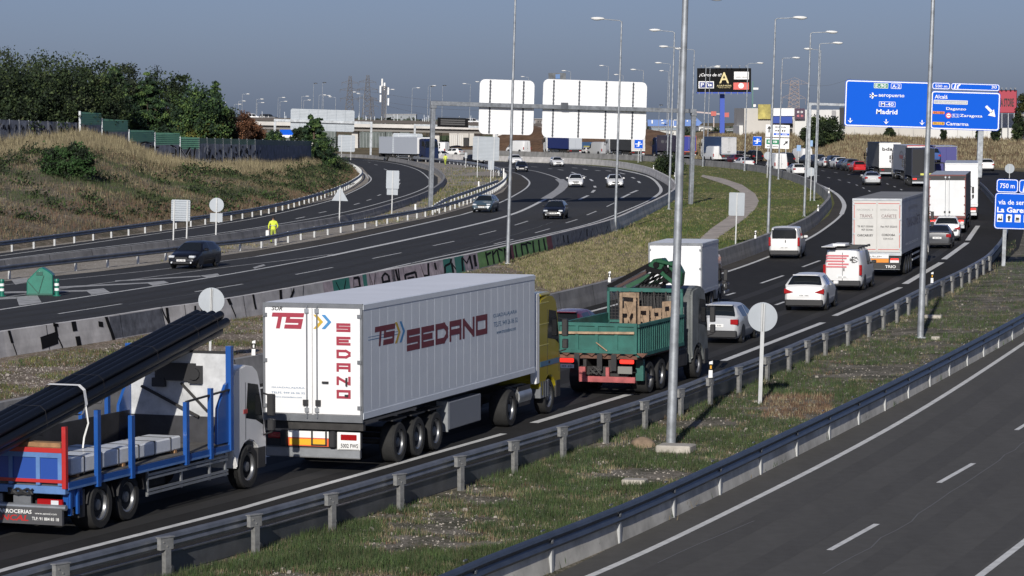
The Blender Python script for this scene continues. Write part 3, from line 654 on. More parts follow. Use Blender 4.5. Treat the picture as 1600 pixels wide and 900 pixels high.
def gz(x, y, Y): return at(x, y, Y)
G_W = 'trees behind the noise barrier'
wood = [(-35, 92, 268, 5.2, 'd', 'round'), (18, 84, 290, 5.0, 'd', 'round'), (62, 92, 275, 4.2, 'd', 'round'), (100, 88, 300, 4.6, 'd', 'round'), (40, 125, 266, 4.0, 'd', 'round'), (135, 100, 283, 3.6, 'd', 'round'), (85, 135, 268, 3.4, 'd', 'round'),
        (120, 140, 280, 3.4, 'd', 'round'), (182, 92, 318, 2.6, 'd', 'round'), (178, 100, 296, 4.0, 'c', 'cone'), (232, 112, 300, 4.0, 'c', 'cone'), (262, 110, 325, 3.4, 'd', 'round'), (285, 110, 335, 3.8, 'd', 'cone'), (312, 138, 318, 2.9, 'c', 'round'), (337, 126, 342, 2.0, 'c', 'cone'), (340, 160, 325, 1.9, 'd', 'round'), (212, 130, 330, 3.2, 'd', 'round'), (8, 150, 262, 3.2, 'd', 'round')]
wl = ['huge dark tree at the far left edge behind the wall', 'tall dark tree second from the left behind the wall', 'round topped dark tree over the dark wall panels', 'broad dark tree with bright leafy top behind wall', 'low dark tree in front of the leftmost wood',
      'dark tree just left of the drooping cedar', 'low bushy dark tree left of the first green panel', 'dark tree behind the topmost green panel', 'slender crown poking above the drooping cedar', 'drooping bright green cedar behind the second green panel',
      'drooping cedar right of the brighter cedar', 'wide brownish green tree behind the middle green panels', 'spiky topped tree right of the cedars', 'bright bushy tree left of the lone leaning tip', 'conifer with bent tip at right end of wood', 'small dark tree at the right end of the wood', 'dark tree between the two cedars', 'low dark tree at the far left frame edge']
for i, (x, yt, Y, rx, k, shp) in enumerate(wood):
    Yw = 262 + max(0, x) * .13; Y = max(Y, Yw + rx * 1.15 + 2)
    top = at(x, yt, Y); z0 = 4.5 if x < 200 else 3.0
    h = top.z - z0; tree('pine_tree' if shp == 'cone' else 'leafy_tree', (top.x - h * LEAN, Y, z0), h, rx, wl[i], (leaf_e if i in (1, 3, 6, 8) else leaf_d) if k == 'd' else leaf_c, shp, 3.2 if shp == 'cone' else 2.4, .14, 10 + i, G_W, low=.02 if shp == 'cone' else .05)
def bush(x, yb, yt, Y, rx, label, mats, seed, name='bush', cat='bush', dens=1., ls=.12, z0=None):
    b = at(x, yb, Y); z0 = b.z if z0 is None else z0; t = at(x, yt, Y); return tree(name, (b.x, Y, z0), t.z - z0, rx, label, mats, 'round', dens, ls, seed, cat=cat, trunk=.08, low=-.1)
bush(312, 225, 195, 318, 2.5, 'yellow green bush rising over the end of green panels', leaf_o, 41, dens=1.3)
bush(372, 225, 176, 350, 1.9, 'rust brown dying tree behind the dark wall', leaf_b, 42, 'dying_tree', 'tree', 1.4)
bush(395, 225, 188, 355, 1.4, 'second rusty shrub just right of the dying tree', leaf_b, 43, dens=1.)
bush(428, 225, 205, 370, 1.3, 'small green shrub in front of the blue roadside sign', leaf_c, 44)
p = at(490, 250, 372); tree('pine_tree', (p.x, 372, 2.2), at(490, 171, 372).z - 2.2, 2.4, 'lone dark pine standing at the end of the noise barrier', leaf_c, 'cone', 2.4, .15, 45, low=.0)
bush(506, 256, 215, 366, 1.5, 'dark shrub leaning over the end of the wall', leaf_c, 46)
bush(468, 226, 200, 390, 1.1, 'small shrub just left of the lone pine', leaf_d, 47)
bush(106, 281, 229, 236, 2.0, 'round dark green bush growing on the dry embankment', [leaf_d[0], leafmat('bush_mid', (.03, .07, .02)), leaf_c[1]], 48, dens=1.6, z0=at(106, 281, 236).z)
bush(1285, 226, 183, 515, 3.0, 'dark round tree on the slope below the retail building', leaf_d, 50, 'leafy_tree', 'tree', 1.3, .22)
bush(1268, 226, 200, 510, 1.8, 'lower dark shrub beside the slope tree', leaf_d, 51, dens=.9, ls=.2)
bush(1390, 217, 200, 517, .9, 'dark pointed shrub against the wall over the white lorry', leaf_d, 52, ls=.16)
bush(1474, 218, 200, 516, .5, 'tiny dark cypress under the gantry sign', leaf_d, 53, ls=.14)
bush(1529, 219, 196, 514, .5, 'dark cypress beside the right gantry column', leaf_d, 54, ls=.14)
bush(1556, 219, 193, 514, .7, 'pointed dark tree right of the gantry column', leaf_d, 55, ls=.14)
bush(1590, 219, 180, 514, .9, 'tall dark tree at the right edge below the red store sign', leaf_d, 56, ls=.16)
bush(1597, 175, 135, 540, 2.0, 'grey green tree crown at the right edge beside red sign', leaf_o[:1] + leaf_d[:2], 57, 'leafy_tree', 'tree', .8, .2, z0=3)
bush(1046, 268, 243, 400, 1.9, 'dark bush in the median between the lamp posts', leaf_d, 58, dens=1.2, z0=0)
bush(1085, 224, 205, 640, 2.0, 'green trees beyond the dark lorry', leaf_d, 59, ls=.2)
bush(1120, 224, 203, 660, 3.0, 'tree clump under the blue billboard column', leaf_d, 60, ls=.25)
bush(1100, 224, 206, 700, 2.2, 'small tree clump left of the billboard column', leaf_d, 61, ls=.25)

# grass: blades in tufts
bl_green = leafmat('blade_green', (.06, .095, .03)); bl_dk = leafmat('blade_dark_green', (.04, .066, .026)); bl_dry = leafmat('blade_dry', (.28, .24, .145)); bl_tan = leafmat('blade_tan', (.18, .145, .09)); bl_red = leafmat('blade_reddish', (.14, .085, .055))
def tufts(name, pts, rng, hmin, hmax, bw, nb, mats, label=None, spread=.08):
    mb = MB()
    for p, m, sc_ in pts:
        for _ in range(nb):
            a = rng.uniform(0, 6.283); h = rng.uniform(hmin, hmax) * sc_; q = p + Vector((rng.gauss(0, spread), rng.gauss(0, spread), 0)); l = Vector((math.cos(a), math.sin(a), 0))
            t = q + l * h * rng.uniform(.1, .6) + Vector((0, 0, h)); s = Vector((-l.y, l.x, 0)) * bw * .5
            mb.face([q - s, q + s, t], m)
    o = mb.build(name, mats); o['kind'] = 'stuff'; return o
rng = random.Random(11)
def inpoly(x, y, poly):
    c = False
    for (x0, y0), (x1, y1) in zip(poly, poly[1:] + poly[:1]):
        if (y0 > y) != (y1 > y) and x < (x1 - x0) * (y - y0) / (y1 - y0) + x0: c = not c
    return c
def scatter(poly, n, dens_px=True, thr=None, f=.15, mfun=None):
    xs = [p[0] for p in poly]; ys = [p[1] for p in poly]; out = []
    while len(out) < n:
        x, y = rng.uniform(min(xs), max(xs)), rng.uniform(min(ys), max(ys))
        if not inpoly(x, y, poly): continue
        p = P(x, y); v = pnoise(p * f) + .5 * pnoise(p * f * 3.7)
        if thr is not None and v < thr + rng.uniform(-.12, .12): n -= .35; continue
        out.append((p, mfun(x, y, v) if mfun else 0, 1 + max(-.3, min(.5, v)))) 
    return out
nv = [(0, 985), (399, 862), (720, 762), (1008, 664), (1200, 588), (1358, 517), (1500, 450), (1572, 412), (1640, 380), (1700, 400), (1600, 500), (1500, 560), (1400, 612), (1348, 640), (1267, 683), (1165, 733), (1097, 768), (1000, 818), (870, 885), (760, 945), (300, 1000)]
def mf1(x, y, v):
    if 1190 < x < 1300 and 618 < y < 655: return 4 if rng.random() < .75 else 2
    r = rng.random()
    return (0 if r < .3 else 1 if r < .7 else 6) if v > -.12 + rng.uniform(-.15, .15) else (2 if r < .2 else 3 if r < .5 else 4 if r < .65 else 0)
gm = [bl_green, bl_dk, bl_dry, bl_tan, bl_red, leafmat('blade_yellow_green', (.15, .16, .045)), leafmat('blade_olive', (.075, .08, .04))]
tufts('verge_grass', scatter(nv, 34000, thr=-.2, f=.3, mfun=mf1), rng, .035, .16, .014, 6, gm, spread=.06)
md = [(1000, 385), (1045, 400), (1060, 430), (1122, 408), (1197, 383), (1262, 357), (1292, 330), (1299, 312), (1290, 298), (1260, 284), (1200, 269), (1110, 259), (1000, 252), (1050, 275), (1070, 292), (1050, 312), (1000, 345), (880, 380), (760, 408), (860, 440)]
ch = [(1088, 379), (1110, 358), (1135, 341), (1152, 324), (1160, 309), (1155, 299), (1120, 284), (1095, 276), (1130, 279), (1160, 289), (1180, 303), (1186, 315), (1180, 327), (1165, 341), (1145, 356), (1122, 372), (1108, 388)]
pts = [q for q in scatter(md, 17000, f=.06, mfun=lambda x, y, v: (0 if rng.random() < .75 else 5) if (v > -.05 + rng.uniform(-.3, .3) and x > 985 + 110 * v + rng.uniform(-25, 25)) or rng.random() < .2 else (2 if rng.random() < .45 else 3 if rng.random() < .7 else 5)) if not inpoly(*proj(q[0]), ch)]
tufts('median_grass_blades', pts, rng, .05, .16, .035, 4, gm)
md2 = [(800, 402), (880, 379), (1000, 385), (1045, 400), (1062, 430), (950, 436), (862, 457), (840, 446)]
tufts('dry_median_grass', scatter(md2, 9000, f=.12, mfun=lambda x, y, v: rng.choice([2, 2, 3, 5, 6])), rng, .05, .16, .03, 4, gm)
ml_ = [(-20, 575), (80, 552), (162, 541), (311, 508), (440, 480), (605, 447), (760, 412), (862, 440), (862, 452), (400, 548), (200, 588), (-20, 628)]
tufts('weedy_median_grass', scatter(ml_, 9000, thr=-.1, f=.35, mfun=lambda x, y, v: rng.choice([0, 5, 1, 6, 4, 3])), rng, .03, .12, .02, 5, gm)
rvp = [(800, 275), (785, 290), (740, 310), (690, 325), (660, 320), (700, 290), (690, 262), (740, 262), (775, 268)]
tufts('ramp_verge_weeds', scatter(rvp, 1500, thr=-.02, f=.12, mfun=lambda x, y, v: rng.choice([0, 5, 6, 2, 3])), rng, .08, .3, .06, 5, gm, spread=.25)
rv2 = [(600, 352), (680, 335), (740, 318), (690, 318), (665, 305), (540, 352), (404, 386), (250, 410), (240, 403), (400, 376), (540, 352)]
tufts('ramp_verge_weeds', scatter(rv2, 900, thr=-.05, f=.15, mfun=lambda x, y, v: rng.choice([6, 5, 2, 3])), rng, .05, .22, .04, 5, gm, spread=.2)
def slope_pts(g, n, j0, j1, mfun, sc_=1.):
    out = []
    nr = len(g); nc = len(g[0])
    while len(out) < n:
        i = rng.uniform(0, nr - 1.01); j = rng.uniform(j0, min(j1, nc - 1.01)); a, b = int(i), int(j); u, v = i - a, j - b
        p = g[a][b].lerp(g[a + 1][b], u).lerp(g[a][b + 1].lerp(g[a + 1][b + 1], u), v)
        if p.y > 700 or proj(p)[0] < -30 or proj(p)[0] > 1650: n -= .5; continue
        out.append((p, mfun(p, v, j), sc_ * (1 + .4 * pnoise(p * .3))))
    return out
def me1(p, v, j):
    k = pnoise(p * .13) + .4 * pnoise(p * .6); r = rng.random()
    if j > 14: return 2 if r < .6 else 3
    if j < 4.5: return 3 if r < .35 else 4 if r < .8 else 6
    if k > .05: return 0 if r < .25 else 1 if r < .5 else 6
    return 2 if r < .16 else 3 if r < .45 else 4 if r < .62 else 6
tufts('embankment_grass', slope_pts(embF, 60000, 1, 22, me1), rng, .1, .42, .04, 3, gm, spread=.2)
tufts('crest_grass', slope_pts(embF, 7000, 13.5, 17.9, lambda p, v, j: 2 if rng.random() < .75 else 3), rng, .35, .95, .035, 4, gm, spread=.15)
tufts('hillside_grass', slope_pts(hillR, 9000, 0, 14, lambda p, v, j: 2 if rng.random() < .45 else 3 if rng.random() < .8 else 4), rng, .2, .7, .14, 3, gm, spread=.3)
# low scrub on the embankment
sc_b = MB(); cells = []
for p, m, q in slope_pts(embF, 430, 1.5, 13.5, lambda p, v, j: 0):
    if pnoise(p * .11 + Vector((5, 0, 0))) < -.1: continue
    k = rng.uniform(.3, 1.3)
    for _ in range(int(90 * k)):
        d = Vector((rng.gauss(0, 1), rng.gauss(0, 1), abs(rng.gauss(0, .8)))) * k * .45; c = p + d; n = Vector((rng.gauss(0, 1), rng.gauss(0, 1), rng.gauss(.3, 1))).normalized(); u = n.orthogonal().normalized(); w2 = n.cross(u); s = rng.uniform(.07, .15)
        sc_b.face([c - u * s, c + u * s, c + w2 * s * 1.4], m=(0 if rng.random() < .5 else 1) if k < .8 else (2 if rng.random() < .3 else 0))
o = sc_b.build('scrub', [leafmat('scrub_dark', (.02, .03, .014)), leafmat('scrub_olive', (.05, .06, .026)), leafmat('scrub_green', (.05, .085, .025))]); o['kind'] = 'stuff'
# loose stones
st = MB()
for q in scatter(nv, 5000, f=.3) + scatter(ml_, 4000, f=.3):
    p = q[0]; s = rng.uniform(.008, .035) if rng.random() < .985 else rng.uniform(.04, .09)
    st.hexa([p + Vector((rng.uniform(.5, 1) * a * s, rng.uniform(.5, 1) * b * s, c * s)) for a, b, c in ((-1, -1, -.2), (1, -1, -.2), (1, 1, -.2), (-1, 1, -.2), (-.7, -.7, .7), (.6, -.7, .8), (.7, .6, .6), (-.6, .7, .8))])
o = st.build('stones', M('pale_stone', (.27, .245, .215), .9, var=.35, vs=2.5)); o['kind'] = 'stuff'
# weeds along the rail and the apron
wd = []
for p, d in walk(kerb, 0, .25):
    if proj(p)[0] > 1640: break
    if rng.random() < .5: wd.append((p + Vector((-d.y, d.x, 0)) * rng.uniform(-.05, .5) + Vector((0, 0, .05)), rng.choice([0, 1, 1, 3]), rng.uniform(.5, 1.3)))
for p, d in walk(flat(railF), 0, .3):
    if p.y > 200: break
    if rng.random() < .5: wd.append((p + Vector((d.y, -d.x, 0)) * rng.uniform(0, .4), rng.choice([0, 1, 2, 3]), rng.uniform(.5, 1.2)))
tufts('kerb_weeds', wd, rng, .08, .22, .02, 6, gm)
# ---------------------------------------------------------------- vehicles: shared pieces
glass = M('car_glass', (.012, .015, .018), .08, spec=.6)
rubber = M('tyre_rubber', (.018, .018, .018), .85, var=.2, vs=8)
rimm = M('alloy_rim', (.27, .275, .28), .4, .7); rimd = M('dull_rim', (.2, .2, .2), .5, .6)
plast = M('black_plastic', (.022, .022, .024), .55); chass = M('chassis_steel', (.03, .028, .027), .7, var=.4, vs=3)
redl = M('tail_lamp', (.32, .008, .01), .2, coat=.5); brk = M('lit_brake_lamp', (.9, .03, .02), .3, emit=1.6)
headl = M('headlamp_glass', (.62, .65, .68), .12, coat=.6); platem = M('number_plate', (.75, .75, .73), .5); inkm = M('black_ink', (.02, .02, .02), .6)
amber = M('amber_plastic', (.5, .16, .01), .4)
def paint_m(n, c, r=.28): return M('paint_' + n, c, r, coat=.5, var=.04, vs=.7)
CW, CK, CS, CG = paint_m('white', (.74, .74, .73)), paint_m('black', (.004, .004, .006), .35), paint_m('silver', (.46, .47, .48)), paint_m('grey', (.07, .072, .078))
CR, CM, CN, CT = paint_m('red', (.5, .012, .015)), paint_m('maroon', (.10, .012, .025)), paint_m('navy', (.012, .02, .06)), paint_m('slate_blue', (.05, .085, .11))
_w = {}
def wheel_me(r, w_, rim):
    k = (r, w_, rim.name)
    if k not in _w:
        t = MB(); n = 22
        prof = [(-.5 * w_, .62 * r), (-.5 * w_, .93 * r), (-.38 * w_, r), (.38 * w_, r), (.5 * w_, .93 * r), (.5 * w_, .66 * r), (.25 * w_, .6 * r)]
        rows = [[(x, math.cos(a) * q, math.sin(a) * q) for a in [6.2832 * i / n for i in range(n)]] for x, q in prof]
        t.grid(rows, 0, True); t.face(rows[0]); t.face(rows[-1])
        d = MB(); prof = [(.27 * w_, .64 * r), (.44 * w_, .62 * r), (.40 * w_, .56 * r), (.18 * w_, .5 * r), (.14 * w_, .26 * r), (.36 * w_, .22 * r), (.38 * w_, .01)]
        rows = [[(x, math.cos(a) * q, math.sin(a) * q) for a in [6.2832 * i / n for i in range(n)]] for x, q in prof]
        d.grid(rows, 0, True)
        h = MB()
        for i in range(8):
            a = 6.2832 * i / 8; h.face([(.19 * w_, math.cos(a + da) * q * r, math.sin(a + da) * q * r) for da, q in ((-.16, .36), (.16, .36), (.12, .47), (-.12, .47))], 1)
        d.v += []; off = len(d.v); d.v += h.v; d.f += [tuple(off + i for i in f) for f in h.f]; d.m += h.m
        _w[k] = (t.mesh('wheel', rubber, smooth=35), d.mesh('rim', [rim, black], smooth=35))
    return _w[k]
def wheel(par, x, y, r, w_, rim=rimm, norim=False):
    a, b = wheel_me(r, w_, rim); o = link('wheel', a, par, (x, y, r)); o.rotation_euler = (0, 0, 0 if x > 0 else math.pi)
    if not norim: link('rim', b, o)
    return o
def place(name, x, y, hd, label, cat, off=0., group=None, world=None):
    """an Empty on the road at the pixel x,y, its local +Y turned hd degrees clockwise from the view axis"""
    a = R(hd); d = Vector((math.sin(a), math.cos(a), 0)); p = (Vector(world) if world else P(x, y)) + d * off
    return empty(name, (p.x, p.y, .014), label, cat, group, rz=-a)
def lerpt(tab, t):
    for (a, b), (c, d) in zip(tab, tab[1:]):
        if t <= c: return b + (d - b) * max(0, (t - a) / (c - a + 1e-9))
    return tab[-1][1]
KINDS = {
 'hatch': dict(L=4.05, W=1.7, H=1.45, top=[(0, .50), (.015, .64), (.05, .74), (.14, .85), (.26, .95), (.42, 1.37), (.52, 1.44), (.72, 1.43), (.85, 1.38), (.955, 1.03), (.99, .95), (1, .72)], belt=[(0, .5), (.26, .92), (1, 1.0)], ws=(.27, .42), rw=(.85, .955), sw=[(.36, .55), (.575, .78)], r=.31),
 'sedan': dict(L=4.6, W=1.78, H=1.45, top=[(0, .5), (.015, .64), (.05, .74), (.14, .85), (.26, .94), (.41, 1.37), (.5, 1.43), (.64, 1.42), (.7, 1.38), (.86, 1.08), (.96, 1.05), (.99, .98), (1, .7)], belt=[(0, .5), (.26, .92), (1, 1.02)], ws=(.27, .41), rw=(.7, .86), sw=[(.35, .53), (.55, .73)], r=.32),
 'suv': dict(L=4.35, W=1.8, H=1.57, top=[(0, .6), (.015, .74), (.05, .88), (.14, .98), (.25, 1.06), (.38, 1.46), (.48, 1.56), (.7, 1.55), (.84, 1.48), (.95, 1.13), (.985, 1.05), (1, .78)], belt=[(0, .55), (.25, 1.0), (.8, 1.1), (1, 1.2)], ws=(.26, .38), rw=(.84, .95), sw=[(.33, .52), (.54, .74)], r=.35),
 'suvbox': dict(L=4.6, W=1.85, H=1.7, top=[(0, .6), (.015, .8), (.05, .95), (.14, 1.04), (.24, 1.12), (.36, 1.58), (.46, 1.69), (.8, 1.69), (.92, 1.64), (.98, 1.15), (.995, 1.1), (1, .8)], belt=[(0, .55), (.25, 1.05), (1, 1.12)], ws=(.25, .36), rw=(.92, .98), sw=[(.31, .5), (.52, .72), (.74, .88)], r=.36),
 'minivan': dict(L=4.4, W=1.84, H=1.84, top=[(0, .6), (.015, .8), (.05, .95), (.14, 1.05), (.22, 1.13), (.37, 1.72), (.47, 1.82), (.9, 1.84), (.965, 1.78), (.99, 1.2), (1, .8)], belt=[(0, .55), (.22, 1.08), (1, 1.14)], ws=(.23, .37), rw=(.965, .99), sw=[(.3, .5), (.52, .72)], r=.33),
 'van': dict(L=4.8, W=1.9, H=1.97, top=[(0, .6), (.015, .8), (.04, .95), (.12, 1.1), (.17, 1.2), (.31, 1.82), (.4, 1.95), (.9, 1.97), (.98, 1.93), (.995, 1.85), (1, .9)], belt=[(0, .55), (.17, 1.15), (1, 1.2)], ws=(.18, .31), rw=None, sw=[(.24, .38), (.41, .58)], r=.34),
 'bigvan': dict(L=5.6, W=2.0, H=2.5, top=[(0, .6), (.01, .8), (.03, 1.0), (.1, 1.15), (.14, 1.25), (.25, 2.1), (.32, 2.42), (.4, 2.5), (.96, 2.5), (.985, 2.45), (.995, 2.3), (1, 1.0)], belt=[(0, .55), (.17, 1.3), (1, 1.35)], ws=(.15, .25), rw=None, sw=[(.19, .3)], r=.35)}
PLAN = [(0, .80), (.015, .88), (.05, .95), (.12, 1), (.86, 1), (.94, .97), (.98, .91), (1, .82)]
def smudge(par, pos, wd, h, face, n=7, mat=None, name='characters'):
    """characters too small to read in the photograph: small dark marks only"""
    m = MB(); F = FACES[face]
    for i in range(n):
        if i == n // 2: continue
        x = (i + .5) / n * wd - wd / 2; k = wd / n * .3; hh = h * (.5 if i % 2 else .42)
        m.face([Vector(pos) + F @ Vector(q) for q in ((x - k, -hh, 0), (x + k, -hh, 0), (x + k, hh, 0), (x - k, hh, 0))])
    return m.build(name, mat or M('worn_characters', (.2, .2, .2), .6), par)
_carcache = {}
def body_meshes(kind, pm):
    """body shell and its glazing, lofted from one set of sections; y runs from the nose (+L/2) to the tail"""
    key = (kind, pm.name)
    if key in _carcache: return _carcache[key]
    K = KINDS[kind]; L, W = K['L'], K['W']
    ts = sorted(set([t for t, _ in K['top']] + [t for t, _ in PLAN] + list(K['ws']) + (list(K['rw']) if K['rw'] else []) + [a for s in K['sw'] for a in s] + [.18, .32, .47, .62, .68]))
    rings = []; box = kind in ('van', 'bigvan', 'minivan')
    for t in ts:
        w_ = W / 2 * lerpt(PLAN, t); zt = lerpt(K['top'], t); zb = min(lerpt(K['belt'], t), zt - .04); h = zt - zb; k = max(0, min(1, (h - .04) / .4))
        lo = .2 if .03 < t < .97 else .3
        wr = w_ * (.86 if box else .72); x5 = w_ * .965; x6 = x5 - k * (x5 - wr) - .02
        half = [(0, lo), (w_ * .86, lo), (w_ * .97, lo + .13), (w_, min(.55, zb - .1)), (w_ * .99, min(.78, zb - .05)), (x5, zb), (x6, zt - .045 - .03 * k), (x6 - .09, zt - .012), (x6 * .45, zt + .008), (0, zt + .014)]
        y = L / 2 - t * L
        rings.append([(x, y, z) for x, z in half] + [(-x, y, z) for x, z in half[-2:0:-1]])
    n = len(rings[0]); P_ = {}
    def part(a, b):
        tm = (ts[a] + ts[a + 1]) / 2; j = b if b < 9 else n - 1 - b
        if K['ws'][0] < tm < K['ws'][1] and j in (6, 7, 8): return 'windshield' if j > 6 else 'body'
        if K['rw'] and K['rw'][0] < tm < K['rw'][1] and j in (7, 8): return 'rear_window'
        if j == 5:
            for i, (s0, s1) in enumerate(K['sw']):
                if s0 < tm < s1: return 'side_window%d%s' % (i, 'r' if b < 9 else 'l')
        return 'body'
    mbs = {}
    for a in range(len(rings) - 1):
        for b in range(n):
            c = (b + 1) % n; q = mbs.setdefault(part(a, b), MB()); q.face([rings[a][b], rings[a + 1][b], rings[a + 1][c], rings[a][c]])
    mbs['body'].face(rings[0]); mbs['body'].face(rings[-1][::-1])
    res = {}
    for nm, mb in mbs.items():
        base = 'side_window' if nm.startswith('side') else nm
        res[nm] = mb.mesh(base, pm if nm == 'body' else glass, smooth=32, weld=True)
    _carcache[key] = res; return res
def box_me(name, mat, *a, **k): return MB().box(*a).mesh(name, mat, **k)
def car(name, kind, pm, x, y, hd, label, cat='car', end='rear', group=None, plate=True, lit=False, lower=None, sc_=1., lod=False, roofglass=False):
    K = KINDS[kind]; L, W = K['L'], K['W']; off = L / 2 if end == 'rear' else -L / 2
    o = place(name, x, y, hd, label, cat, off * sc_, group); o.scale = (sc_,) * 3
    for nm, me in body_meshes(kind, pm).items(): link(me.name.split('.')[0], me, o)
    r = K['r']; hy = L / 2; hx = W / 2
    for sy in (.31 * L, -.29 * L):
        for s in (-1, 1):
            wheel(o, s * (hx - .1), sy, r, .2, rimm if not lod else rimd, norim=False)
            a = MB(); ring = [(s * (hx + .003), sy + math.cos(t) * (r + .07), r + .02 + math.sin(t) * (r + .07)) for t in [math.pi * (i / 12 * 1.16 - .08) for i in range(13)]]
            a.face(ring if s > 0 else ring[::-1]); a.build('wheel_arch', plast, o)
    # mirrors
    wy = hy - (K['ws'][0] + .07) * L; wz_ = lerpt(K['belt'], K['ws'][0]) + .09
    for s in (-1, 1): MB().box(s * (hx - .04) if s > 0 else s * (hx + .19), s * (hx + .19) if s > 0 else s * (hx - .04), wy - .1, wy + .04, wz_ - .06, wz_ + .09).build('mirror', pm if kind not in ('van', 'bigvan') else plast, o, bevel=.03)
    tall = kind in ('van', 'minivan', 'bigvan')
    if end == 'rear':
        zl = .82 if not tall else 1.05
        for s in (-1, 1):
            m = MB()
            a0, a1 = (hx * .62, hx * .96) if not tall else (hx * .84, hx * .975)
            m.box(min(s * a0, s * a1), max(s * a0, s * a1), -hy + (-.008 if not tall else -.01), -hy + .16, zl - (.1 if not tall else .3), zl + (.1 if not tall else .2)); (MB().prism([(s * hx * .5, zl), (s * hx * .95, zl + .16), (s * hx * .965, zl + .05), (s * hx * .95, zl - .07), (s * hx * .72, zl - .06)], 'y', -hy - .012, -hy + .14) if kind == 'suv' else m).build('tail_light', brk if lit else redl, o, bevel=.015)
        if plate:
            pl = MB().box(-.27, .27, -hy - .02, -hy + .02, .62 if not tall else .6, .74 if not tall else .72).build('number_plate', platem, o)
            smudge(pl, (0, -hy - .022, .68 if not tall else .66), .4, .06, 'B')
        MB().box(-hx * .9, hx * .9, -hy - .045, -hy + .2, .24, .36 if lower is None else .5).build('bumper', plast if lower is None else lower, o, bevel=.03)
        if tall:
            z1 = 1.72 if kind != 'bigvan' else 0
            if z1:
                rwn = MB().box(-hx * .76, hx * .76, -hy - .012, -hy + .03, 1.18, 1.68 if kind == 'minivan' else 1.2).build('rear_window', glass, o, bevel=.04) if kind == 'minivan' else None
            MB().box(-.012, .012, -hy - .006, -hy + .02, .5, K['H'] - .14).build('door_gap', plast, o) if kind != 'minivan' else None
            MB().box(.05, .1, -hy - .03, -hy, .95, 1.1).build('handle', plast, o)
        if kind in ('hatch', 'suv'):
            MB().box(-hx * .62, hx * .62, -hy + .1 * L, -hy + .17 * L, K['H'] - .06, K['H'] - .015).build('spoiler', pm, o, bevel=.015)
    else:
        for s in (-1, 1):
            m = MB().box(min(s * hx * .5, s * hx * .9), max(s * hx * .5, s * hx * .9), hy - .3, hy - .01, .60, .735); m.build('headlight', headl, o, bevel=.04)
            MB().cyl((s * hx * .66, hy - .05, .36), (s * hx * .66, hy + .015, .36), .05).build('fog_light', headl, o)
        MB().box(-hx * .42, hx * .42, hy - .1, hy + .012, .52, .66).box(-hx * .55, hx * .55, hy - .1, hy + .012, .28, .40).build('grille', plast, o, bevel=.015)
        pl = MB().box(-.26, .26, hy, hy + .025, .42, .53).build('number_plate', platem, o)
        smudge(pl, (0, hy + .027, .475), .38, .06, 'F')
    return o

# ---- lorries
def doors(o, W, z0, z1, mat, y=-.03, bars=True, frame=galv_d, hinges=4, gap=.01):
    for s in (-1, 1):
        a, b = (gap, W / 2 - .06) if s > 0 else (-W / 2 + .06, -gap)
        d = MB().box(a, b, y, y + .05, z0 + .08, z1 - .12).build('door', mat, o, bevel=.01)
        if bars:
            x = s * .13
            g = MB().cyl((x, y - .03, z0 - .02), (x, y - .03, z1 - .05), .018, n=6)
            for z in (z0 + .18, z1 - .18): g.box(x - .05, x + .05, y - .06, y, z - .05, z + .05)
            g.build('lock_bar', galv, d)
            MB().box(x - .09 if s < 0 else x - .03, x + .03 if s < 0 else x + .09, y - .07, y, z0 + .28, z0 + .42).build('handle', plast, d)
        hg = MB()
        for k in range(hinges):
            z = z0 + .25 + (z1 - z0 - .55) * k / max(1, hinges - 1); e = s * (W / 2 - .12); hg.box(min(e, e - s * -.1), max(e, e + s * .1), y - .03, y, z - .04, z + .05)
        hg.build('hinge', frame, d)
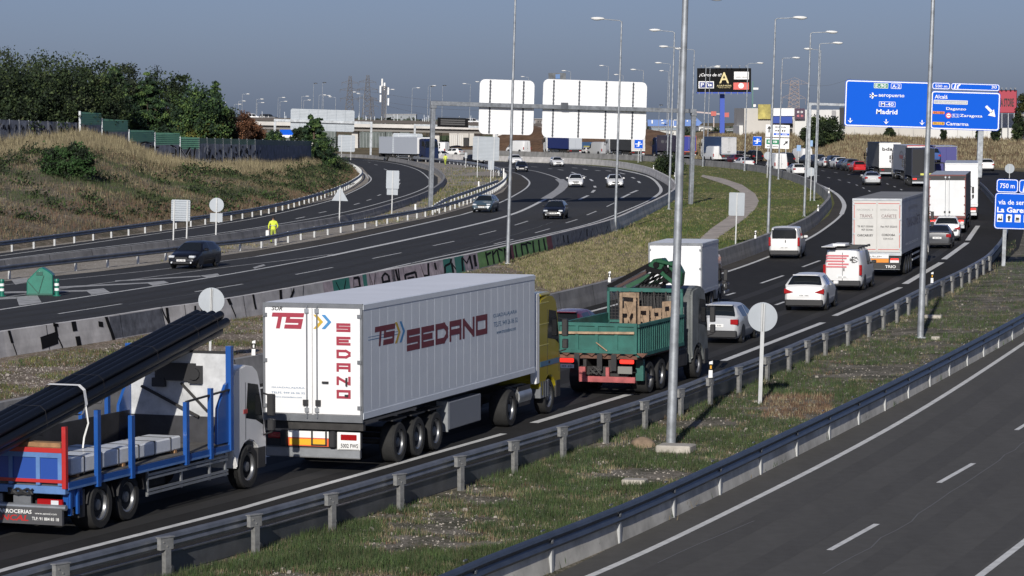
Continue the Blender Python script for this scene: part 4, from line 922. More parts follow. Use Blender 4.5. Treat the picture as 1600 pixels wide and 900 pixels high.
def cab(o, y0, mat, W=2.45, H=3.55, L=2.25, low=.45, window=glass, stripe=None, day=False, wheelr=.5, wy=None, front=False):
    """tractor or lorry cab as one shell with its windows, mirrors, steps and front wheels"""
    prof = [(0, .95), (0, H - .25), (.15, H - .08), (L * .4, H), (L - .62, H - .06), (L - .4, H - .18), (L - .28, H - .42), (L - .12, H - 1.0), (L, H - 1.5), (L + .06, 1.2), (L + .08, low), (L - .35, low)]
    wy = y0 + 1.25 if wy is None else wy
    arch = [(wy - y0 + math.cos(a) * (wheelr + .1), wheelr + math.sin(a) * (wheelr + .1)) for a in [math.pi * k / 8 for k in range(0, 9)]]
    arch = [p for p in arch if 0 < p[0] < L - .05 and p[1] > low]
    pr = prof + arch + [(0, .95)] if arch[-1][0] > .1 else prof + arch
    c = MB().prism([(y0 + a, b) for a, b in (prof + arch)], 'x', -W / 2, W / 2).build('cab', mat, o, bevel=.07, seg=2, smooth=35)
    for s in (-1, 1):
        x = s * (W / 2 + .004)
        q = [(y0 + L * .4, H - 1.22), (y0 + L - .5, H - 1.3), (y0 + L - .09, H - 1.46), (y0 + L - .2, H - .98), (y0 + L - .38, H - .5), (y0 + L * .46, H - .42)]
        f = [(x, a, b) for a, b in q]; MB().face(f if s > 0 else f[::-1]).build('side_window', window, c)
        m = MB(); e = s * (W / 2 + .24); m.box(min(e, e - s * .17), max(e, e - s * .17), y0 + L - .06, y0 + L + .08, H - 1.25, H - .75); m.box(min(e, e - s * .16), max(e, e - s * .16), y0 + L - .06, y0 + L + .08, H - 1.6, H - 1.33)
        m.bar((s * (W / 2 - .02), y0 + L - .1, H - .72), (s * (W / 2 + .2), y0 + L, H - .8), .04, .04); m.bar((s * (W / 2 - .02), y0 + L - .1, H - 1.7), (s * (W / 2 + .2), y0 + L, H - 1.62), .04, .04)
        m.build('mirror', plast, c, bevel=.02)
        MB().box(min(s * (W / 2 - .3), s * (W / 2 + .02)), max(s * (W / 2 - .3), s * (W / 2 + .02)), y0 + L - .42, y0 + L - .02, low - .02, .9).build('step', plast, c)
        MB().box(min(s * (W / 2 + .001), s * (W / 2 + .014)), max(s * (W / 2 + .001), s * (W / 2 + .014)), y0 + L * .43, y0 + L * .5, H - 1.95, H - 1.88).build('handle', plast, c)
        ln = MB()
        for yy in (y0 + L * .39, y0 + L - .1): ln.box(min(s * W / 2, s * (W / 2 + .004)), max(s * W / 2, s * (W / 2 + .004)), yy - .008, yy + .008, 1.15, H - .4)
        ln.build('door_gap', plast, c)
        wheel(o, s * (W / 2 - .17), wy, wheelr, .32, rimm)
    ws = [(-W / 2 + .12, y0 + L + .005, H - 1.46), (W / 2 - .12, y0 + L + .005, H - 1.46), (W / 2 - .18, y0 + L - .27, H - .46), (-W / 2 + .18, y0 + L - .27, H - .46)]
    MB().hexa([Vector(p) for p in ws] + [Vector(p) + Vector((0, .03, .03)) for p in ws]).build('windshield', window, c)
    if front:
        MB().box(-.8, .8, y0 + L, y0 + L + .1, .9, 1.5).build('grille', plast, c)
        for s in (-1, 1): MB().box(min(s * .75, s * 1.15), max(s * .75, s * 1.15), y0 + L - .1, y0 + L + .1, .55, .75).build('headlight', headl, c)
    return c
def semi(name, x, y, hd, label, side_m, rear_m, roof_m, cab_m, L=13.6, W=2.55, z0=1.25, z1=4.0, world=None, bars=True, cabH=3.6, cabL=2.25, skirt=None, frame=galv_d, bands=None, hinges=4, lit=False, detail=True, group=None, cat='lorry', nocab=False, plate=True):
    o = place(name, x, y, hd, label, cat, 0, group, world)
    b = MB(); h = W / 2
    b.face([(h, 0, z0), (h, L, z0), (h, L, z1), (h, 0, z1)], 0); b.face([(-h, L, z0), (-h, 0, z0), (-h, 0, z1), (-h, L, z1)], 0)
    b.face([(-h, 0, z1), (h, 0, z1), (h, L, z1), (-h, L, z1)], 1); b.face([(h, L, z0), (-h, L, z0), (-h, L, z1), (h, L, z1)], 1); b.face([(-h, 0, z0), (-h, L, z0), (h, L, z0), (h, 0, z0)], 1)
    b.face([(-h, 0, z0), (h, 0, z0), (h, 0, z1), (-h, 0, z1)], 2)
    box = b.build('box_body', [side_m, roof_m, rear_m], o, weld=True, bevel=.03)
    fr = MB()
    for s in (-1, 1):
        e = s * (h + .012); fr.box(min(e, e - s * .03), max(e, e - s * .03), .0, L, z1 - .14, z1 - .02); fr.box(min(e, e - s * .03), max(e, e - s * .03), .0, L, z0 - .02, z0 + .13)
    for s in (-1, 1): fr.box(min(s * h, s * (h - .07)), max(s * h, s * (h - .07)), -.035, 0.02, z0, z1)
    fr.box(-h, h, -.04, .02, z1 - .1, z1); fr.box(-h, h, -.045, .03, z0 - .1, z0 + .06)
    fr.m = [1 if i < 24 else 0 for i in range(len(fr.m))]
    fr.build('frame', [frame, side_m], box)
    doors(o, W, z0, z1, rear_m, -.05, bars, frame, hinges)
    c = MB()
    for s in (-1, 1): c.box(min(s * .35, s * .45), max(s * .35, s * .45), .1, L - .6, z0 - .3, z0 - .02)
    for k in range(6): c.box(-.45, .45, .8 + k * 2, .9 + k * 2, z0 - .22, z0 - .06)
    c.box(-h + .02, h - .02, .05, .2, z0 - .3, z0 - .1)
    for yy in (2.6, 3.95, 5.3): c.cyl((-1, yy, .5), (1, yy, .5), .07)
    c.build('chassis', chass, o)
    for yy in (2.6, 3.95, 5.3):
        for s in (-1, 1):
            wheel(o, s * (h - .2), yy, .5, .38, rimm)
        mud = MB()
        for s in (-1, 1): mud.box(min(s * (h - .4), s * (h - .02)), max(s * (h - .4), s * (h - .02)), yy - .5, yy + .5, 1.06, 1.09)
        mud.build('mudguard', plast, o)
    # rear light bar
    lb = MB().box(-h + .03, h - .03, -.06, .02, .62, .98).build('light_bar', plast, o)
    for s in (-1, 1):
        MB().box(min(s * .72, s * 1.14), max(s * .72, s * 1.14), -.085, -.05, .8, .95).build('tail_light', brk if lit else redl, lb, bevel=.02)
    if plate: MB().box(.72, 1.14, -.09, -.06, .62, .78).build('number_plate', platem, lb)
    MB().box(-h + .08, h - .08, -.03, .08, .38, .58).build('underrun_bar', galv, o)
    sg = MB()
    for s in (-1, 1):
        for z in (.55, .85): sg.box(min(s * (h - .05), s * (h - .02)), max(s * (h - .05), s * (h - .02)), 6.2, 10.2 if L > 12 else 7.5, z, z + .1)
    if skirt is None: sg.build('side_guard', galv, o)
    if not nocab:
        y0 = L + .55; cab(o, y0, cab_m, H=cabH, wy=L + 1.55, L=cabL)
        MB().box(-.5, .5, L - 4.2, y0 + 1.5, .6, .85).box(-1.2, -.65, L - 1.3, L - .2, .45, 1.0).box(.65, 1.2, L - 1.3, L - .2, .45, 1.0).build('tractor_frame', chass, o)
        for s in (-1, 1):
            MB().cyl((s * .95, L - 1.3, .72), (s * .95, L - .15, .72), .3, n=14).build('fuel_tank', galv, o, smooth=35)
            wheel(o, s * (h - .23), L - 2.2, .51, .5, rimm)
    return o, box
# ---------------------------------------------------------------- the near lorries
# square lettering: strokes on a 0..1 cell
GL = {'S': [(0, 0, 1, 0), (1, 0, 1, .5), (0, .5, 1, .5), (0, .5, 0, 1), (0, 1, 1, 1)], 'E': [(0, 0, 0, 1), (0, 0, 1, 0), (0, .5, .85, .5), (0, 1, 1, 1)], 'D': [(0, 0, 0, 1), (0, 0, .72, 0), (.72, 0, 1, .3), (1, .3, 1, .7), (1, .7, .72, 1), (0, 1, .72, 1)],
      'A': [(0, 0, 0, 1), (1, 0, 1, 1), (0, 1, 1, 1), (0, .42, 1, .42)], 'N': [(0, 0, 0, 1), (1, 0, 1, 1), (0, 1, 1, 0)], 'O': [(0, 0, 0, 1), (0, 0, 1, 0), (1, 0, 1, 1), (0, 1, 1, 1)], 'T': [(0, 1, 1, 1), (.5, 0, .5, 1)]}
def glyph(ch, mat, par, face, org, cw, chh, tk, slant=0., name='letter'):
    """org = lower-left corner in the parent's space; drawn in the plane of the face"""
    F = FACES[face]; mb = MB()
    for k, (x0, y0, x1, y1) in enumerate(GL[ch]):
        ax, ay, bx, by = x0 * (cw - tk) + tk / 2, y0 * (chh - tk) + tk / 2, x1 * (cw - tk) + tk / 2, y1 * (chh - tk) + tk / 2
        L = math.hypot(bx - ax, by - ay); ux, uy = (bx - ax) / L * tk / 2, (by - ay) / L * tk / 2
        if ch == 'N' and k == 2: ex = 0
        else: ex = 1
        q = [(ax - ux * ex + uy, ay - uy * ex - ux), (bx + ux * ex + uy, by + uy * ex - ux), (bx + ux * ex - uy, by + uy * ex + ux), (ax - ux * ex - uy, ay - uy * ex + ux)]
        mb.face([Vector(org) + (F @ Vector((x + y * slant, y, .0008 * k))) for x, y in q])
    return mb.build(name, mat, par)
wine = M('wine_lettering', (.34, .035, .06), .5); wine_shade = M('shaded_wine_lettering', (.16, .022, .035), .5)  # one wine paint; the side copy is darkened for the shaded flank
gold = M('gold_arrow', (.55, .36, .03), .5); skyb = M('blue_arrow', (.06, .24, .5), .5); bluet = M('blue_lettering', (.05, .16, .3), .5)
trw = M('trailer_white', (.8, .8, .8), .45, coat=.2, var=.03, vs=.8); trs = M('trailer_side', (.70, .74, .79), .4, coat=.25, var=.04, vs=.6)
yel = paint_m('mustard', (.33, .27, .015))
o, box = semi('semi_trailer_lorry', 0, 0, 17.9, 'long white refrigerated trailer lorry lettered SEDANO behind the blue flatbed', trs, trw, M('trailer_roof', (.78, .8, .84), .5, var=.05, vs=.5), yel, world=(-4.75, 72.2, 0), z0=1.33, z1=4.06, skirt=1, cabH=3.4, cabL=2.0, plate=False, frame=galv_d, hinges=3)
def arrows(par, face, org, s_, depth=0.004):
    F = FACES[face]
    for i, m in enumerate((gold, skyb)):
        mb = MB()
        for sg in (1, -1):
            q = [(0, sg * .5), (.28, sg * .5), (.75, 0), (.47, 0)]; mb.face([Vector(org) + F @ Vector(((x + i * .62) * s_, y * s_, 0)) for x, y in (q if sg < 0 else q[::-1])])
        mb.build('arrow', m, par)
drs = [c for c in o.children if c.name.startswith('door')]
def ro(s): return (s, -.0565)
for k, (ch, z) in enumerate(zip('SEDANO', (3.39, 3.07, 2.76, 2.44, 2.12, 1.80))): glyph(ch, wine, drs[1], 'B', (.62, -.058, z), .36, .21, .062)
glyph('T', wine, drs[0], 'B', (-1.10, -.058, 3.44), .44, .38, .10, .22); glyph('S', wine, drs[0], 'B', (-.72, -.058, 3.44), .44, .38, .10, .22)
arrows(drs[1], 'B', (.03, -.058, 3.62), .34)
txt('SOR', (-.9, -.058, 3.92), .1, inkm, drs[0], 'B', .28, .02, shear=.3)
txt('GUADALAJARA', (-.62, -.058, 2.02), .045, bluet, drs[0], 'B', .86); txt('TELFS. 949 26 06 32', (-.62, -.058, 1.9), .045, bluet, drs[0], 'B', .86); txt('www.transedano.com', (-.62, -.058, 1.8), .04, bluet, drs[0], 'B', .7)
MB().box(.26, .42, -.1, -.06, 2.15, 2.2).box(.86, .9, -.1, -.06, 2.1, 2.3).box(.84, .92, -.1, -.06, 1.85, 1.9).build('latch', plast, drs[1])
X = 1.2785
glyph('T', wine_shade, box, 'R', (X, .72, 2.98), .8, .48, .13, .2); glyph('S', wine_shade, box, 'R', (X, 1.36, 2.98), .75, .48, .13, .2)
arrows(box, 'R', (X, 2.2, 3.22), .52)
MB().box(X - .004, X, .35, 2.4, 3.17, 3.185).box(X - .004, X, .35, 2.4, 3.24, 3.25).build('pinstripe', bluet, box)
for k, ch in enumerate('SEDANO'): glyph(ch, wine_shade, box, 'R', (X, 3.05 + k * 1.07, 2.7), .95, .53, .15)
txt('GUADALAJARA', (X, 10.9, 3.12), .13, bluet, box, 'R', 2.1); txt('TELFS. 949 26 06 32', (X, 10.95, 2.9), .13, bluet, box, 'R', 2.1); txt('www.transedano.com', (X, 11.0, 2.68), .11, bluet, box, 'R', 1.7)
ribs = MB()
for k in range(1, 24): ribs.box(1.2745, 1.2765, k * .57 - .004, k * .57 + .004, 1.5, 3.9)
ribs.build('panel_seam', M('seam', (.66, .70, .75), .45), box)
# rear detail: marker board, plate, rubber buffers, side locker
lb = [c for c in o.children if c.name.startswith('light_bar')][0]
MB().box(-.62, .42, -.075, -.055, .84, 1.0).build('white_panel', whitep, lb)
MB().box(-.62, .42, -.076, -.055, .64, .835).build('marker_board', M('marker_red', (.75, .12, .04), .5), lb); MB().box(-.58, .38, -.08, -.07, .665, .81).build('marker_board', M('marker_yellow', (.75, .42, .02), .5), lb)
pl = MB().box(.68, 1.2, -.1, -.06, .60, .76).build('number_plate', platem, lb); txt('5002 FWS', (.96, -.103, .68), .1, inkm, pl, 'B', .44, .02)
MB().box(.64, 1.22, -.072, -.05, .58, 1.0).build('white_panel', whitep, lb)
for x in (-.72, .53): MB().box(x - .08, x + .08, -.16, -.02, .62, 1.02).build('buffer', plast, lb, bevel=.03)
MB().box(-.02, .02, -.1, -.06, .66, 1.02).box(.34, .38, -.1, -.06, .66, 1.02).box(-.02, .38, -.1, -.06, .66, .69).build('ladder', plast, lb)
MB().box(-1.2, 1.2, -.02, .03, .36, .6).build('skirt_board', M('grey_board', (.14, .14, .14), .6), o)
MB().box(.95, 1.25, 6.3, 8.9, .42, 1.14).build('side_locker', M('locker_grey', (.2, .21, .23), .5), o, bevel=.02)
MB().box(.93, 1.24, 6.24, 6.3, .38, 1.16).build('locker_frame', galv, o)
cabo = [c for c in o.children if c.name.startswith('cab')][0]
y0 = 14.15
MB().box(1.05, 1.232, y0 - .28, y0 + .02, .95, 3.5).build('air_deflector', whitep, cabo, bevel=.02)
MB().box(1.228, 1.234, y0 + .1, y0 + 1.9, 1.4, 1.55).build('stripe', M('stripe_blue', (.05, .16, .26), .4), cabo)
for z in (2.0, 2.6, 3.2): MB().box(1.226, 1.2315, y0 + .05, y0 + .9, z, z + .02).build('panel_line', M('pale_yellow', (.6, .55, .2), .5), cabo)
MB().box(-1.2, 1.2, y0 + .2, y0 + 1.2, 3.36, 3.48).build('roof_deflector', yel, cabo, bevel=.05)
for k in range(4): MB().box(.75, 1.23, y0 + .15 + k * .22, y0 + .3 + k * .22, .5, 1.0).build('tank_rib', galv_d, o, bevel=.02)

# ---- blue flatbed with the pipe bundle
bl = paint_m('flatbed_blue', (.016, .085, .32)); bl2 = M('pale_blue_steel', (.10, .2, .42), .5, var=.2, vs=2); redp = paint_m('flatbed_red', (.45, .03, .03))
o = place('flatbed_lorry', 0, 0, 20.5, 'blue flatbed lorry with upright stakes carrying wrapped packs and black pipes', 'lorry', 0, None, (-10.17, 61.44, 0)); fl = o
MB().box(-1.25, 1.25, 0, 7.5, 1.06, 1.16).build('platform', M('platform_planks', (.10, .095, .09), .8, var=.4, vs=1.5), o)
MB().box(1.22, 1.29, 0, 7.5, .98, 1.14).box(-1.29, -1.22, 0, 7.5, .98, 1.14).build('side_rail', bl, o)
MB().box(1.292, 1.297, 0, 7.5, .985, 1.03).build('rail_trim', bl2, o)
MB().box(-.45, -.35, .2, 9.2, .62, .98).box(.35, .45, .2, 9.2, .62, .98).box(-1.1, 1.1, 1.2, 1.3, .7, .95).box(-1.1, 1.1, 3.3, 3.4, .7, .95).box(-.8, .8, 3.6, 5.2, .5, .95).build('chassis', chass, o)
g = MB()
for x0, x1 in ((-1.25, -.66), (-.60, -.03), (.03, .6), (.66, 1.2)): g.box(x0, x1, -.06, -.02, 1.2, 1.68)
g.build('tailboard', M('tailboard_blue', (.02, .07, .32), .4, coat=.3), o)
f = MB()
for x in (-1.25, -.63, 0, .63, 1.13): f.box(x - .04, x + .05, -.09, -.02, 1.08, 1.72)
f.box(-1.25, 1.18, -.092, -.02, 1.64, 1.74).build('tailboard_frame', bl2, o)
MB().box(-1.25, 1.2, -.1, -.02, 1.745, 1.84).box(-1.25, 1.2, -.1, -.02, 1.13, 1.2).box(1.19, 1.28, -.1, .0, 1.02, 2.28).box(-1.28, -1.19, -.1, .0, 1.02, 2.28).build('red_frame', redp, o)
MB().box(-1.25, 1.1, .02, .3, 1.84, 1.93).build('dunnage', M('timber', (.3, .17, .08), .8, var=.3, vs=4), o)
MB().box(-1.25, 1.25, -.08, .1, .9, 1.06).build('rear_beam', bl2, o, bevel=.01)
k = MB()
for i in range(26):
    a, b = i * .9, (i + 1) * .9; k.cyl((.25 + .28 * math.cos(a), -.13, .93 + .07 * math.sin(a * 2.3)), (.25 + .3 * math.cos(b), -.15, .93 + .07 * math.sin(b * 2.3)), .018, n=5)
k.build('rope_coil', plast, o)
MB().box(.05, .45, -.06, 0, .68, .88).box(-1.1, -.2, -.06, 0, .62, .86).build('light_bracket', galv_d, o)
for s in (-1, 1): MB().box(min(s * .62, s * 1.2), max(s * .62, s * 1.2), -.12, -.04, .66, .8).build('tail_light', redl, o, bevel=.015)
MB().box(.95, 1.12, -.126, -.1, .68, .78).build('reversing_lamp', headl, o)
bp = MB().box(-1.2, 1.22, -.16, -.08, .28, .6).build('bumper_board', M('board_dark', (.07, .07, .075), .5), o)
MB().cyl((-1.25, -.12, .64), (1.3, -.12, .64), .06).build('bumper_bar', galv, o)
wt = M('white_lettering', (.75, .75, .73), .5)
txt('CARROCERIAS', (.1, -.164, .53), .08, wt, bp, 'B', .85, .02); txt('SANCAL', (.0, -.164, .4), .12, redp, bp, 'B', .9, .03, shear=.2); txt('www.sancal.com', (.85, -.164, .51), .045, wt, bp, 'B', .5); txt('TLF: 91 884 85 18', (.84, -.164, .4), .065, wt, bp, 'B', .62, .015)
for y in (1.45, 2.8, 8.6):
    for s in (-1, 1): wheel(o, s * (1.0 if y < 8 else 1.05), y, .51, .5 if y == 1.45 else .34, rimm)
for y in (1.45, 2.8):
    for s in (-1, 1):
        m = MB(); pts = [(y + math.cos(a) * .6, .51 + math.sin(a) * .6) for a in [math.pi * (.05 + .9 * i / 10) for i in range(11)]]
        rows_ = [[(s * xx, py, pz) for py, pz in pts] for xx in (.85, 1.24)]; m.grid(rows_); m.build('mudguard', plast, o, smooth=True)
MB().box(.8, 1.22, .55, .8, .35, .92).build('mud_flap', plast, o)
MB().box(.98, 1.1, .535, .55, .4, .52).box(.9, 1.02, .535, .55, .6, .66).build('flap_plate', platem, o)
MB().box(1.1, 1.22, .1, .7, .6, 1.0).box(1.2, 1.26, .12, .2, .45, 1.0).box(1.2, 1.26, .42, .5, .45, 1.0).build('rear_box', bl, o)
sg = MB()
for z in (.45, .78):
    for q in (0, .05): sg.box(1.2, 1.225, 3.6, 7.5, z + q * 1.5, z + q * 1.5 + .055)
for y in (3.6, 5.2, 6.6, 7.4): sg.box(1.16, 1.2, y, y + .07, .42, 1.0)
sg.build('side_guard', galv, o)
for s in (-1, 1):
    for y, zt, w_ in ((1.25, 2.5, .12), (2.75, 2.25, .12), (5.3, 2.3, .12), (6.5, 2.5, .1)):
        MB().box(min(s * 1.24, s * 1.33), max(s * 1.24, s * 1.33), y - w_ / 2 - (.02), y + w_ / 2, .92, zt).build('stake', bl, o)
    MB().prism([(6.85, 1.2), (7.45, 1.2), (7.45, 2.55), (7.3, 2.5), (6.9, 2.0)], 'x', s * 1.2, s * 1.27).build('gusset', bl, o)
    MB().box(min(s * 1.2, s * 1.33), max(s * 1.2, s * 1.33), 7.44, 7.58, 1.0, 3.36).build('headboard_post', bl, o)
    MB().bar((s * 1.28, 5.3, 2.3), (s * 1.28, 7.45, 2.38), .05, .04).build('side_rope', plast, o)
dirty = M('dirty_white_panel', (.5, .51, .52), .6, var=.25, vs=1.8, bump=.1)
MB().box(-1.2, 1.2, 7.48, 7.54, 1.75, 3.2).build('headboard', dirty, o)
MB().box(-1.2, 1.2, 7.45, 7.5, 3.19, 3.24).build('headboard_rail', plast, o)
MB().box(-1.2, 1.2, 7.45, 7.53, 1.16, 1.75).build('dark_board', M('dark_board', (.035, .035, .04), .6, var=.3, vs=2), o)
MB().box(-1.235, -1.2, 1.2, 7.4, 1.16, 1.85).build('dark_board', M('dark_board', (.035, .035, .04)), o)
b = MB().box(-.55, .45, 7.38, 7.46, 2.55, 2.95).box(-.62, -.3, 7.36, 7.46, 2.4, 2.6).box(.3, .62, 7.36, 7.46, 2.5, 2.9); b.cyl((.46, 7.3, 2.72), (.46, 7.46, 2.72), .14); b.build('black_bracket', plast, o)
MB().bar((-.9, 7.4, 2.4), (.55, 7.38, 1.75), .07, .05).bar((.1, 7.4, 2.5), (.75, 7.38, 1.9), .06, .04).build('brace', chass, o)
c = cab(o, 7.75, CW, H=2.86, L=1.7, wy=8.6, wheelr=.51)
MB().box(1.228, 1.236, 8.3, 8.5, 1.75, 1.85).build('badge', redp, c)
pk = M('white_film_wrap', (.68, .7, .72), .35, var=.1, vs=4, bump=.25, bs=5)
for (x0, x1, ya, yb, h, lab) in ((-.5, .35, 1.0, 3.6, .26, 'long white film wrapped pack lying farther from the flatbed edge'), (.35, 1.1, .5, 3.0, .34, 'white film wrapped pack nearest the tail of the flatbed'), (.2, 1.0, 3.1, 5.6, .3, 'white film wrapped pack with printed end in mid platform')):
    d = math.sin(R(20.5)), math.cos(R(20.5)); r_ = (d[1], -d[0]); cx_, cy_ = (x0 + x1) / 2, (ya + yb) / 2
    t = empty('wrapped_pack', (-10.17 + d[0] * cy_ + r_[0] * cx_, 61.44 + d[1] * cy_ + r_[1] * cx_, 1.176), lab, 'package', 'white wrapped packs on the flatbed', rz=-R(20.5))
    w2, l2 = (x1 - x0) / 2, (yb - ya) / 2
    MB().box(-w2, w2, -l2, l2, .06, h + .06).build('wrapping', pk, t, bevel=.03)
    MB().box(-w2, w2, -l2 + .2, -l2 + .3, 0, .065).box(-w2, w2, l2 - .3, l2 - .2, 0, .065).build('batten', _m['timber'], t)
    s_ = MB()
    for q in (-.6, 0, .6): s_.box(-w2 - .008, w2 + .008, q * l2 - .015, q * l2 + .015, .05, h + .068)
    s_.build('strap', plast, t)
    if ya > 3: txt('FRAGIL', (0, -l2 - .006, h * .6), .07, redp, t, 'B', .3)
pb = empty('pipe_bundle', (-10.17, 61.44, 0), 'strapped bundle of long black pipes sloping up over the flatbed cab', 'pipes', None, rz=-R(20.5))
pipem = M('black_pipe', (.004, .006, .011), .5, spec=.35)
pv = lambda x, k, n: Vector((x, k, 2.15 + .17 * (k + .4) + n))
for r_ in range(3):
    for c_ in range(4 if r_ != 1 else 5):
        x = (c_ - (1.5 if r_ != 1 else 2)) * .205 - .05; n = (r_ - 1) * .18; e = 9.1 + rg.uniform(-.08, .08) + (r_ == 1) * .1
        m = MB(); a, b_ = pv(x, -3.5, n), pv(x, e, n); m.cyl(a, b_, .1, n=14, caps=False); m.cyl(a, b_, .085, n=14, caps=False)
        m.face([b_ + Vector((math.cos(t) * .084, -.12, math.sin(t) * .084)) for t in [6.283 * i / 12 for i in range(12)]]); m.build('pipe', pipem, pb, smooth=35)
def band(k, rr, mat, nm, w_=.05):
    q = [(-.56, -.1), (-.5, .2), (-.4, .3), (.3, .3), (.42, .2), (.47, -.1), (.36, -.3), (-.46, -.3)]
    m = MB(); rows_ = [[pv(x * rr, k + d_, n * rr) for x, n in q] for d_ in (0, w_)]; m.grid(rows_, 0, True); m.build(nm, mat, pb)
for k in (.6, 3.1, 5.6, 7.6, 8.6): band(k, 1.015, chass, 'band', .025)
band(2.2, 1.04, whitep, 'white_sling', .11)
MB().tube([pv(.47, 2.25, -.1), pv(.5, 2.3, -.5), pv(.4, 2.3, -.8), pv(.42, 2.2, -1.0)], .02, 5).build('sling_tail', whitep, pb)

# ---- green tipper with the folded crane
gr = M('worn_green_paint', (.022, .115, .095), .55, var=.3, vs=1.6, bump=.1); grd = M('crane_green', (.012, .075, .032), .4, var=.2, vs=3); rust = M('rust', (.13, .065, .045), .85, var=.4, vs=4); pink = M('faded_red_steel', (.38, .09, .09), .6, var=.3, vs=3)
o = place('tipper_lorry', 0, 0, 19.0, 'green open sided tipper lorry with a folded loader crane and scrap wood', 'lorry', 0, None, (2.58, 91.4, 0))
t = MB().box(-1.25, 1.25, -.05, 0, 1.35, 2.22)
tb = t.build('tailgate', gr, o)
m = MB().box(-1.27, 1.27, -.1, .0, 2.14, 2.24).box(-1.27, 1.27, -.1, .0, 1.32, 1.42)
for x in (-1.22, -.62, 0, .62, 1.22): m.box(x - .05, x + .05, -.1, 0, 1.42, 2.14)
m.build('rib', gr, tb)
MB().bar((-1.2, -.13, 1.92), (1.2, -.13, 1.96), .04, .07).bar((0, -.13, 1.65), (.35, -.13, 1.4), .03, .03).build('wooden_bar', M('pale_timber', (.36, .25, .16), .8, var=.3, vs=5), tb)
for s in (-1, 1):
    m = MB().box(min(s * 1.25, s * 1.2), max(s * 1.25, s * 1.2), 0, 5.0, 1.25, 2.2)
    for k in range(22): m.box(min(s * 1.25, s * 1.3), max(s * 1.25, s * 1.3), .1 + k * .23, .2 + k * .23, 1.3, 2.12)
    m.box(min(s * 1.25, s * 1.32), max(s * 1.25, s * 1.32), 0, 5.0, 2.12, 2.2); m.box(min(s * 1.25, s * 1.32), max(s * 1.25, s * 1.32), 0, 5., 1.22, 1.32); m.build('side_board', gr, o)
MB().box(-1.25, 1.25, 0, 5, 1.15, 1.25).build('bed_floor', rust, o)
f = MB()
for k in range(7): f.prism([(-1.2 + k * .4, 1.35), (-.95 + k * .4, 1.22), (-.8 + k * .4, 1.35)], 'y', -.08, -.03)
f.build('rust_patch', rust, o)
MB().box(-.45, -.35, 0, 8, .75, 1.12).box(.35, .45, 0, 8, .75, 1.12).box(-.9, .9, .1, .3, .6, .9).build('chassis', chass, o)
MB().box(-.55, 1.22, -.12, -.02, .45, .62).box(-.55, -.35, -.12, -.02, .62, .9).box(.3, .4, -.12, -.02, .62, .9).build('rear_bumper', pink, o)
k = MB()
for i in range(16):
    a = i * 1.1; k.cyl((-.05 + .2 * math.cos(a), -.1, .8 + .13 * math.sin(a * 1.7)), (-.05 + .2 * math.cos(a + 1.1), -.1, .8 + .13 * math.sin((a + 1.1) * 1.7)), .022, n=5)
k.build('coupling_hoses', chass, o)
for s, x in ((-1, -.95), (1, .95)):
    MB().box(x - .22, x + .22, -.1, -.03, 1.02, 1.14).build('tail_light', brk, o, bevel=.02)
pl = MB().box(-1.15, -.72, -.08, -.05, .85, .96).build('number_plate', platem, o); smudge(pl, (-.935, -.083, .905), .36, .06, 'B')
MB().box(.68, 1.12, -.1, -.05, .72, .94).build('grey_plate', M('dull_plate', (.2, .2, .18), .6), o)
for x in (-.62, .1, .55): MB().box(x - .08, x + .08, -.11, -.06, .8, 1.3).build('flap', plast, o)
for y, r_ in ((1.5, .5), (2.75, .5), (7.0, .5)):
    for s in (-1, 1): wheel(o, s * 1.0, y, r_, .45 if y < 5 else .32, rimd if y < 2 else rimm)
MB().box(1.0, 1.24, .7, .85, .45, 1.1).build('mud_flap', gr, o)
MB().box(.7, 1.2, 3.7, 5.8, .5, 1.1).box(-1.2, -.7, 3.7, 5.8, .5, 1.1).build('side_tank', chass, o, bevel=.05)
hb = MB().box(-1.25, -1.17, 5.02, 5.1, 1.2, 3.0).box(1.17, 1.25, 5.02, 5.1, 1.2, 3.0).box(-1.25, 1.25, 5.02, 5.12, 2.88, 3.0).box(-1.25, 1.25, 5.02, 5.1, 1.9, 1.98); hb.build('headboard_frame', gr, o)
m = MB()
for x in [(-1.1 + .11 * i) for i in range(21)]: m.box(x - .008, x + .008, 5.06, 5.08, 1.98, 2.9)
for i in range(9): m.box(-1.17, 1.17, 5.05, 5.06, 2.0 + .1 * i, 2.012 + .1 * i)
m.build('wire_mesh', chass, o)
tm = M('scrap_timber', (.27, .19, .125), .85, var=.4, vs=4); rs = random.Random(5)
for (x0, x1, z0_, z1_) in ((-.6, -.08, 1.95, 2.88), (.0, .35, 1.8, 2.45), (.45, .75, 1.9, 2.4), (.8, 1.1, 1.9, 2.6)):
    cr = empty('scrap_crate', o.matrix_world @ Vector(((x0 + x1) / 2, 4.5, 1.25)), {-.6: 'tall pale broken wooden crate in the green tipper bed', .0: 'broken pallet wood leaning in the tipper centre', .45: 'small wooden crate scrap right of the tall crate', .8: 'upright boards at the right end of the tipper bed'}[x0], 'crate', 'scrap wood in the tipper', rz=-R(19))
    m = MB(); w2 = (x1 - x0) / 2; h = z1_ - 1.25
    for z in (.02, h * .33, h * .62, h - .1): m.bar((-w2, -.2, z + .05), (w2, -.2, z + .05 + rs.uniform(-.03, .03)), .03, rs.uniform(.1, .17))
    for x in (-w2, w2 - .07): m.box(x, x + .09, -.25, -.21, 0, h)
    m.bar((-w2, -.22, .2), (w2, -.22, h - .2), .03, .08); m.bar((w2, -.24, .1), (-w2 * .3, -.24, h * .8), .03, .07); m.box(-w2, w2, .15, .19, 0, h); m.build('boards', tm, cr)
cr = MB()
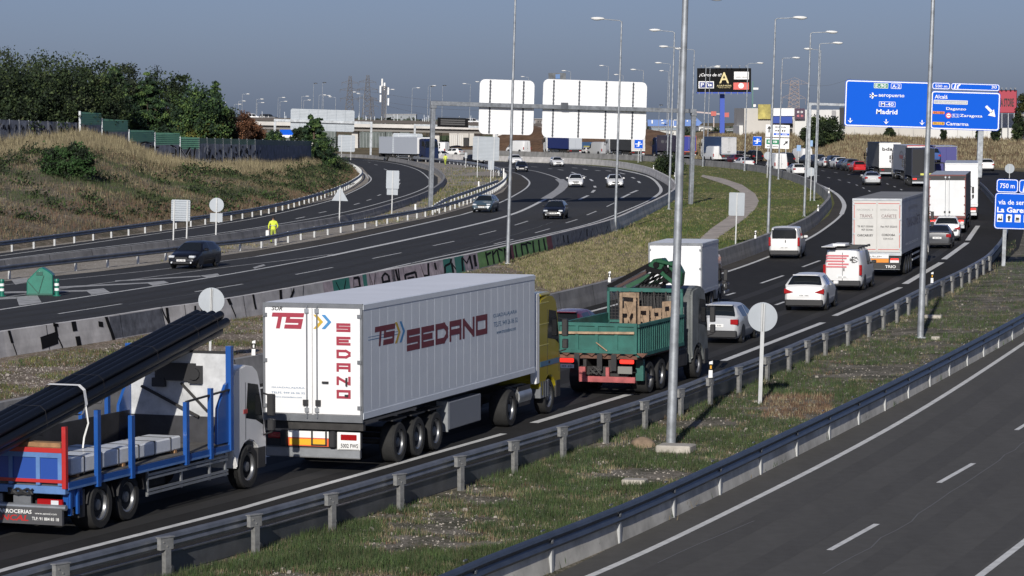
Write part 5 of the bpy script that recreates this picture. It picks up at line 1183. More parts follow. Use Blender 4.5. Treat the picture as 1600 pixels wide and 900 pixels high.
for i in range(6):
    cr.bar((-1.3 + i * .3, 5.3 + .03 * i, 3.0), (.3 + i * .15, 5.4 + .03 * i, 3.86 - .1 * i), .12, .13 if i % 2 == 0 else .08, (0, 2, 1, 0, 1, 2)[i])
crn = cr.build('crane_boom', [black, grd, M('boom_brown', (.06, .03, .025), .7)], o)
m = MB().prism([(.2, 3.5), (.05, 3.72), (.22, 3.92), (.5, 3.95), (.62, 3.8), (.5, 3.6)], 'y', 5.2, 5.7).prism([(.7, 3.62), (.72, 3.86), (.98, 3.82), (1.16, 3.5), (1.12, 3.1), (.96, 2.95), (.92, 3.4)], 'y', 5.25, 5.65).bar((.35, 5.18, 3.88), (.9, 5.18, 3.76), .1, .12).bar((.5, 5.18, 3.5), (.95, 5.18, 3.15), .1, .14)
m.build('crane_knuckle', grd, o, bevel=.02)
MB().cyl((.33, 5.15, 3.74), (.33, 5.2, 3.74), .1).cyl((.98, 5.18, 3.55), (.98, 5.24, 3.55), .13).cyl((.6, 5.16, 3.7), (.7, 5.16, 3.5), .07).bar((.0, 5.2, 3.62), (.9, 5.2, 3.4), .1, .16).bar((.55, 5.2, 3.35), (1.0, 5.2, 3.3), .12, .3).build('crane_joint', black, o)
MB().box(-.25, .45, 5.3, 5.9, 1.0, 3.1).build('crane_column', plast, o)
m = MB()
for i in range(7): m.tube([(-.3 + i * .12, 5.3, 3.05), (.2 + i * .1, 5.2, 3.45 + .05 * (i % 3)), (.6 + i * .06, 5.25, 3.75 - .06 * i), (1.0, 5.3, 3.2 - .05 * i)], .025, 5)
m.build('hydraulic_hoses', black, o)
m = MB()
for i in range(5): m.tube([(-.9 + i * .4, 5.0, 2.9), (-.85 + i * .4, 4.96, 2.5), (-.8 + i * .4, 4.96, 2.2)], .03, 5)
m.build('hanging_straps', chass, o)
cab(o, 6.2, M('old_cab_white', (.13, .14, .14), .5, var=.3, vs=2), H=3.0, L=1.95, wy=7.0)

# ---- white box lorry left of the crane
vb = MB()
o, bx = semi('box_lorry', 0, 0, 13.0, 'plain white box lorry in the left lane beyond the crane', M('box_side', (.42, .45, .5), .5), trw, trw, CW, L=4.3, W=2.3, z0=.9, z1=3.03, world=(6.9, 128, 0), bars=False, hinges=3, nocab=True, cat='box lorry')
for c_ in list(o.children):
    if c_.name.startswith('wheel') and c_.location.y > 3.5: bpy.data.objects.remove(c_, do_unlink=True) if not c_.children else [bpy.data.objects.remove(q, do_unlink=True) for q in list(c_.children) + [c_]]
cab(o, 4.4, CW, W=2.0, H=2.35, L=1.9, low=.35, wheelr=.36, wy=5.45)

# ---- curtain side lorry lettered TRANS CANETE
cam_ = M('cream_doors', (.56, .55, .52), .5, var=.05); cside = M('curtain_grey', (.27, .28, .3), .55, var=.12, vs=.8)
rr = P(1450, 437); d_ = 4740 / 32.4
o, bx = semi('semi_trailer_lorry', 0, 0, 13.0, 'grey curtain sided trailer lorry with red edged cream rear doors', cside, cam_, M('tarp_roof', (.22, .22, .22), .8, var=.2, vs=.5), CW, world=(18.9, 157.0, 0), bars=False, z0=1.2, z1=4.05, lit=True, plate=False, frame=galv)
dd = [c_ for c_ in o.children if c_.name.startswith('door')]
rdl = M('red_outline', (.5, .03, .02), .5)
for k_, (a, b_) in enumerate(((-1.19, -.06), (.06, 1.19))):
    m = MB(); y = -.056
    for (x0, x1, z0_, z1_) in ((a, b_, 3.78, 3.81), (a, b_, 1.4, 1.43), (a, a + .03, 1.43, 3.78) if k_ == 0 else (b_ - .03, b_, 1.43, 3.78)): m.box(x0, x1, y, y + .01, z0_, z1_)
    m.build('red_outline', rdl, dd[k_])
gy = M('grey_lettering', (.25, .25, .25), .5)
txt('NACIONAL  E', (-.62, -.057, 3.47), .09, gy, dd[0], 'B', .85); txt('INTERNACIONAL', (.62, -.057, 3.47), .09, gy, dd[1], 'B', .9)
txt('TRANS.', (-.55, -.057, 3.15), .17, M('brown_lettering', (.16, .08, .08), .5), dd[0], 'B', .68); txt('CAÑETE', (.62, -.057, 3.17), .2, _m['brown_lettering'], dd[1], 'B', .78)
MB().box(-.9, -.2, -.06, -.055, 3.01, 3.03).build('underline', gy, dd[0]); MB().box(.22, 1.02, -.06, -.055, 3.01, 3.03).build('underline', gy, dd[1])
txt('Tf: 957 553500', (-.6, -.057, 2.6), .1, inkm, dd[0], 'B', .82, .02); txt('957 553561', (-.5, -.057, 2.43), .1, inkm, dd[0], 'B', .6, .02); txt('Fax: 957 552615', (.62, -.057, 2.6), .1, inkm, dd[1], 'B', .85, .02)
txt('CARCABUEY', (-.6, -.057, 2.14), .12, inkm, dd[0], 'B', .82, .025); txt('CORDOBA', (.6, -.057, 2.17), .12, inkm, dd[1], 'B', .7, .025); txt('ESPAÑA', (.6, -.057, 1.98), .12, inkm, dd[1], 'B', .5)
lb = [c_ for c_ in o.children if c_.name.startswith('light_bar')][0]
MB().box(-1.15, .62, -.08, -.055, .96, 1.15).build('white_panel', whitep, lb); txt('GUILLEN', (-.1, -.082, 1.05), .09, inkm, lb, 'B', .7, .02)
MB().box(-1.15, .62, -.08, -.055, .74, .94).build('marker_board', M('marker_orange', (.75, .25, .02), .5), lb)
MB().box(.7, 1.15, -.09, -.06, .74, .86).build('number_plate', platem, lb)
sk = MB().box(-1.2, 1.2, -.05, .0, .4, .68).build('skirt_board', plast, o); txt('TRIO', (.72, -.055, .53), .15, wt, sk, 'B', .55, .02)
dk = M('curtain_lettering', (.09, .08, .1), .5)
txt('TRANS-CAÑETE', (1.279, 6.2, 2.75), .62, dk, bx, 'R', 7.5, .02); txt('INTERNACIONAL', (1.279, 6.0, 3.45), .22, gy, bx, 'R', 5)
txt('www.trans-canete.com', (1.279, 5.5, 1.6), .16, wt, bx, 'R', 7)

# ---- white swing door lorry, then the white one in front of it
wt2 = M('ribbed_white', (.68, .69, .69), .5, var=.06, vs=1.2)
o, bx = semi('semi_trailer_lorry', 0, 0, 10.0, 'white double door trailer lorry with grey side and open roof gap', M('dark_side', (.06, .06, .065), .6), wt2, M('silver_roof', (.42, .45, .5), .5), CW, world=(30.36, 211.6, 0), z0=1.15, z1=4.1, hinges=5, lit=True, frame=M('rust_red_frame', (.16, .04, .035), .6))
MB().box(-1.26, 1.26, -.07, .02, 3.72, 4.02).build('roof_gap', plast, bx)
o, bx = semi('semi_trailer_lorry', 0, 0, 8.5, 'tall plain white box trailer just ahead of the double door lorry', trw, trw, M('silver_roof', (.42, .45, .5), .5), CW, world=(35.1, 237, 0), z0=1.15, z1=4.45, bars=False, lit=True, frame=wt2)
# farther lorries of the queue
def far(x, y, s_, hd, label, sm, rm, rf, cm, L=13.6, **k):
    Y = FPX / s_; g_ = Vector(((x - 800) / s_, Y, 0)); return semi('semi_trailer_lorry', 0, 0, hd, label, sm, rm, rf, cm, L=L, world=g_, **k)
gsd = M('taupe_curtain', (.16, .16, .15), .6, var=.1, vs=.8); silr = _m['silver_roof']
o, bx = far(1390, 275, 12.2, 0, 'grey sided lorry with white rear doors lettered bda', gsd, trw, M('grey_roof', (.2, .22, .25), .6), CW, L=13, z1=4.35, W=2.75, bars=False, plate=False, frame=whitep)
txt('bdal', (-.25, -.12, 3.55), .42, inkm, bx, 'B', 1.5, .02)
o, bx = far(1434, 284, 13, 0, 'white trailer lorry with red curved logo on its grey side', M('light_grey_curtain', (.36, .38, .42), .5), trw, M('pale_roof', (.5, .51, .52), .6), CW, L=13, z1=4.3, W=2.7, bars=False, frame=M('red_frame_paint', (.5, .05, .04), .5))
c_ = MB()
for i in range(7):
    a = math.pi * (.15 + i * .11); a2 = a + .34; c_.face([(-1.37, 5 - 2.2 * math.cos(t_) * q, 2.7 + .9 * math.sin(t_) * q) for t_, q in ((a, 1), (a2, 1), (a2, .82), (a, .82))])
c_.build('logo_arc', gy, bx); smudge(bx, (-1.375, 5.2, 2.85), 3.2, .5, 'L', 9, rdl, 'red_marks')
navy = M('navy_tarp', (.012, .018, .045), .6, var=.2)
o, bx = far(1442, 293, 14, 3, 'dark navy tarpaulin lorry with yellow band on tail', M('dark_tarp', (.035, .04, .05), .65), M('black_tarp', (.012, .013, .016), .7), navy, CN, L=9, z0=1.2, z1=4.27, bars=False, lit=True, frame=navy)
MB().box(-.3, 1.0, -.09, -.05, 1.28, 1.5).build('yellow_band', M('reflective_yellow', (.6, .6, .12), .5), bx)
o, bx = far(1478, 287, 13.2, 4, 'blue and silver roofed lorry mostly hidden in the queue', M('violet_side', (.04, .04, .2), .5), M('violet_side', (.04, .04, .2), .5), silr, CW, L=10, z1=4.3, bars=False, lit=True)
# ---------------------------------------------------------------- cars and vans of the queue
car('parked_car', 'hatch', CM, 872, 551, 18, 'dark maroon car roof showing between the yellow cab and green tipper').name = 'moving_car'
car('moving_car', 'hatch', CS, 1119, 538, 16, 'silver hatchback just ahead of the green tipper', lit=False, lower=plast)
car('moving_car', 'suv', CW, 1256, 487, 14, 'white crossover with black lower bumper in the middle lane', lower=plast)
v = car('moving_van', 'van', CW, 1316, 455, 14.5, 'white van with red printed rear doors and ladders on its roof', 'van', lower=plast)
m = MB()
for i in range(5): m.box(-.8, .8, -2.3 + i * .95, -2.26 + i * .95, 1.98, 2.05)
for x in (-.75, .75): m.box(x - .02, x + .02, -2.4, 1.6, 2.05, 2.09)
m.build('roof_rack', plast, v); MB().box(-.95, -.3, -2.9, .8, 2.10, 2.13).box(-.5, .1, -2.2, -.8, 2.13, 2.24).build('roof_load', whitep, v, bevel=.02)
pk_ = M('pink_print', (.6, .16, .18), .5)
for i, (x0, x1, z) in enumerate(((-.78, .3, 1.68), (-.78, .2, 1.56), (-.78, .1, 1.42), (-.7, .3, 1.28), (-.78, .2, 1.15))): MB().box(x0, x1, -2.42, -2.402, z - .035, z + .035).build('printed_line', pk_, v)
m = MB()
for i in range(9): a = i * .7; m.bar((.55 + .2 * math.cos(a), -2.412, 1.5 + .16 * math.sin(a)), (.55 + .2 * math.cos(a * 1.7 + 1), -2.414, 1.5 + .16 * math.sin(a * 1.7 + 1)), .02, .02)
m.build('printed_drawing', inkm, v)
car('moving_van', 'minivan', CW, 1225, 405, 10.5, 'small white van with wide rear window in the left lane', 'van', lower=plast)
car('moving_car', 'sedan', CG, 1464, 389, 11, 'dark grey saloon right behind the double door trailer lane', lit=False)
car('moving_car', 'suv', CW, 1479, 377, 9, 'white sloping back car squeezed ahead of the dark grey saloon')
car('moving_car', 'sedan', CS, 1364, 290, 2, 'silver saloon alone ahead of the cream doored lorry', sc_=1.06)
G_Q = 'small queue cars in the far right lane'
for kd, pt, x, y, hd, lb_ in (('hatch', CR, 1344, 270, -4, 'bright red hatchback at the near end of far car row'), ('suv', CG, 1334, 267.5, -6, 'dark car just behind the bright red hatchback'), ('hatch', CN, 1325, 266, -7, 'dark blue car third in the far car row'),
    ('suv', CW, 1316, 264.5, -8, 'white car between two dark cars in the far row'), ('suvbox', CK, 1307, 263, -8, 'black boxy car in the far car row'), ('hatch', CW, 1297, 262.5, -10, 'white hatchback ahead of black boxy car in far row'),
    ('suvbox', CG, 1283, 261, -10, 'dark grey estate with pale tailgate in the far row'), ('suv', CK, 1269, 259, -12, 'black car half hidden by lamp posts in the far row'), ('suvbox', CK, 1234, 257, -14, 'black boxy car left of the white box van'),
    ('suvbox', CK, 1185, 252.5, -16, 'big dark off-road car left of the white direction sign'), ('suv', CG, 1163, 252, -18, 'dark car in front of the silver curtain trailer'), ('hatch', CM, 1157, 257, -18, 'maroon car beside the concrete barrier in the far lanes'),
    ('sedan', CW, 1170, 263, -15, 'white car mostly hidden behind the barrier left of signs'), ('hatch', CW, 1250, 275, -10, 'white car behind the cluster of lamp posts'), ('suv', CW, 1543, 267.5, 4, 'white crossover alone on the far slip road')):
    car('queue_car', kd, pt, x, y, hd, lb_, group=None if 'slip' in lb_ else G_Q, lod=True, sc_=1.08, plate=False)
car('queue_van', 'bigvan', CW, 1123, 252, -15, 'tall white van before the blue and silver trailer', 'van', lod=True, plate=False)
car('queue_van', 'bigvan', CW, 1262, 257, -18, 'white box van in the far row under the dark tree', 'van', lod=True, plate=False)
car('queue_van', 'bigvan', CW, 1221, 268, -9, 'square backed white van below the white direction sign', 'van', lod=True, plate=False)
car('queue_van', 'bigvan', CS, 947, 243, -30, 'pale grey van left of the dark grey trailer', 'van', lod=True, plate=False)
car('queue_van', 'bigvan', CW, 824, 240, -40, 'white van at the foot of the brown earth mound', 'van', lod=True, plate=False)
car('queue_car', 'hatch', CW, 923, 242, -25, 'white car before the small blue truck far away', group=G_Q, lod=True, plate=False)
# two cars riding on a transporter
CB = paint_m('blue', (.02, .07, .25))
t = place('car_transporter', 0, 0, 3, 'low car transporter frame hidden among the queueing lorries', 'lorry', 0, None, (49.0, 352, 0))
MB().box(-1.2, 1.2, 0, 9, .8, 1.0).box(-1.2, 1.2, 0, 9, 2.35, 2.45).box(-1.2, -1.1, .5, .7, .8, 2.4).box(1.1, 1.2, .5, .7, .8, 2.4).box(-1.2, -1.1, 8.5, 8.7, .8, 2.4).box(1.1, 1.2, 8.5, 8.7, .8, 2.4).build('deck_frame', chass, t)
for yy in (1.5, 2.7):
    for s in (-1, 1): wheel(t, s * 1.0, yy, .45, .4, rimd)
cab(t, 9.2, CN, H=3.1)
for Yo, pt, lb_, xo in ((353.5, CB, 'blue car riding on the transporter deck, nearer one', 0), (358.5, CW, 'white roofed car riding ahead of the blue one on the transporter', .35)):
    c_ = car('carried_car', 'suvbox', pt, 1490, 300, 3, lb_, lod=True, plate=False); c_.location = (49.0 + xo * .2, Yo + 1, 2.47)
# incoming cars, seen from the front
G_I = None
car('moving_car', 'hatch', CK, 283, 421, 196, 'black hatchback passing the striped gore at the left', end='front')
car('moving_car', 'hatch', CT, 752, 332.5, 190, 'dark teal hatchback beside the guardrail in the incoming lane', end='front')
car('moving_car', 'hatch', CK, 864, 343, 187, 'black hatchback with pale windscreen reflections in the middle incoming lane', end='front')
car('moving_car', 'hatch', CW, 899.5, 293, 181, 'white hatchback with black grille left of the tall post', end='front')
car('moving_car', 'sedan', CW, 962, 293.5, 179, 'white saloon behind the slender lamp post in the bend', end='front')
car('moving_car', 'hatch', CK, 815.5, 269, 178, 'black car leading another in the far incoming bend', end='front')
car('moving_car', 'suv', CW, 808, 257.5, 172, 'white car just behind the black one in the bend', end='front')
car('moving_car', 'hatch', CW, 873, 260.5, 172, 'small white hatchback farthest in the incoming bend', end='front', plate=False)
car('moving_car', 'sedan', CK, 752, 256, 150, 'black car glimpsed under the ribbed sign back', end='front', plate=False)
car('moving_car', 'hatch', CW, 702, 249, 140, 'white car glimpsed beside the far worker', end='front', plate=False)
car('moving_car', 'hatch', CR, 630, 247, 140, 'red and white car under the wide ribbed sign back', end='front', plate=False)
# broadside lorries far behind
bluc = M('blue_curtain', (.02, .06, .16), .5); whc = trw; grc = M('charcoal_curtain', (.05, .05, .05), .6)
def far2(xr, yg, hd, label, sm, rm, rf, cm, L=13.2, **k):
    s_ = (yg - 170) / 8.7; return far(xr, yg, s_, hd, label, sm, rm, rf, cm, L=L, **k)
far2(1138.5, 252, -9, 'blue sided trailer lorry with silver ribbed rear left of the billboard mast', bluc, M('silver_doors', (.5, .5, .5), .5, var=.1, vs=2), _m['grey_roof'], CW, frame=silr)
o, bx = far2(1077, 248, -17, 'dark purple trailer lorry with blue and orange rear behind lamp posts', M('purple_curtain', (.03, .022, .05), .5, var=.3), M('blue_rear', (.05, .06, .3), .5), _m['grey_roof'], CN, frame=M('orange_frame', (.5, .15, .08), .5))
smudge(bx, (-1.29, 9, 2.9), 4, .5, 'L', 7, gy, 'pale_marks')
o, bx = far2(997, 246, -15, 'charcoal sided trailer lorry with white rear behind the small blue sign', grc, M('pale_doors', (.62, .6, .58), .5, var=.1, vs=2), _m['grey_roof'], CS, bars=False, frame=whitep)
far2(899, 243, -17, 'royal blue trailer lorry with pale grey rear under the white sign panel', M('royal_blue_curtain', (.015, .03, .16), .5), M('pale_grey_doors', (.45, .48, .52), .5), _m['grey_roof'], CW, bars=False, frame=silr)
o = place('small_truck', 929, 241, -30, 'small blue truck with yellow painted side in the distance', 'truck')
MB().box(-1, 1, 0, 3.6, .7, 2.3).build('box_body', M('truck_blue', (.06, .13, .26), .5), o); MB().box(-1.01, -.99, .2, 2.4, .9, 1.6).box(-.9, .9, -.02, 0, .9, 1.5).build('yellow_panel', M('truck_yellow', (.5, .45, .1), .5), o); cab(o, 3.7, CW, W=1.9, H=2.2, L=1.5, wheelr=.35, wy=4.6)
for s in (-1, 1): wheel(o, s * .8, .9, .35, .3, rimd)
d = R(150); fx = P(676, 253); rear = Vector((fx.x - math.sin(d) * 16.6, fx.y - math.cos(d) * 16.6, 0))
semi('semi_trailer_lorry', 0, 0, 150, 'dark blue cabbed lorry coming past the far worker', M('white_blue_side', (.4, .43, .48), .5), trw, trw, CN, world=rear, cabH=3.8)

# ---------------------------------------------------------------- people
hiv = M('hi_vis_yellow', (.62, .72, .05), .6); hivt = M('hi_vis_trousers', (.3, .36, .04), .7); skin = M('skin', (.4, .24, .16), .6); hair = M('dark_hair', (.02, .016, .014), .8)
def person(px, py, hd, label, pose, held=None):
    p = P(px, py); o = empty('person', (p.x, p.y, .0), label, 'person', rz=-R(hd))
    J = pose; names = list(J); me = bpy.data.meshes.new('body'); E = [('pelvis', 'spine'), ('spine', 'chest'), ('chest', 'neck'), ('neck', 'head'), ('head', 'crown'), ('chest', 'shl'), ('shl', 'ell'), ('ell', 'wrl'), ('wrl', 'hal'), ('chest', 'shr'), ('shr', 'elr'), ('elr', 'wrr'), ('wrr', 'har'),
        ('pelvis', 'hil'), ('hil', 'knl'), ('knl', 'anl'), ('anl', 'tol'), ('pelvis', 'hir'), ('hir', 'knr'), ('knr', 'anr'), ('anr', 'tor')]
    me.from_pydata([J[n][:3] for n in names], [(names.index(a), names.index(b)) for a, b in E], [])
    b = bpy.data.objects.new('body', me); COL.objects.link(b); b.parent = o
    sk = b.modifiers.new('s', 'SKIN'); sk.use_smooth_shade = True
    for i, n in enumerate(names):
        v = me.skin_vertices[0].data[i]; v.radius = (J[n][3], J[n][3] * (.75 if n in ('spine', 'chest', 'pelvis') else 1)); v.use_root = n == 'pelvis'
    b.modifiers.new('d', 'SUBSURF').levels = 2
    dg = bpy.context.evaluated_depsgraph_get(); m2 = bpy.data.meshes.new_from_object(b.evaluated_get(dg)); m2.name = 'body'
    b.modifiers.clear(); b.data = m2
    for mm in (hiv, hivt, skin, hair): m2.materials.append(mm)
    hz = J['pelvis'][2] + .02; nz = J['neck'][2] + .02; hc = Vector(J['head'][:3])
    for f in m2.polygons:
        c = f.center; f.use_smooth = True
        near = min((Vector(J[k][:3]) - c).length for k in ('hal', 'har'))
        f.material_index = 2 if near < .09 else 3 if (c.z < .1) else 1 if c.z < hz - .05 else 2 if c.z > nz else 0
    hd_ = MB().sph((hc.x, hc.y - .015, hc.z + .06), .105, .12, .1, n=12, k=8); hd_.build('hair', hair, o, smooth=True)
    f = MB(); f.sph((hc.x, hc.y + .105, hc.z - .02), .016, .025, .02); f.build('nose', skin, o, smooth=True)
    MB().sph((hc.x - .036, hc.y + .093, hc.z + .012), .012, .01, .01).sph((hc.x + .036, hc.y + .093, hc.z + .012), .012, .01, .01).build('eyes', inkm, o)
    for s, k in ((-1, 'l'), (1, 'r')):
        h = Vector(J['ha' + k][:3]); m = MB(); dd = (h - Vector(J['wr' + k][:3])).normalized()
        for i in range(4): q = h + Vector((.0, (i - 1.5) * .02, 0)); m.tube([q, q + dd * .045, q + dd * .07 + Vector((-s * .02, 0, -.01))], [.01, .009, .007], 5)
        m.tube([h + Vector((-s * .02, .02, 0)), h + Vector((-s * .05, .04, -.02))], [.011, .008], 5); m.build('fingers', skin, o, smooth=True)
    MB().box(-.19, .19, -.13, .13, J['spine'][2] + .02, J['spine'][2] + .06).build('reflective_band', M('reflective_grey', (.5, .5, .48), .4), o, bevel=.03)
    return o
stand = dict(pelvis=(0, 0, .93, .15), spine=(0, .0, 1.1, .14), chest=(0, .02, 1.33, .16), neck=(0, .04, 1.48, .055), head=(0, .06, 1.6, .085), crown=(0, .06, 1.7, .075),
    shl=(-.2, .02, 1.38, .07), ell=(-.3, .0, 1.12, .05), wrl=(-.22, .2, .98, .035), hal=(-.2, .27, .96, .035), shr=(.2, .02, 1.38, .07), elr=(.3, .02, 1.12, .05), wrr=(.3, .14, .92, .035), har=(.3, .19, .87, .035),
    hil=(-.1, 0, .88, .1), knl=(-.12, .05, .49, .068), anl=(-.13, 0, .09, .045), tol=(-.14, .15, .04, .04), hir=(.1, 0, .88, .1), knr=(.12, .06, .49, .068), anr=(.14, .0, .09, .045), tor=(.15, .15, .04, .04))
o = person(427, 380, 170, 'worker in yellow hi-vis clothes holding a pole behind the guardrail', stand)
MB().tube([(-.19, .27, .96), (-.3, .4, .3), (-.33, .46, .02)], .02, 6).build('tool_pole', chass, o)
MB().box(.28, .5, .1, .2, .25, .85).build('pale_sack', whitep, o, bevel=.04)
walk_ = dict(stand); walk_.update(knl=(-.1, .2, .52, .068), anl=(-.1, .22, .09, .045), tol=(-.1, .36, .04, .04), anr=(.12, -.22, .1, .045), tor=(.12, -.09, .04, .04))
person(696, 258.5, 200, 'distant worker in yellow hi-vis walking near the blue lorry', walk_)

# ---------------------------------------------------------------- lamp posts
polem = M('pole_galvanised', (.34, .36, .38), .5, .5, var=.3, vs=2.5); headm = M('lamp_head_white', (.72, .72, .7), .45); headu = M('lamp_glass', (.5, .52, .53), .3)
def lamp(xb, yb, dr, H=15., Y=None, hz_=0, label='', r=.11, arm=1.3, ls=1., base=False, dark=False):
    b = P(xb, yb) if Y is None else at(xb, yb, Y); b.z = hz_
    o = empty('lamp_post', b, label, 'lamp post', 'tall lamp posts along the motorway', lean=True)
    MB().cyl((0, 0, 0), (0, 0, H), r, r * .5, n=12).cyl((0, 0, 0), (0, 0, .04), r * 2, r * 2, n=4).build('pole', polem, o, smooth=40)
    MB().tube([(0, 0, H - .05), (dr * .15, 0, H + .06), (dr * arm, 0, H + .12)], .035, 6).build('arm', polem, o, smooth=True)
    m = MB(); L = .95 * ls
    m.sph((dr * (arm + L * .42), 0, H + .16), L * .55, .17 * ls, .11 * ls, n=10, k=8); hd = m.build('lamp_head', plast if dark else headm, o, smooth=True)
    MB().sph((dr * (arm + L * .5), 0, H + .1), L * .34, .13 * ls, .09 * ls, n=8, k=6).build('lamp_glass', headu, hd, smooth=True)
    return o
lamp(1048, 698, 1, label='thick near lamp post standing on a concrete block in the near verge', r=.13)
lamp(1438, 528, 1, label='lamp post on the near verge in front of the queueing lorries', r=.13)
lamp(793, 412, -1, label='lamp post at the graffiti barrier left of the gantry signs', H=15.0)
LP = [(1057, 409, 1, 14.85, 'lamp post hidden behind the thick near post'), (961, 361, -1, 14.9, 'lamp post beside the white saloon, lamp pointing left'), (1045, 327, -1, 15.3, 'lamp post just left of the thick near post'),
      (1200, 366, 1, 14.9, 'lamp post at the tip of the grass median over the small white van'), (1256.5, 338, 1, 14.8, 'second lamp post from the median tip, lamp pointing right'), (1272, 314, 1, 14.8, 'third lamp post by the round sign at the bend'),
      (1216, 280, 1, 14.9, 'lamp post in front of the white direction sign'), (1163, 267, 1, 15, 'lamp post between the dark cars and blue roadside sign'), (1098, 260, 1, 14.9, 'lamp post crossing the left edge of the black billboard'),
      (1078, 292, -1, 15.2, 'lamp post beside the right gantry leg'), (1042, 266, -1, 15, 'lamp post left of the dark median bush'), (1001, 252, -1, 15, 'lamp post right of the wide white sign panel'), (1055, 300, -1, 15, 'lamp post whose lamp peeps left of the thick post')]
for x, y, d_, H, lb_ in LP: lamp(x, y, d_, H, label=lb_)
FL = [(1262, 300, 1, 80, 1277, 'centred'), ]
far_l = [(1045, 112, -1), (974, 118, -1), (951, 104, -1), (892, 112, -1), (826, 121, -1), (755, 129, -1), (735, 132, -1), (669, 134.5, 1), (644, 138, 1), (604, 140.5, 1), (562, 145, -1), (568, 147.5, -1), (498, 149, 1), (505, 150, 1), (524, 152.5, -1),
         (471, 151, 1), (474, 157, 1), (434, 153, 1), (437, 159, 1), (400, 155.5, 1), (401, 161, 1), (378, 147.5, 1), (372, 158.5, 1), (365, 163.5, 1), (341, 160.5, 1), (1283, 79, -1), (1110, 104, 1)]
pos_w = ['right of the wide white panel', 'above the wide panel right corner', 'above the wide white panel', 'at middle above the wide panel', 'above the gap between white panels', 'above the smaller white panel', 'left of the smaller white panel', 'left of the gantry leg top', 'second left of the gantry leg', 'just right of the telecom mast', 'left of the first pylon', 'between the two pylons', 'above the ribbed panel, left', 'above the ribbed panel, middle', 'above the ribbed panel, right',
         'over the panel left end, upper', 'over the panel left end, lower', 'over the bridge, upper of a pair', 'over the bridge, lower of a pair', 'left on the bridge, upper', 'left on the bridge, lower', 'highest over the bridge left end', 'middle at the bridge left end', 'lowest at the bridge left end', 'touching the rightmost tree', 'centred over a post by the right gantry', 'peeping above the black billboard']
for (x, y, d_), w_ in zip(far_l, pos_w):
    Y = 600 if x > 880 else 700 if x > 600 else 760
    if x in (1283, 1110): Y = 330 if x == 1283 else 540
    top = at(x, y, Y); g0 = -1.0 if Y >= 600 else 0; H = top.z - g0
    lamp(x - H * LEAN * FPX / Y, 0, d_, H, Y=Y, hz_=g0, label='distant lamp post ' + w_, r=.09, arm=1.0, ls=.95)
for x, y in ((489, 131), (503, 130), (672, 136), (691, 134.5), (1031, 165), (1059, 163)):
    top = at(x, y, 700); lamp(x - 12 * LEAN * 6.8, 0, 1, top.z + 1, Y=700, hz_=-1, label={489: 'distant floodlight pole left above the ribbed panel', 503: 'distant floodlight pole right above the ribbed panel', 672: 'distant dark headed pole left of the gantry leg', 691: 'distant dark headed pole right of the gantry leg', 1031: 'short far pole right of the wide panel', 1059: 'short far pole by the right gantry leg'}[x], r=.08, arm=.05, ls=.9, dark=True)
blockm = M('footing_concrete', (.4, .37, .32), .9, var=.25, vs=2, bump=.4)
b = P(1062, 707); o = MB().box(-.55, .35, -.35, .35, 0, .2).build('footing', blockm, bevel=.03); o.location = b; o.rotation_euler[2] = -.3; o.name = 'concrete_block'; tag(o, 'concrete footing block at the foot of thick near lamp post', 'concrete block')
for x, y, lb_, s in ((992, 757, 'small concrete cover half buried in the near verge', .7), (1458, 497, 'flat concrete slab beside the second near lamp post', .9), (1462, 531, 'small broken slab right of the second near lamp post', .4)):
    o = MB().box(-.4 * s, .4 * s, -.3 * s, .3 * s, -.02, .13).build('concrete_block', blockm, bevel=.02); o.location = P(x, y); o.rotation_euler[2] = -.25; tag(o, lb_, 'concrete block')
bo = MB().sph((0, 0, .02), .34, .4, .22, n=14, k=9); bo.v = [tuple(Vector(p) * (1 + .35 * pnoise(Vector(p) * 3.1))) for p in bo.v]
o = bo.build('boulder', M('brown_rock', (.25, .18, .12), .95, var=.3, vs=4, bump=.5), smooth=True); o.location = P(1006, 697); tag(o, 'brown lump of rock left of the thick lamp post foot', 'rock')
# marker posts (delineators) on the barriers
def delin(x, y, z0, label, near=False):
    b = P(x, y, z0); o = empty('marker_post', b, label, 'marker post', 'black and white marker posts', lean=True)
    h = .5
    MB().prism([(-.06, 0), (.06, 0), (.05, h), (-.05, h * .93)], 'y', -.03, .03).build('post', whitep, o); MB().box(-.061, .061, -.034, -.029, h * .45, h * .8).build('black_band', black, o)
    MB().box(-.025, .025, -.04, -.033, h * .52, h * .72).build('reflector', headm if not near else M('amber_reflector', (.7, .35, .02), .4), o)
for x, y, w_ in ((952, 441, 'left of the crane lorry'), (1180, 373, 'nearest the small white van'), (1278, 330, 'at the bend tip'), (1295, 302, 'at the far side of the bend tip'), (1054, 276, 'on the incoming barrier, nearer one'), (1021, 264, 'on the incoming barrier, farther one'), (396, 556, 'beside the big white trailer doors')):
    delin(x, y, .88, 'small black and white marker post ' + w_)
for x, y, w_ in ((1110, 590, 'ahead of the green tipper'), (1456, 442, 'in front of the cream doored lorry')): delin(x, y, .8, 'white and amber marker post on the near rail ' + w_, True)

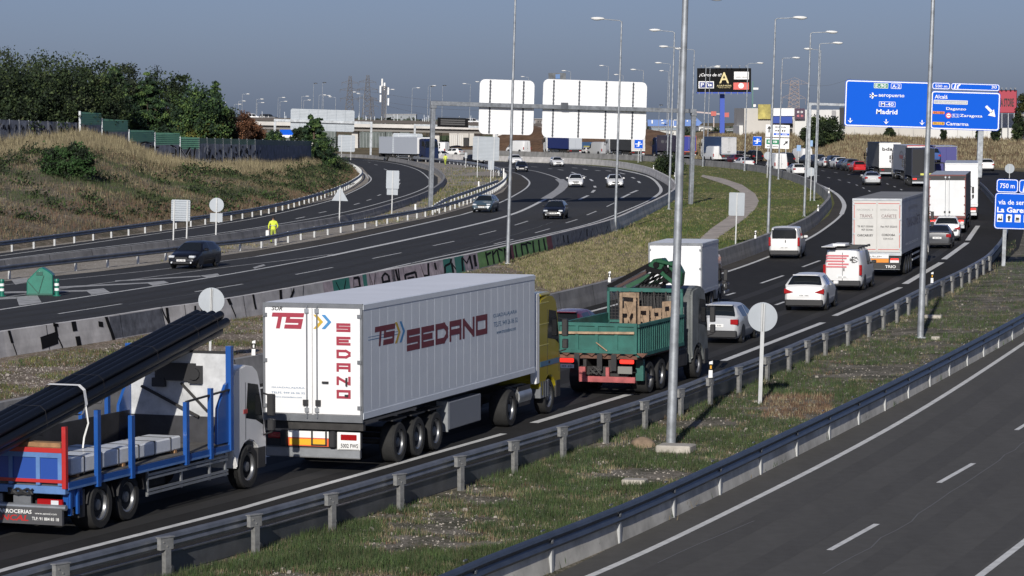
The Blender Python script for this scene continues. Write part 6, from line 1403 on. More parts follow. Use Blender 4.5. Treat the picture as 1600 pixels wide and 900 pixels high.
# ---------------------------------------------------------------- signs seen from behind
backm = M('sign_back_aluminium', (.36, .39, .42), .55, .35, var=.08, vs=.8); sblue = M('sign_blue', (.005, .10, .60), .7, spec=.1); swhite = M('sign_white', (.85, .85, .85), .4, emit=0)
def sign(px, py, zc, shape, size, label, rot=0, thick=.03, posts=(0,), H=None, z0=0., panel=backm, extra=None, Y=None, cat='road sign', pr=.04):
    b = P(px, py) if Y is None else at(px, py, Y); b.z = z0
    o = empty('road_sign', b, label, cat, lean=True, rz=rot)
    if shape == 'round':
        n = 36; ring = [(size * math.cos(a), zc + size * math.sin(a)) for a in [6.2832 * i / n for i in range(n)]]; top = zc + size
    elif shape == 'tri':
        ring = [(-size, zc - size * .58), (size, zc - size * .58), (0, zc + size * 1.15)]; top = zc + size
    else:
        w_, h_ = size; c_ = min(w_, h_) * .05; ring = [(-w_ / 2 + c_, zc - h_ / 2), (w_ / 2 - c_, zc - h_ / 2), (w_ / 2, zc - h_ / 2 + c_), (w_ / 2, zc + h_ / 2 - c_), (w_ / 2 - c_, zc + h_ / 2), (-w_ / 2 + c_, zc + h_ / 2), (-w_ / 2, zc + h_ / 2 - c_), (-w_ / 2, zc - h_ / 2 + c_)]; top = zc + h_ / 2
    MB().prism(ring, 'y', 0, thick).build('panel', panel, o)
    for x in posts: MB().box(x - pr, x + pr, -pr * 1.6 if panel is backm else thick + .002, -.003 if panel is backm else thick + pr * 1.6, 0, top - (.03 if shape != 'tri' else .1)).build('post', white_post if z0 == 0 else galv, o)
    return o
def slats(o, w_, zc, h_, n):
    m = MB()
    for i in range(n): z = zc - h_ / 2 + h_ * (i + .5) / n; m.box(-w_ / 2, w_ / 2, -.028, -.003, z - h_ / n * .1, z + h_ / n * .1)
    m.build('stiffener', M('stiffener_grey', (.25, .28, .31), .5, .4), o)  # ribs a darker grey than the panel back
G_B = None
o = sign(281, 385, (385 - 328) / 25, 'rect', (1.2, 1.35), 'ribbed two legged sign back before the grassy embankment', posts=(-.42, .42)); slats(o, 1.2, (385 - 328) / 25, 1.3, 9)
o = sign(337, 380, 2.48, 'round', .47, 'round sign back with a small plate on the ramp verge'); MB().box(-.4, .4, 0, .03, 1.38, 1.95).build('lower_plate', backm, o)
o = sign(328, 566, 2.12, 'round', .45, 'big round sign back rising above the black pipe bundle'); MB().box(-.008, .008, -.07, -.065, 1.7, 2.56).build('seam', plast, o)
o = sign(1187, 631, 2.57, 'round', .435, 'big round sign back on the near verge by the guardrail', pr=.055); MB().box(-.006, .006, -.093, -.089, 2.15, 2.98).build('seam', plast, o)
sign(530, 351, 2.15, 'tri', .62, 'triangular sign back beside the middle guardrail')
o = sign(612, 336, 2.9, 'rect', (1.05, 1.5), 'tall rectangular sign back with a small plate below on ramp'); MB().box(-.45, .45, 0, .03, 1.65, 2.12).build('lower_plate', backm, o)
sign(1149, 383, 2.62, 'rect', (1.0, 1.48), 'grey rectangular sign back in the grass median')
sign(1577, 279, 1.25, 'round', .6, 'round sign back at the right edge above the blue sign')
sign(1198.5, 278, 2.8, 'round', .5, 'small round sign back left of the white direction sign'); sign(1266, 314, 2.75, 'round', .42, 'small round sign back among the lamp posts at the bend tip')
for px_, py_, zc, w_, h_, lb_, n, ps in ((540.5, 251, 2.9, 2.9, 2.8, 'square ribbed sign back right of the lone pine', 11, (-.8, .8)), (636, 251.5, 2.9, 5.0, 3.4, 'wide ribbed sign back beside the dark blue lorry', 10, (-1.5, 1.5)), (758, 279, 3.75, 3.3, 2.95, 'tall two legged ribbed sign back over the gravel verge', 17, (-1.0, 1.0))):
    o = sign(px_, py_, zc, 'rect', (w_, h_), lb_, posts=ps); slats(o, w_, zc, h_, n)
sign(766.5, 286, 2.1, 'rect', (.7, 1.1), 'small pale sign back under the tall ribbed one')
sign(727.5, 263, 1.9, 'rect', (.35, .8), 'narrow pale sign back beside the far guardrail')
for x, y, h, w_ in ((787, 281, 1.4, 'at the guardrail corner'), (748, 293, .7, 'short one on the gravel verge'), (649, 332, .7, 'near the gantry leg')):
    b = P(x, y); o = MB().box(-.08, .08, -.05, .05, 0, h).build('stake', whitep, bevel=.02); o.location = b; o.name = 'marker_stake'; tag(o, 'plain white marker stake ' + w_, 'stake')
for px_, py_, zc, lb_ in ((997, 254, 3.0, 'blue square sign left of the small truck rear behind posts'), (1182, 256, 3.6, 'blue square sign with white symbol over the dark cars')):
    o = sign(px_, py_, zc, 'rect', (1.35, 1.5), lb_, panel=sblue, thick=.04)
    MB().box(-.55, .55, -.012, -.002, zc - .07, zc + .07).box(-.1, .1, -.014, -.004, zc - .4, zc + .4).box(-.35, -.1, -.013, -.003, zc - .4, zc - .3).box(.1, .35, -.013, -.003, zc + .25, zc + .35).build('symbol', swhite, o)
    MB().box(-.62, .62, -.006, -.001, zc + .68, zc + .72).box(-.62, .62, -.006, -.001, zc - .72, zc - .68).build('border', swhite, o)
for x, y, z in ((1247, 262, 2.9), (1265.5, 262, 3.6)):
    sign(x, y, z, 'rect', (.6, .9), {1247: 'tiny light blue sign left of the lamp post cluster', 1265.5: 'tiny light blue sign behind the lamp post cluster'}[x], panel=M('pale_blue_sign', (.25, .4, .62), .5))
# white and green direction sign
Y = 445; s_ = FPX / Y
o = sign(1213.5, 255, 0, 'rect', (.1, .1), 'white direction sign with green and blue names above the queue', Y=Y, panel=swhite)
for c_ in list(o.children): bpy.data.objects.remove(c_)
o.location.z = 0; q = at(1213.5, 170, Y); o.location.x = q.x
def zz(y): return HC - (y - 170) / s_
for x in (-1.3, 1.3): MB().box(x - .06, x + .06, .06, .16, 0, zz(232)).build('post', galv, o)
for (ya, yb) in ((195, 214), (215.5, 232)): MB().box(-1.75, 1.75, 0, .05, zz(yb), zz(ya)).build('panel', swhite, o)
MB().box(-.55, 1.7, -.01, 0, zz(211), zz(208)).build('blue_band', sblue, o); sgreen = M('sign_green', (.01, .22, .1), .4)
MB().box(-1.6, .3, -.01, 0, zz(225.5), zz(218)).build('green_band', sgreen, o)
smudge(o, (.4, -.012, zz(198.5)), 1.7, .22, 'B', 9, inkm); smudge(o, (.4, -.012, zz(204)), 1.6, .26, 'B', 5, inkm); smudge(o, (.6, -.014, zz(209.5)), 1.7, .16, 'B', 9, swhite); smudge(o, (-.7, -.012, zz(229)), 1.6, .2, 'B', 9, inkm); smudge(o, (-.7, -.015, zz(221.5)), 1.4, .35, 'B', 7, swhite)
def arrow_up(o, x, z, h, mat, ang=0, y=-.012, w_=.3):
    m = MB(); ca, sa = math.cos(ang), math.sin(ang)
    f = lambda a, b: (x + a * ca - b * sa, y, z + a * sa + b * ca)
    m.face([f(-h * .09, -h * .5), f(h * .09, -h * .5), f(h * .09, h * .1), f(-h * .09, h * .1)]); m.face([f(-h * w_, h * .05), f(h * w_, h * .05), f(0, h * .5)]); return m.build('arrow', mat, o)
arrow_up(o, -1.25, zz(202), 1.0, inkm); arrow_up(o, 1.25, zz(223), .9, inkm, -.8)

# ---------------------------------------------------------------- gantries
def rrect(x0, x1, z0, z1, r, n=5):
    pts = []
    for cx_, cz_, a0 in ((x1 - r, z1 - r, 0), (x0 + r, z1 - r, 90), (x0 + r, z0 + r, 180), (x1 - r, z0 + r, 270)):
        for i in range(n + 1): a = R(a0 + 90 * i / n); pts.append((cx_ + r * math.cos(a), cz_ + r * math.sin(a)))
    return pts
def board(o, x0, x1, z0, z1, r, y, mat, nm='panel', th=.05, border=None, bw=.08):
    b = MB().prism(rrect(x0, x1, z0, z1, r), 'y', y, y + th).build(nm, mat, o)
    if border:
        i, e = rrect(x0 + bw * 1.6, x1 - bw * 1.6, z0 + bw * 1.6, z1 - bw * 1.6, max(.02, r - bw)), rrect(x0 + bw * .5, x1 - bw * .5, z0 + bw * .5, z1 - bw * .5, r); m = MB()
        for k in range(len(i)): j = (k + 1) % len(i); m.face([(e[k][0], y - .004, e[k][1]), (e[j][0], y - .004, e[j][1]), (i[j][0], y - .004, i[j][1]), (i[k][0], y - .004, i[k][1])])
        m.build('border', border, b)
    return b
A, B = at(677, 160.5, 266), at(1084, 172.5, 277)
gd = (B - A).normalized(); gL = (B - A).length; ang = math.atan2(gd.y, gd.x)
o = empty('sign_gantry', (A.x - 9.2 * LEAN, A.y, 0), 'steel gantry carrying two big white sign backs over the incoming road', 'gantry'); o.matrix_world = Matrix.Translation((A.x - 9.2 * LEAN, A.y, 0)) @ LM @ Matrix.Rotation(ang, 4, 'Z')
MB().box(-.25, gL + .2, -.22, .22, 9.0, 9.38).build('beam', polem, o, bevel=.03)
for x in (0, gL): MB().box(x - .18, x + .18, -.18, .18, 0, 9.0).box(x - .25, x + .25, -.25, .25, 8.75, 9.0).build('leg', polem, o, bevel=.03)
def gx(px):
    k = (px - 800) / FPX; t = (k * A.y - A.x) / ((B.x - A.x) - k * (B.y - A.y)); return gL * t
bigw = M('sun_glare_panel', (.93, .93, .93), .6, var=.02, vs=.5)  # light grey backs, their full-sun glare put into a near-white colour
for xa, xb, za, zb, seams in ((751, 836, 6.62, 11.45, (767, 819)), (850, 1011.5, 6.45, 11.65, (866, 906, 948, 990))):
    b = board(o, gx(xa), gx(xb), za, zb, .5, .24, bigw, th=.06)
    m = MB()
    for sx in seams:
        x = gx(sx); m.box(x - .06, x + .06, .2, .24, za + .05, zb - .05)
        for k in range(16): z = za + .2 + k * (zb - za - .4) / 15; m.box(x - .09, x + .09, .195, .24, z - .05, z + .05)
    m.build('stiffener', galv_d, b)
    m = MB()
    for k in range(12): m.box(gx(xa) + .2, gx(xb) - .2, .236, .24, za + .35 + k * .37, za + .365 + k * .37)
    m.build('sheet_joint', M('pale_joint', (.6, .61, .62), .6), b)
m = MB().box(gx(880) - .35, gx(880) + .35, -.28, -.2, 9.0, 9.6).build('lamp_bracket', galv_d, o)
# right gantry with the blue signs
Yg = 385; sg_ = FPX / Yg; g0 = at(1266, 160, Yg)
o = empty('sign_gantry', (g0.x - 9.5 * LEAN, Yg, 0), 'right hand gantry with large blue Madrid and Zaragoza signs', 'gantry', lean=True)
def gl(x, y):     # photo pixel -> gantry coordinates
    a = (x - 1266) / sg_; b = (160 - y) / sg_ + 9.5 - .0; c, s = math.cos(LEAN), math.sin(LEAN); q = b - 9.5; return (a * c - q * s, 9.5 + q * c + a * s)
L2 = gl(1534, 168)[0]
MB().box(-.2, L2 + .2, .1, .5, 9.15, 9.5).build('beam', polem, o, bevel=.03)
MB().box(-.2, .2, .1, .5, 0, 9.2).build('leg', polem, o, bevel=.03); MB().box(L2 - .35, L2 + .35, .1, .6, 0, 9.2).build('leg', polem, o, bevel=.03)
def gb(xa, ya, xb, yb, r=.35, y=0, mat=sblue, bw=.12, border=swhite, nm='panel'):
    x0, z1 = gl(xa, ya); x1, z0 = gl(xb, yb); return board(o, x0, x1, z0, z1, r, y, mat, nm, .06, border, bw)
def gt(s, x, y, h, mat=swhite, wd=None, par=None, bold=.012):
    a, b = gl(x, y); return txt(s, (a, -.075, b), h / sg_, mat, par or o, 'B', wd / sg_ if wd else None, bold, name='lettering')
p1 = gb(1321, 124.5, 1450.5, 200.5); p2 = gb(1456, 128.5, 1484, 140, .25, bw=.08); p3 = gb(1485.5, 129.5, 1561, 142.5, .25, bw=.08); p4 = gb(1455, 141.5, 1561, 204.5)
a = gb(1365, 129.3, 1387.5, 138.5, .08, -.03, sgreen, .05); gt('E-90', 1376, 134, 5.5, wd=17, par=a); a = gb(1391.5, 130, 1408, 139.3, .08, -.03, sblue, .05); gt('A-2', 1399.7, 134.8, 5.5, wd=12, par=a)
gt('aeropuerto', 1392.5, 150, 6.5, wd=40, par=p1); gt('Madrid', 1385.5, 174.5, 7.5, wd=33, par=p1, bold=.02)
a = gb(1373, 158, 1399, 167.5, .08, -.03, sblue, .05); gt('M-40', 1386, 162.7, 5.5, wd=20, par=a)
def gm_(pts, nm, par, mat=swhite):
    m = MB()
    for q in pts: m.face([(gl(x, y)[0], -.068, gl(x, y)[1]) for x, y in q])
    m.build(nm, mat, par)
gm_([[(1359, 148.3), (1369.5, 148.6), (1371, 149.5), (1369.5, 150.3), (1359, 150)], [(1362.5, 149.2), (1365.5, 149.2), (1364, 144.5), (1362, 144.5)], [(1362.5, 149.2), (1365.5, 149.2), (1363.5, 154), (1361.5, 154)], [(1358.5, 147), (1360, 147), (1361, 149), (1359, 149)], [(1358.5, 152), (1360, 152), (1361, 149), (1359, 149)]], 'aeroplane_symbol', p1)
for x, y in ((1328.5, 188), (1384.5, 190), (1440.5, 191.5)): gm_([[(x - .8, y - 4), (x + .8, y - 4), (x + .8, y), (x - .8, y)], [(x - 4.2, y - .8), (x, y + 1), (x + 4.2, y - .8), (x + 2.5, y + 1), (x, y + 3.8), (x - 2.5, y + 1)]], 'arrow', p1)
gt('500 m', 1470, 134.5, 4.5, wd=19, par=p2, bold=.01); gt('30', 1552.5, 136.2, 4.5, wd=8.5, par=p3, bold=.01)
gm_([[(1489, 138.5), (1492, 138.5), (1493.5, 131), (1492, 131)], [(1494, 138.5), (1497, 138.5), (1496.5, 135.5), (1500.5, 132.5), (1499, 130.8), (1494.5, 134)]], 'exit_symbol', p3)
gt('Alcalá', 1470, 151, 6, wd=20, par=p4); a = gb(1458.5, 155.5, 1511.5, 163.5, .05, -.03, M('sign_grey', (.42, .44, .46), .5), .04); gt('polígono industrial', 1487, 160, 3, wd=42, par=a, bold=.0)
gt('Daganzo', 1493.5, 170.5, 5.5, wd=31, par=p4); gt('Zaragoza', 1517, 181.3, 5.5, wd=35, par=p4); gt('Camarma', 1495.5, 193.2, 5.5, wd=35, par=p4)
a = gb(1457, 173.5, 1475.5, 178, .05, -.03, M('sign_orange', (.75, .2, .03), .4), .02, None); gt('M-100', 1466.5, 175.8, 3.2, wd=14, par=a, bold=0, mat=inkm)
a = gb(1457, 190, 1475.5, 195, .05, -.03, M('sign_yellow', (.75, .4, .02), .4), .02, None); gt('M-119', 1466.5, 192.6, 3.4, wd=15, par=a, bold=0, mat=inkm)
x, z = gl(1481.7, 180.3); MB().cyl((x, -.07, z), (x, -.062, z), .36, n=20).build('no_entry_ring', M('sign_red', (.7, .03, .03), .4), p4); MB().cyl((x, -.078, z), (x, -.071, z), .26, n=20).build('no_entry_disc', swhite, p4); MB().box(x - .2, x + .2, -.084, -.079, z - .05, z + .05).build('no_entry_bar', _m['sign_red'], p4)
a = gb(1487, 177.5, 1498.5, 183.5, .05, -.03, sblue, .03); gt('R-2', 1492.8, 180.5, 3.4, wd=8, par=a, bold=0)
gm_([[(1538.5, 167), (1541.5, 164.3), (1551, 173.5), (1548, 176.5)], [(1543, 180), (1554.8, 182.5), (1552.5, 170.5), (1549.8, 173.4), (1546.6, 176.6)]], 'arrow', p4)
# far gantries
Yf = 540; sf = FPX / Yf; q = at(428, 187, Yf)
o = empty('sign_gantry', (q.x, Yf, -.3), 'far gantry with a ribbed pale panel behind the lone pine', 'gantry', lean=True); zt = q.z + .3
wG = (580 - 428) / sf
MB().box(-.2, wG, -.2, .2, zt - .3, zt + .15).build('beam', polem, o); MB().box(-.2, .2, -.15, .15, 0, zt - .3).build('leg', polem, o); MB().box(wG - .35, wG, -.15, .15, 0, zt - .3).build('leg', polem, o)
b = board(o, 24 / sf, 123.5 / sf, zt - 15.5 / sf, zt + 18 / sf, .3, .22, backm); m = MB()
for k in range(14): m.box(24.5 / sf, 123 / sf, .195, .22, zt - 14.5 / sf + k * 2.35 / sf, zt - 14.2 / sf + k * 2.35 / sf)
for k in range(1, 7): m.box((24 + 14.2 * k) / sf - .05, (24 + 14.2 * k) / sf + .05, .19, .22, zt - 15 / sf, zt + 17.5 / sf)
m.build('stiffener', _m['stiffener_grey'], b)
Yf = 600; sf = FPX / Yf; q = at(647, 195, Yf)
o = empty('message_gantry', (q.x, Yf, -.3), 'far gantry with a black electronic message board', 'gantry', lean=True); zt = q.z + .3; wG = (775 - 647) / sf
MB().box(-.2, wG, -.2, .2, zt - .25, zt + .15).build('beam', polem, o); MB().box(-.2, .2, -.15, .15, 0, zt).build('leg', polem, o); MB().box(wG - .3, wG, -.15, .15, 0, zt).build('leg', polem, o)
b = MB().box(35 / sf, 83 / sf, -.6, -.21, zt - 1.5 / sf, zt + 12.5 / sf).build('message_board', black, o); m = MB()
for k in range(3): m.box(40 / sf, 78 / sf, -.62, -.6, zt + (1.5 + k * 3.2) / sf, zt + (3.6 + k * 3.2) / sf)
m.build('display_rows', M('display_grey', (.05, .05, .05), .4), b)
# 750 m sign at the right edge
Yr = P(1569, 416).y; sr_ = FPX / Yr; q = at(1551, 318, Yr)
o = empty('road_sign', (q.x, Yr, 0), 'blue service road sign with 750 m box at the right edge', 'road sign', lean=True)
def rz_(y): return HC - (y - 170) / sr_ - .0
def rx(x): return (x - 1551) / sr_
W_ = 104
for x in (1569, 1638): MB().box(rx(x) - .1, rx(x) + .1, .06, .2, 0, rz_(290)).build('post', polem, o)
def rb(xa, ya, xb, yb, r=.12, y=0, mat=sblue, bw=.035, border=swhite): return board(o, rx(xa), rx(xb), rz_(yb), rz_(ya), r, y, mat, 'panel', .04, border, bw)
b1 = rb(1553, 279, 1587, 300, .15); b2 = rb(1588, 279, 1655, 300, .15); b3 = rb(1551.5, 300.5, 1655, 357, .18)
def rt(s, x, y, h, wd, par, bold=.012): txt(s, (rx(x), -.006, rz_(y)), h / sr_, swhite, par, 'B', wd / sr_, bold)
rt('750 m', 1570, 289.5, 7.5, 23, b1); rt('vía de servicio', 1587, 315, 7.5, 60, b3); rt('La Garena', 1582, 327, 8.5, 53, b3, .025)
m = MB().face([(rx(x), -.006, rz_(y)) for x, y in ((1594, 298), (1597, 298), (1599, 283), (1597, 283))]).face([(rx(x), -.006, rz_(y)) for x, y in ((1600, 298), (1604, 298), (1603, 291), (1609, 285), (1606, 282), (1600, 289))]); m.build('exit_symbol', swhite, b2)
for i, x in enumerate((1560.5, 1574.5, 1588, 1602)):
    ic = MB().box(rx(x - 4.6), rx(x + 4.6), -.012, -.003, rz_(346), rz_(334)).build('pictogram_field', swhite, b3)
    m = MB()
    if i == 0: m.box(rx(x - 3.5), rx(x + 3.5), -.018, -.012, rz_(344), rz_(341)).box(rx(x + 2), rx(x + 3), -.018, -.012, rz_(341), rz_(336)).box(rx(x - 2.5), rx(x - .5), -.018, -.012, rz_(341), rz_(339.5))
    elif i == 1: m.cyl((rx(x), -.018, rz_(338.5)), (rx(x), -.012, rz_(338.5)), 2.6 / sr_, n=12).box(rx(x - 1.5), rx(x + 1.5), -.019, -.013, rz_(344.5), rz_(338))
    elif i == 2: m.box(rx(x - 3), rx(x + 2), -.018, -.012, rz_(342.5), rz_(338.5)).box(rx(x - 3.8), rx(x + 3.2), -.018, -.012, rz_(344.5), rz_(343.3)).box(rx(x + 2), rx(x + 3.2), -.018, -.012, rz_(341.5), rz_(340))
    else: m.box(rx(x - 3.5), rx(x + 3.5), -.018, -.012, rz_(343), rz_(340.5)).box(rx(x - 3.5), rx(x - 2.8), -.018, -.012, rz_(344.5), rz_(337))
    m.build('pictogram', inkm, ic)
# gore nose at the left
gk_ = M('gore_green', (.01, .16, .11), .45, coat=.3, var=.15, vs=2)
b = P(62, 462); o = empty('crash_cushion', b, 'dark green peaked crash cushion standing on the striped gore', 'crash cushion')
MB().prism([(-.62, 0), (.62, 0), (.62, .98), (.45, 1.12), (.12, 1.32), (.0, 1.3), (-.6, .7)], 'y', 0, .7).build('shell', gk_, o, bevel=.04)
m = MB().bar((-.58, -.01, .7), (-.05, -.02, .1), .03, .04).bar((-.05, -.02, .1), (.2, -.02, .95), .03, .04).box(-.15, .15, -.03, .0, .95, 1.12).box(-.6, .6, -.02, .01, .02, .1); m.build('rib', M('gore_green_dark', (.006, .08, .055), .5), o)
for x, y, w_ in ((3, 463, 'left'), (89, 462.5, 'right')):
    b = P(x, y); o = empty('bollard', b, 'green and white striped bollard %s of the crash cushion' % w_, 'bollard', 'striped gore bollards')
    MB().cyl((0, 0, 0), (0, 0, .04), .2, .2, n=14).cyl((0, 0, .04), (0, 0, .75), .11, .1, n=14).cyl((0, 0, .7), (0, 0, .8), .13, .11, n=14).build('tube', gk_, o, smooth=40)
    for z in (.25, .48): MB().cyl((0, 0, z), (0, 0, z + .12), .116, .114, n=14, caps=False).build('white_band', whitep, o, smooth=True)
# ---------------------------------------------------------------- far background
fac = M('pale_facade', (.5, .48, .44), .7, var=.06, vs=.3); fac2 = M('white_facade', (.62, .62, .6), .7, var=.05, vs=.3); conc_b = M('bridge_concrete', (.55, .53, .5), .8, var=.15, vs=.3); dkm = M('dark_void', (.03, .03, .032), .8)
def bpx(o, mat, nm, xa, ya, xb, yb, Y, dep, Y0=None, y=None):
    """a box filling the pixel rectangle at depth Y, dep metres deep, in the space of o"""
    a, b = at(xa, ya, Y), at(xb, yb, Y); L = o.location; return MB().box(a.x - L.x, b.x - L.x, Y - L.y, Y + dep - L.y, b.z - L.z, a.z - L.z).build(nm, mat, o)
# overpass
Yo = 690
o = empty('overpass', at(600, 200, Yo), 'long motorway overpass with dark railing behind the lone pine', 'bridge')
a, b = at(330, 191, Yo), at(905, 203, Yo)
dz = b.z - a.z; L_ = o.location
m = MB(); m.bar(Vector((a.x, Yo, a.z)) - L_, Vector((b.x, Yo, b.z)) - L_, 1.0, .85); m.build('parapet', conc_b, o)
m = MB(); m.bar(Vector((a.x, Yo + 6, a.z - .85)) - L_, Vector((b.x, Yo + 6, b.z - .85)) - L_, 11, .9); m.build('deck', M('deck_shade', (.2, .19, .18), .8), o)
m = MB(); m.bar(Vector((a.x, Yo, a.z + .95)) - L_, Vector((b.x, Yo, b.z + .95)) - L_, .12, .75); m.build('railing', M('brown_railing', (.07, .06, .055), .7), o)
for k in range(9):
    t = (k + .5) / 9; x = a.x + (b.x - a.x) * t; z = a.z + dz * t; MB().box(x - .7 - L_.x, x + .7 - L_.x, Yo + 2 - L_.y, Yo + 10 - L_.y, -2 - L_.z, z - 1.2 - L_.z).build('pier', conc_b, o)
m = MB(); rq = random.Random(9)
for k in range(60):
    t = rq.random(); x = a.x + (b.x - a.x) * t; z = a.z + dz * t + 1.2; h = rq.uniform(.6, 1.6); m.box(x - .05 - L_.x, x + .05 - L_.x, -.1, .1, z - L_.z, z + h - L_.z)
m.build('fence_posts', galv, o)
for x, c_, lb_ in ((392, CW, 'white van crossing the overpass at the far left'), (775, CK, 'dark car on the overpass beside the white panel'), (738, CW, 'white car on the overpass beside the message board'), (418, CG, 'grey car on the overpass left end')):
    t = (x - 330) / 575; z = a.z + dz * t + .45; c0 = car('bridge_car', 'suvbox', c_, x, 200, 90, lb_, lod=True, plate=False); c0.location = (at(x, 190, Yo).x, Yo + 4, z)
# things under the overpass
def simple(name, xa, ya, xb, yb, Y, dep, mat, label, cat, parts=()):
    q = at((xa + xb) / 2, yb, Y); o = empty(name, q, label, cat); bpx(o, mat, 'wall', xa, ya, xb, yb, Y, dep)
    for nm, mt, x0, y0, x1, y1 in parts: bpx(o, mt, nm, x0, y0, x1, y1, Y - .12, .1)
    return o
simple('pillared_building', 702, 208, 742, 238, 720, 10, fac, 'pale pillared building under the overpass', 'building', [('column', fac2, x, 211, x + 1.3, 236) for x in range(704, 723, 3)] + [('doorway', dkm, 724, 215, 732, 234)])
simple('pipe_yard_fence', 400, 204, 525, 232, 735, 2, M('greenish_steel', (.1, .12, .115), .7, var=.4, vs=.4), 'grey green fence of upright bars beneath the overpass', 'fence', [('bar', M('fence_bar_pale', (.25, .27, .27), .7), x, 206, x + 1, 231) for x in range(402, 524, 5)])
simple('pipe_yard_fence', 555, 206, 640, 232, 735, 2, M('greenish_steel', (.1, .12, .115)), 'second run of upright bars beneath the overpass right part', 'fence', [('bar', _m['fence_bar_pale'], x, 208, x + 1, 231) for x in range(557, 638, 5)])
o = simple('retaining_wall', 770, 204, 812, 238, 655, 3, fac2, 'white retaining wall with black scrawls beside the earth mound', 'wall')
m = MB(); L_ = o.location
for k in range(14):
    x0, y0 = rq.uniform(778, 810), rq.uniform(208, 232); p = at(x0, y0, 654.9) - L_; q = at(x0 + rq.uniform(-5, 5), y0 + rq.uniform(-4, 4), 654.9) - L_; m.bar(p, q, .1, .35)
m.build('graffiti', black, o)
o = simple('roadside_panel', 437.5, 202.5, 466, 211, 560, .2, sblue, 'blue roadside panel seen over the end of the noise wall', 'road sign', [('white_band', whitep, 438, 211, 466, 215)])
simple('low_warehouse', 660, 236, 700, 244, 640, 4, fac, 'low pale wall behind the dark blue lorry', 'wall')
# white vans and containers parked behind
for x, y, lb_ in ((699, 243, 'white van parked under the overpass near the far worker'), (722, 244, 'white car roof behind the far guardrail')):
    car('far_van' if x == 699 else 'far_car', 'bigvan' if x == 699 else 'hatch', CW, x, y, -60, lb_, 'van' if x == 699 else 'car', lod=True, plate=False)
# retail park on the right
o = empty('retail_building', at(1240, 216, 548), 'long pale retail building with blue awning and posters', 'building'); Y = 548
bpx(o, fac, 'wall', 1163, 169, 1241, 219, Y, 25); bpx(o, fac2, 'wall', 1240.5, 171.5, 1320, 220, Y + .5, 25); bpx(o, fac, 'wall', 1320.5, 196, 1450, 222, Y - 1, 22); bpx(o, fac2, 'wall', 1450.5, 200, 1700, 226, Y - 2, 20); bpx(o, fac, 'wall', 1556, 178, 1700, 199.8, Y + 1, 20); bpx(o, fac2, 'wall', 1155, 196, 1162.5, 214, Y + 3, 15)
for k in range(12): bpx(o, M('panel_joint', (.35, .34, .32), .8), 'wall_joint', 1335 + k * 23, 202, 1335.4 + k * 23, 222, Y - 2.1, .05)
bpx(o, whitep, 'cornice', 1207, 169.5, 1241, 181, Y - .4, .4); bpx(o, M('awning_blue', (.01, .05, .3), .5), 'awning', 1208, 182, 1238, 192.5, Y - 1.5, 1.5); bpx(o, dkm, 'entrance', 1228, 201, 1238, 213, Y - .2, .19); bpx(o, dkm, 'service_door', 1225, 194, 1239, 199, Y - .2, .19)
ps = bpx(o, M('poster_yellow', (.35, .3, .08), .6, var=.6, vs=.6), 'poster', 1184.5, 163, 1204, 186, Y - .6, .2)
ps = bpx(o, M('poster_purple', (.06, .03, .06), .6), 'poster', 1242, 169.5, 1257.5, 186, Y - .3, .2); L_ = o.location
def bt(s, x, y, h, wd, mat, Yq): q = at(x, y, Yq) - L_; txt(s, q, h / (FPX / Yq), mat, o, 'B', wd / (FPX / Yq), .01)
smudge(o, at(1250, 175, Y - .35) - L_, 1.1, .4, 'B', 5, wt); smudge(o, at(1250, 181, Y - .35) - L_, 1.2, .4, 'B', 5, pk_)
bpx(o, M('poster_black', (.02, .02, .025), .6), 'poster', 1312, 168, 1330, 217, Y - .9, .2); bt('POSTERS', 1321, 204, 4.5, 14, wt, Y - .95); smudge(o, at(1321, 211, Y - .95) - o.location, 1.5, .45, 'B', 7, wt)
bpx(o, M('vent_grey', (.3, .3, .3), .6), 'roof_unit', 1300, 172.5, 1306, 181, Y - .2, .3)
o = empty('store_sign', at(1575, 200, 540), 'large red rooftop sign reading SIA STORE at the right edge', 'sign'); bpx(o, M('sign_crimson', (.36, .035, .06), .5), 'panel', 1561, 141.5, 1588, 176, 540, .5); bpx(o, black, 'panel_frame', 1560.3, 140.8, 1588.8, 176.8, 540.3, .3)
L_ = o.location; q = at(1572, 160, 539.9) - L_; txt('SIA STORE', q, 13 / (FPX / 540), inkm, o, 'B', 24 / (FPX / 540), .03)
for x in (1565, 1575, 1584): bpx(o, galv, 'post', x, 176.8, x + 1, 200, 540.2, .2)
for x in (1564, 1571, 1578, 1585): bpx(o, galv_d, 'floodlight', x, 137, x + 2.5, 139, 539, .3); bpx(o, galv_d, 'floodlight_arm', x + 1, 138, x + 1.4, 141, 539.3, .8)
# billboard on the blue column
Yb = 600; o = empty('billboard', at(1128.5, 215, Yb), 'black rooftop billboard with gold letter on a tall blue column', 'billboard'); L_ = o.location
bpx(o, M('board_black', (.012, .012, .013), .9, spec=.1), 'panel', 1089.5, 106.5, 1173.5, 144, Yb, .6); bpx(o, M('column_blue', (.03, .08, .42), .45), 'column', 1125, 147, 1132, 215, Yb + 1.5, .9); bpx(o, M('column_blue', (.03, .08, .42)), 'walkway', 1089, 144, 1173, 146, Yb - .6, 2.2)
bf = M('board_gold', (.7, .6, .3), .5); Yt = Yb - .06
bb = lambda mat, nm, xa, ya, xb, yb, dy=.05: bpx(o, mat, nm, xa, ya, xb, yb, Yb - dy, .04)
bb(whitep, 'picture_field', 1091.5, 127, 1115.5, 138); bb(M('board_blue', (.01, .03, .2), .5), 'parking_field', 1093, 128.5, 1102, 136.8, .1); bb(M('board_blue', (.01, .03, .2)), 'trolley_field', 1104, 128.5, 1114, 136.8, .1)
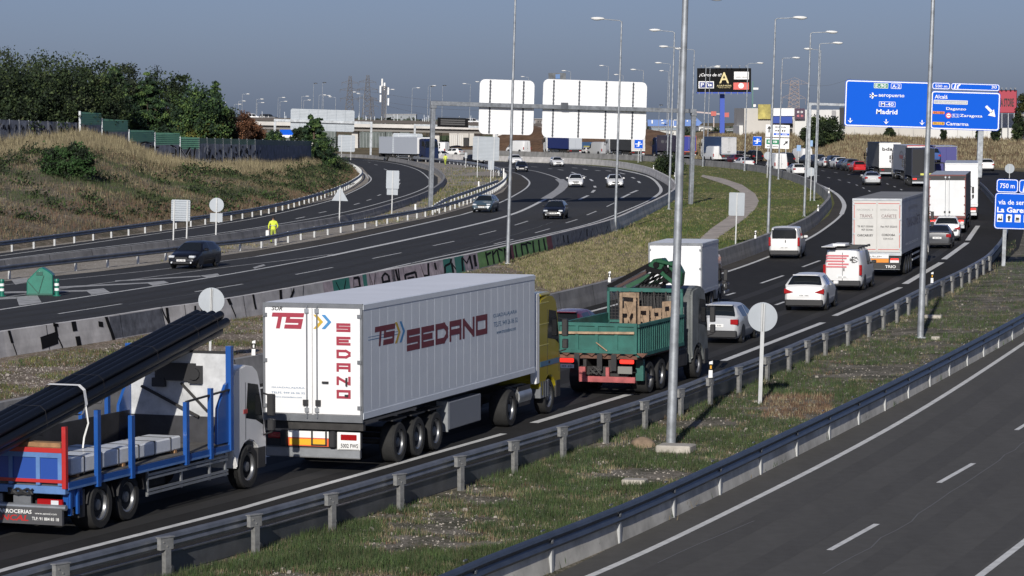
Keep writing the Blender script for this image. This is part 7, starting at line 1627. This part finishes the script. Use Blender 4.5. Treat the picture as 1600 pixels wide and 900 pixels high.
bt('P', 1097.5, 132.6, 6, 5, swhite, Yb - .12); bb(swhite, 'trolley_mark', 1106.5, 131.5, 1112, 134.5, .14); bb(swhite, 'trolley_mark', 1105.3, 130, 1107, 131.3, .14)
bb(whitep, 'picture_field', 1147, 112, 1170, 124); bb(M('board_red', (.65, .12, .1), .5), 'picture_field', 1146, 129, 1170, 140); smudge(o, at(1158.5, 120.5, Yb - .1) - o.location, 2.2, .22, 'B', 11, gy)
q = at(1158, 134, Yb - .1) - L_; MB().cyl(q, q + Vector((0, .03, 0)), .55, n=16).build('round_mark', swhite, o)
bt('A', 1131.5, 121.5, 17, 15, bf, Yb - .1); bt('ALCALÁ MAGNA', 1131.5, 133.5, 3.2, 23, bf, Yb - .1); bt('parque comercial', 1131.5, 137, 1.6, 19, bf, Yb - .1)
txt('¡Cerca de ti!', at(1110, 117.5, Yb - .1) - L_, .75, swhite, o, 'B', 4.4, .01, shear=.3).rotation_euler = (0, 0, 0)
for x in (1095, 1101, 1118, 1124, 1135, 1142, 1155, 1165): bpx(o, galv_d, 'floodlight', x, 102, x + 1.6, 104, Yb - 1.2, .4); bpx(o, galv_d, 'floodlight_arm', x + .6, 103, x + .9, 106.5, Yb - 1., 1.)
for x in range(1092, 1172, 10): bpx(o, galv_d, 'bracket', x, 144, x + 1, 147.5, Yb - .8, .3)
# low town between hill and sky
for i, (xa, ya, xb, yb, Y, mt, lb_) in enumerate(((1014, 204, 1062, 214, 720, fac2, 'low white warehouse left of the purple lorry'), (1018, 199, 1058, 204, 722, M('roof_blue_grey', (.2, .25, .3), .6), 'blue grey roofed hall behind the white warehouse'), (1088, 199, 1112, 209, 760, fac, 'low pale house row behind the blue trailer'), (1112, 202, 1160, 209, 780, M('long_grey_shed', (.3, .33, .36), .7), 'long grey shed behind the billboard column'),
    (1092, 197.5, 1100, 204, 700, fac2, 'small white hut beside the trees'), (880, 190, 1010, 205, 900, M('far_block', (.26, .28, .3), .8), 'far grey block hidden behind the big white panel'), (600, 179, 650, 190, 1200, M('far_block', (.26, .28, .3)), 'far grey block on the skyline over the overpass'), (835, 186, 852, 204, 700, M('rusty_hoarding', (.22, .2, .19), .8, var=.5, vs=.5), 'stained block between the two white sign panels'))):
    o = simple('warehouse' if i != 4 else 'hut', xa, ya, xb, yb + 6, Y, 12, mt, lb_, 'building', [('window', dkm, xa + (xb - xa) * k / 4 + 1, ya + 3, xa + (xb - xa) * k / 4 + 2.5, ya + 5) for k in range(1, 4)])
    bpx(o, M('roof_edge', (.4, .4, .4), .7), 'roof', xa - .5, ya - .8, xb + .5, ya, Y - .3, 12.6)
o = empty('roof_sign', at(1050, 198, 710), 'long pale blue arrow shaped sign on the far hall', 'sign'); bpx(o, M('arrow_blue', (.12, .22, .5), .6), 'panel', 1012, 187, 1088, 197, 710, .4)
q = [at(x, y, 710) - o.location for x, y in ((1088.2, 184), (1097, 192), (1088.2, 200))]; MB().prism([(p.x, p.z) for p in q], 'y', 0, .4).build('arrow_tip', _m['arrow_blue'], o)
for xa, ya, xb, yb in ((1018, 187.5, 1020, 193), (1033, 187, 1036, 189), (1033.5, 191.5, 1038, 193), (1042, 187, 1043, 191), (1052, 187, 1052.8, 198), (1052, 187, 1062, 188), (1052, 197, 1062, 199), (1073, 188, 1075, 190), (1083, 187, 1088, 188.3), (1083, 190, 1087, 191)): bpx(o, whitep, 'white_mark', xa, ya, xb, yb, 709.8, .1)
# billboard glimpsed between lamp posts above the left gantry panel
o = simple('rooftop_hoarding', 857, 114, 884, 124, 760, .6, M('hoarding_grey', (.12, .13, .14), .7, var=.5, vs=.5), 'small grey hoarding peeping over the wide white panel', 'billboard', [('printed_patch', M('hoarding_blue', (.1, .2, .4), .6), 868, 116, 875, 123)]); bpx(o, galv_d, 'mast', 869, 124, 871, 200, 761, .5)
# pylons, mast, cranes
lat = M('lattice_steel', (.10, .10, .11), .7, .2)
def lattice(name, x, yt, yb, Y, wb, wt_, arms, label, cat, mat=lat, t_=.16):
    b, t = at(x, yb, Y), at(x, yt, Y); o = empty(name, b, label, cat, lean=True); H = t.z - b.z; m = MB(); n = 11
    for i in range(n):
        z0_, z1_ = H * i / n, H * (i + 1) / n; w0, w1 = wb + (wt_ - wb) * (i / n) ** .7, wb + (wt_ - wb) * ((i + 1) / n) ** .7
        for sx, sy in ((-1, -1), (1, -1), (1, 1), (-1, 1)):
            m.bar((sx * w0, sy * w0, z0_), (sx * w1, sy * w1, z1_), t_ * 1.3, t_ * 1.3)
        for sy in (-1, 1): m.bar((-w0, sy * w0, z0_), (w1, sy * w1, z1_), t_, t_); m.bar((w0, sy * w0, z0_), (-w1, sy * w1, z1_), t_, t_); m.bar((-w1, sy * w1, z1_), (w1, sy * w1, z1_), t_, t_)
    m.build('lattice', mat, o)
    for f, L in arms:
        a = MB(); z = H * f
        for s in (-1, 1): a.bar((0, 0, z), (s * L, 0, z + .3), t_, t_); a.bar((0, 0, z + 1.6), (s * L, 0, z + .3), t_, t_); a.bar((s * L * .5, 0, z + .1), (s * L * .5, 0, z + .9), t_ * .7, t_ * .7); a.bar((s * L, 0, z + .3), (s * L, 0, z - 1.2), t_, t_)
        a.build('cross_arm', mat, o)
    return o
lattice('pylon', 545, 119, 200, 1500, 3.2, .6, ((.55, 4.5), (.72, 4.8), (.86, 4.0)), 'left lattice pylon on the skyline', 'pylon', t_=.17)
lattice('pylon', 572.5, 117.5, 200, 1450, 3.2, .6, ((.55, 4.5), (.72, 4.8), (.86, 4.0)), 'right taller lattice pylon beside the telecom mast', 'pylon', t_=.17)
lattice('pylon', 580, 152, 200, 2100, 3.2, .6, ((.7, 4.5), (.88, 4.8)), 'small farther pylon between pylon and mast', 'pylon', t_=.2)
lattice('pylon', 1239, 126, 200, 700, 1.6, .9, ((.61, 2.7), (.92, 3.2)), 'broad armed pylon behind the retail building', 'pylon', M('lattice_red_grey', (.24, .2, .19), .6), t_=.075)
o = lattice('telecom_mast', 599, 135, 200, 1000, .7, .6, (), 'telecom mast with white antenna panels on the skyline', 'mast', t_=.2); H = at(599, 135, 1000).z - at(599, 200, 1000).z
for x, z in ((-1.3, H - 1), (1.3, H - 1.5), (-1.2, H - 4), (1.4, H - 5), (0, H)): MB().box(x - .25, x + .25, -.5, -.3, z - 1.2, z + 1.2).build('antenna', whitep, o)
MB().cyl((-.8, 0, H), (-.8, 0, H + 2.5), .3).build('top_antenna', whitep, o)
o = empty('tower_crane', at(1116, 200, 1100), 'distant red and white tower crane jib by the billboard column', 'crane'); L_ = o.location
m = MB(); m.bar(at(1066, 173, 1100) - L_, at(1138, 179.5, 1100) - L_, .3, .5); m.build('jib', M('crane_pale', (.5, .42, .4), .6), o); bpx(o, M('crane_red', (.5, .12, .1), .6), 'cab', 1111, 174, 1119, 181, 1099, 1); bpx(o, M('crane_red', (.5, .12, .1)), 'counterweight', 1132, 176, 1139, 183, 1099, 1); bpx(o, _m['crane_pale'], 'mast', 1114.5, 178, 1116, 205, 1100, .4)
o = empty('flag_mast', at(1175, 205, 650), 'thin greenish mast with small white lamp right of the billboard', 'mast'); bpx(o, M('mast_green', (.08, .18, .16), .6), 'mast', 1175, 127, 1176.6, 212, 650, .2); bpx(o, whitep, 'lamp', 1177, 137, 1185, 140, 650, .2); bpx(o, whitep, 'beacon', 1176, 163, 1181, 167, 650, .2)
# skyline trees and sheds far behind, low mass
def skyline(name, x0, x1, Y, y0, amp, mat, seed, label=None):
    r_ = random.Random(seed); m = MB(); sY = FPX / Y
    for k in range(int((x1 - x0) * 5)):
        x = r_.uniform(x0, x1); top = y0 + amp * pnoise(Vector((x * .06, seed, 0))) + abs(r_.gauss(0, 1)) * 1.2; q = at(x, top + r_.uniform(0, 10), Y + r_.uniform(0, 20)); s = r_.uniform(.35, 1.1)
        n = Vector((r_.gauss(0, 1), r_.gauss(0, 1), r_.gauss(0, 1))).normalized(); u = n.orthogonal().normalized(); v = n.cross(u); m.face([q - u * s, q + v * s, q + u * s * .9, q - v * s])
    o = m.build(name, mat); o['kind'] = 'stuff'
hz = M('distant_foliage', (.06, .075, .055), .9, var=.3, vs=.1)
skyline('distant_trees', 325, 700, 1000, 186.5, 2.0, hz, 3); skyline('distant_trees', 836, 1170, 980, 199, 3, hz, 5); skyline('distant_trees', 1130, 1175, 700, 206, 3, hz, 6)
skyline('distant_trees', 440, 830, 780, 214, 4, M('dark_foliage', (.03, .045, .02), .9, var=.4, vs=.3), 8)  # a darker green than the other skyline rows
# power lines
for i, (xa, ya, xb, yb) in enumerate(((560, 140, 800, 160), (560, 152, 800, 172), (585, 160, 760, 185), (1250, 131, 1330, 122))):
    a, b = at(xa, ya, 1450), at(xb, yb, 1450); pts = [a.lerp(b, k / 10) - Vector((0, 0, 2.2 * math.sin(math.pi * k / 10))) for k in range(11)]
    o = MB().tube(pts, .045, 4).build('power_line', lat); tag(o, {0: 'upper power line sagging from the two pylons', 1: 'middle power line sagging from the two pylons', 2: 'lowest power line sagging from the two pylons', 3: 'power line over the retail building'}[i], 'power line')
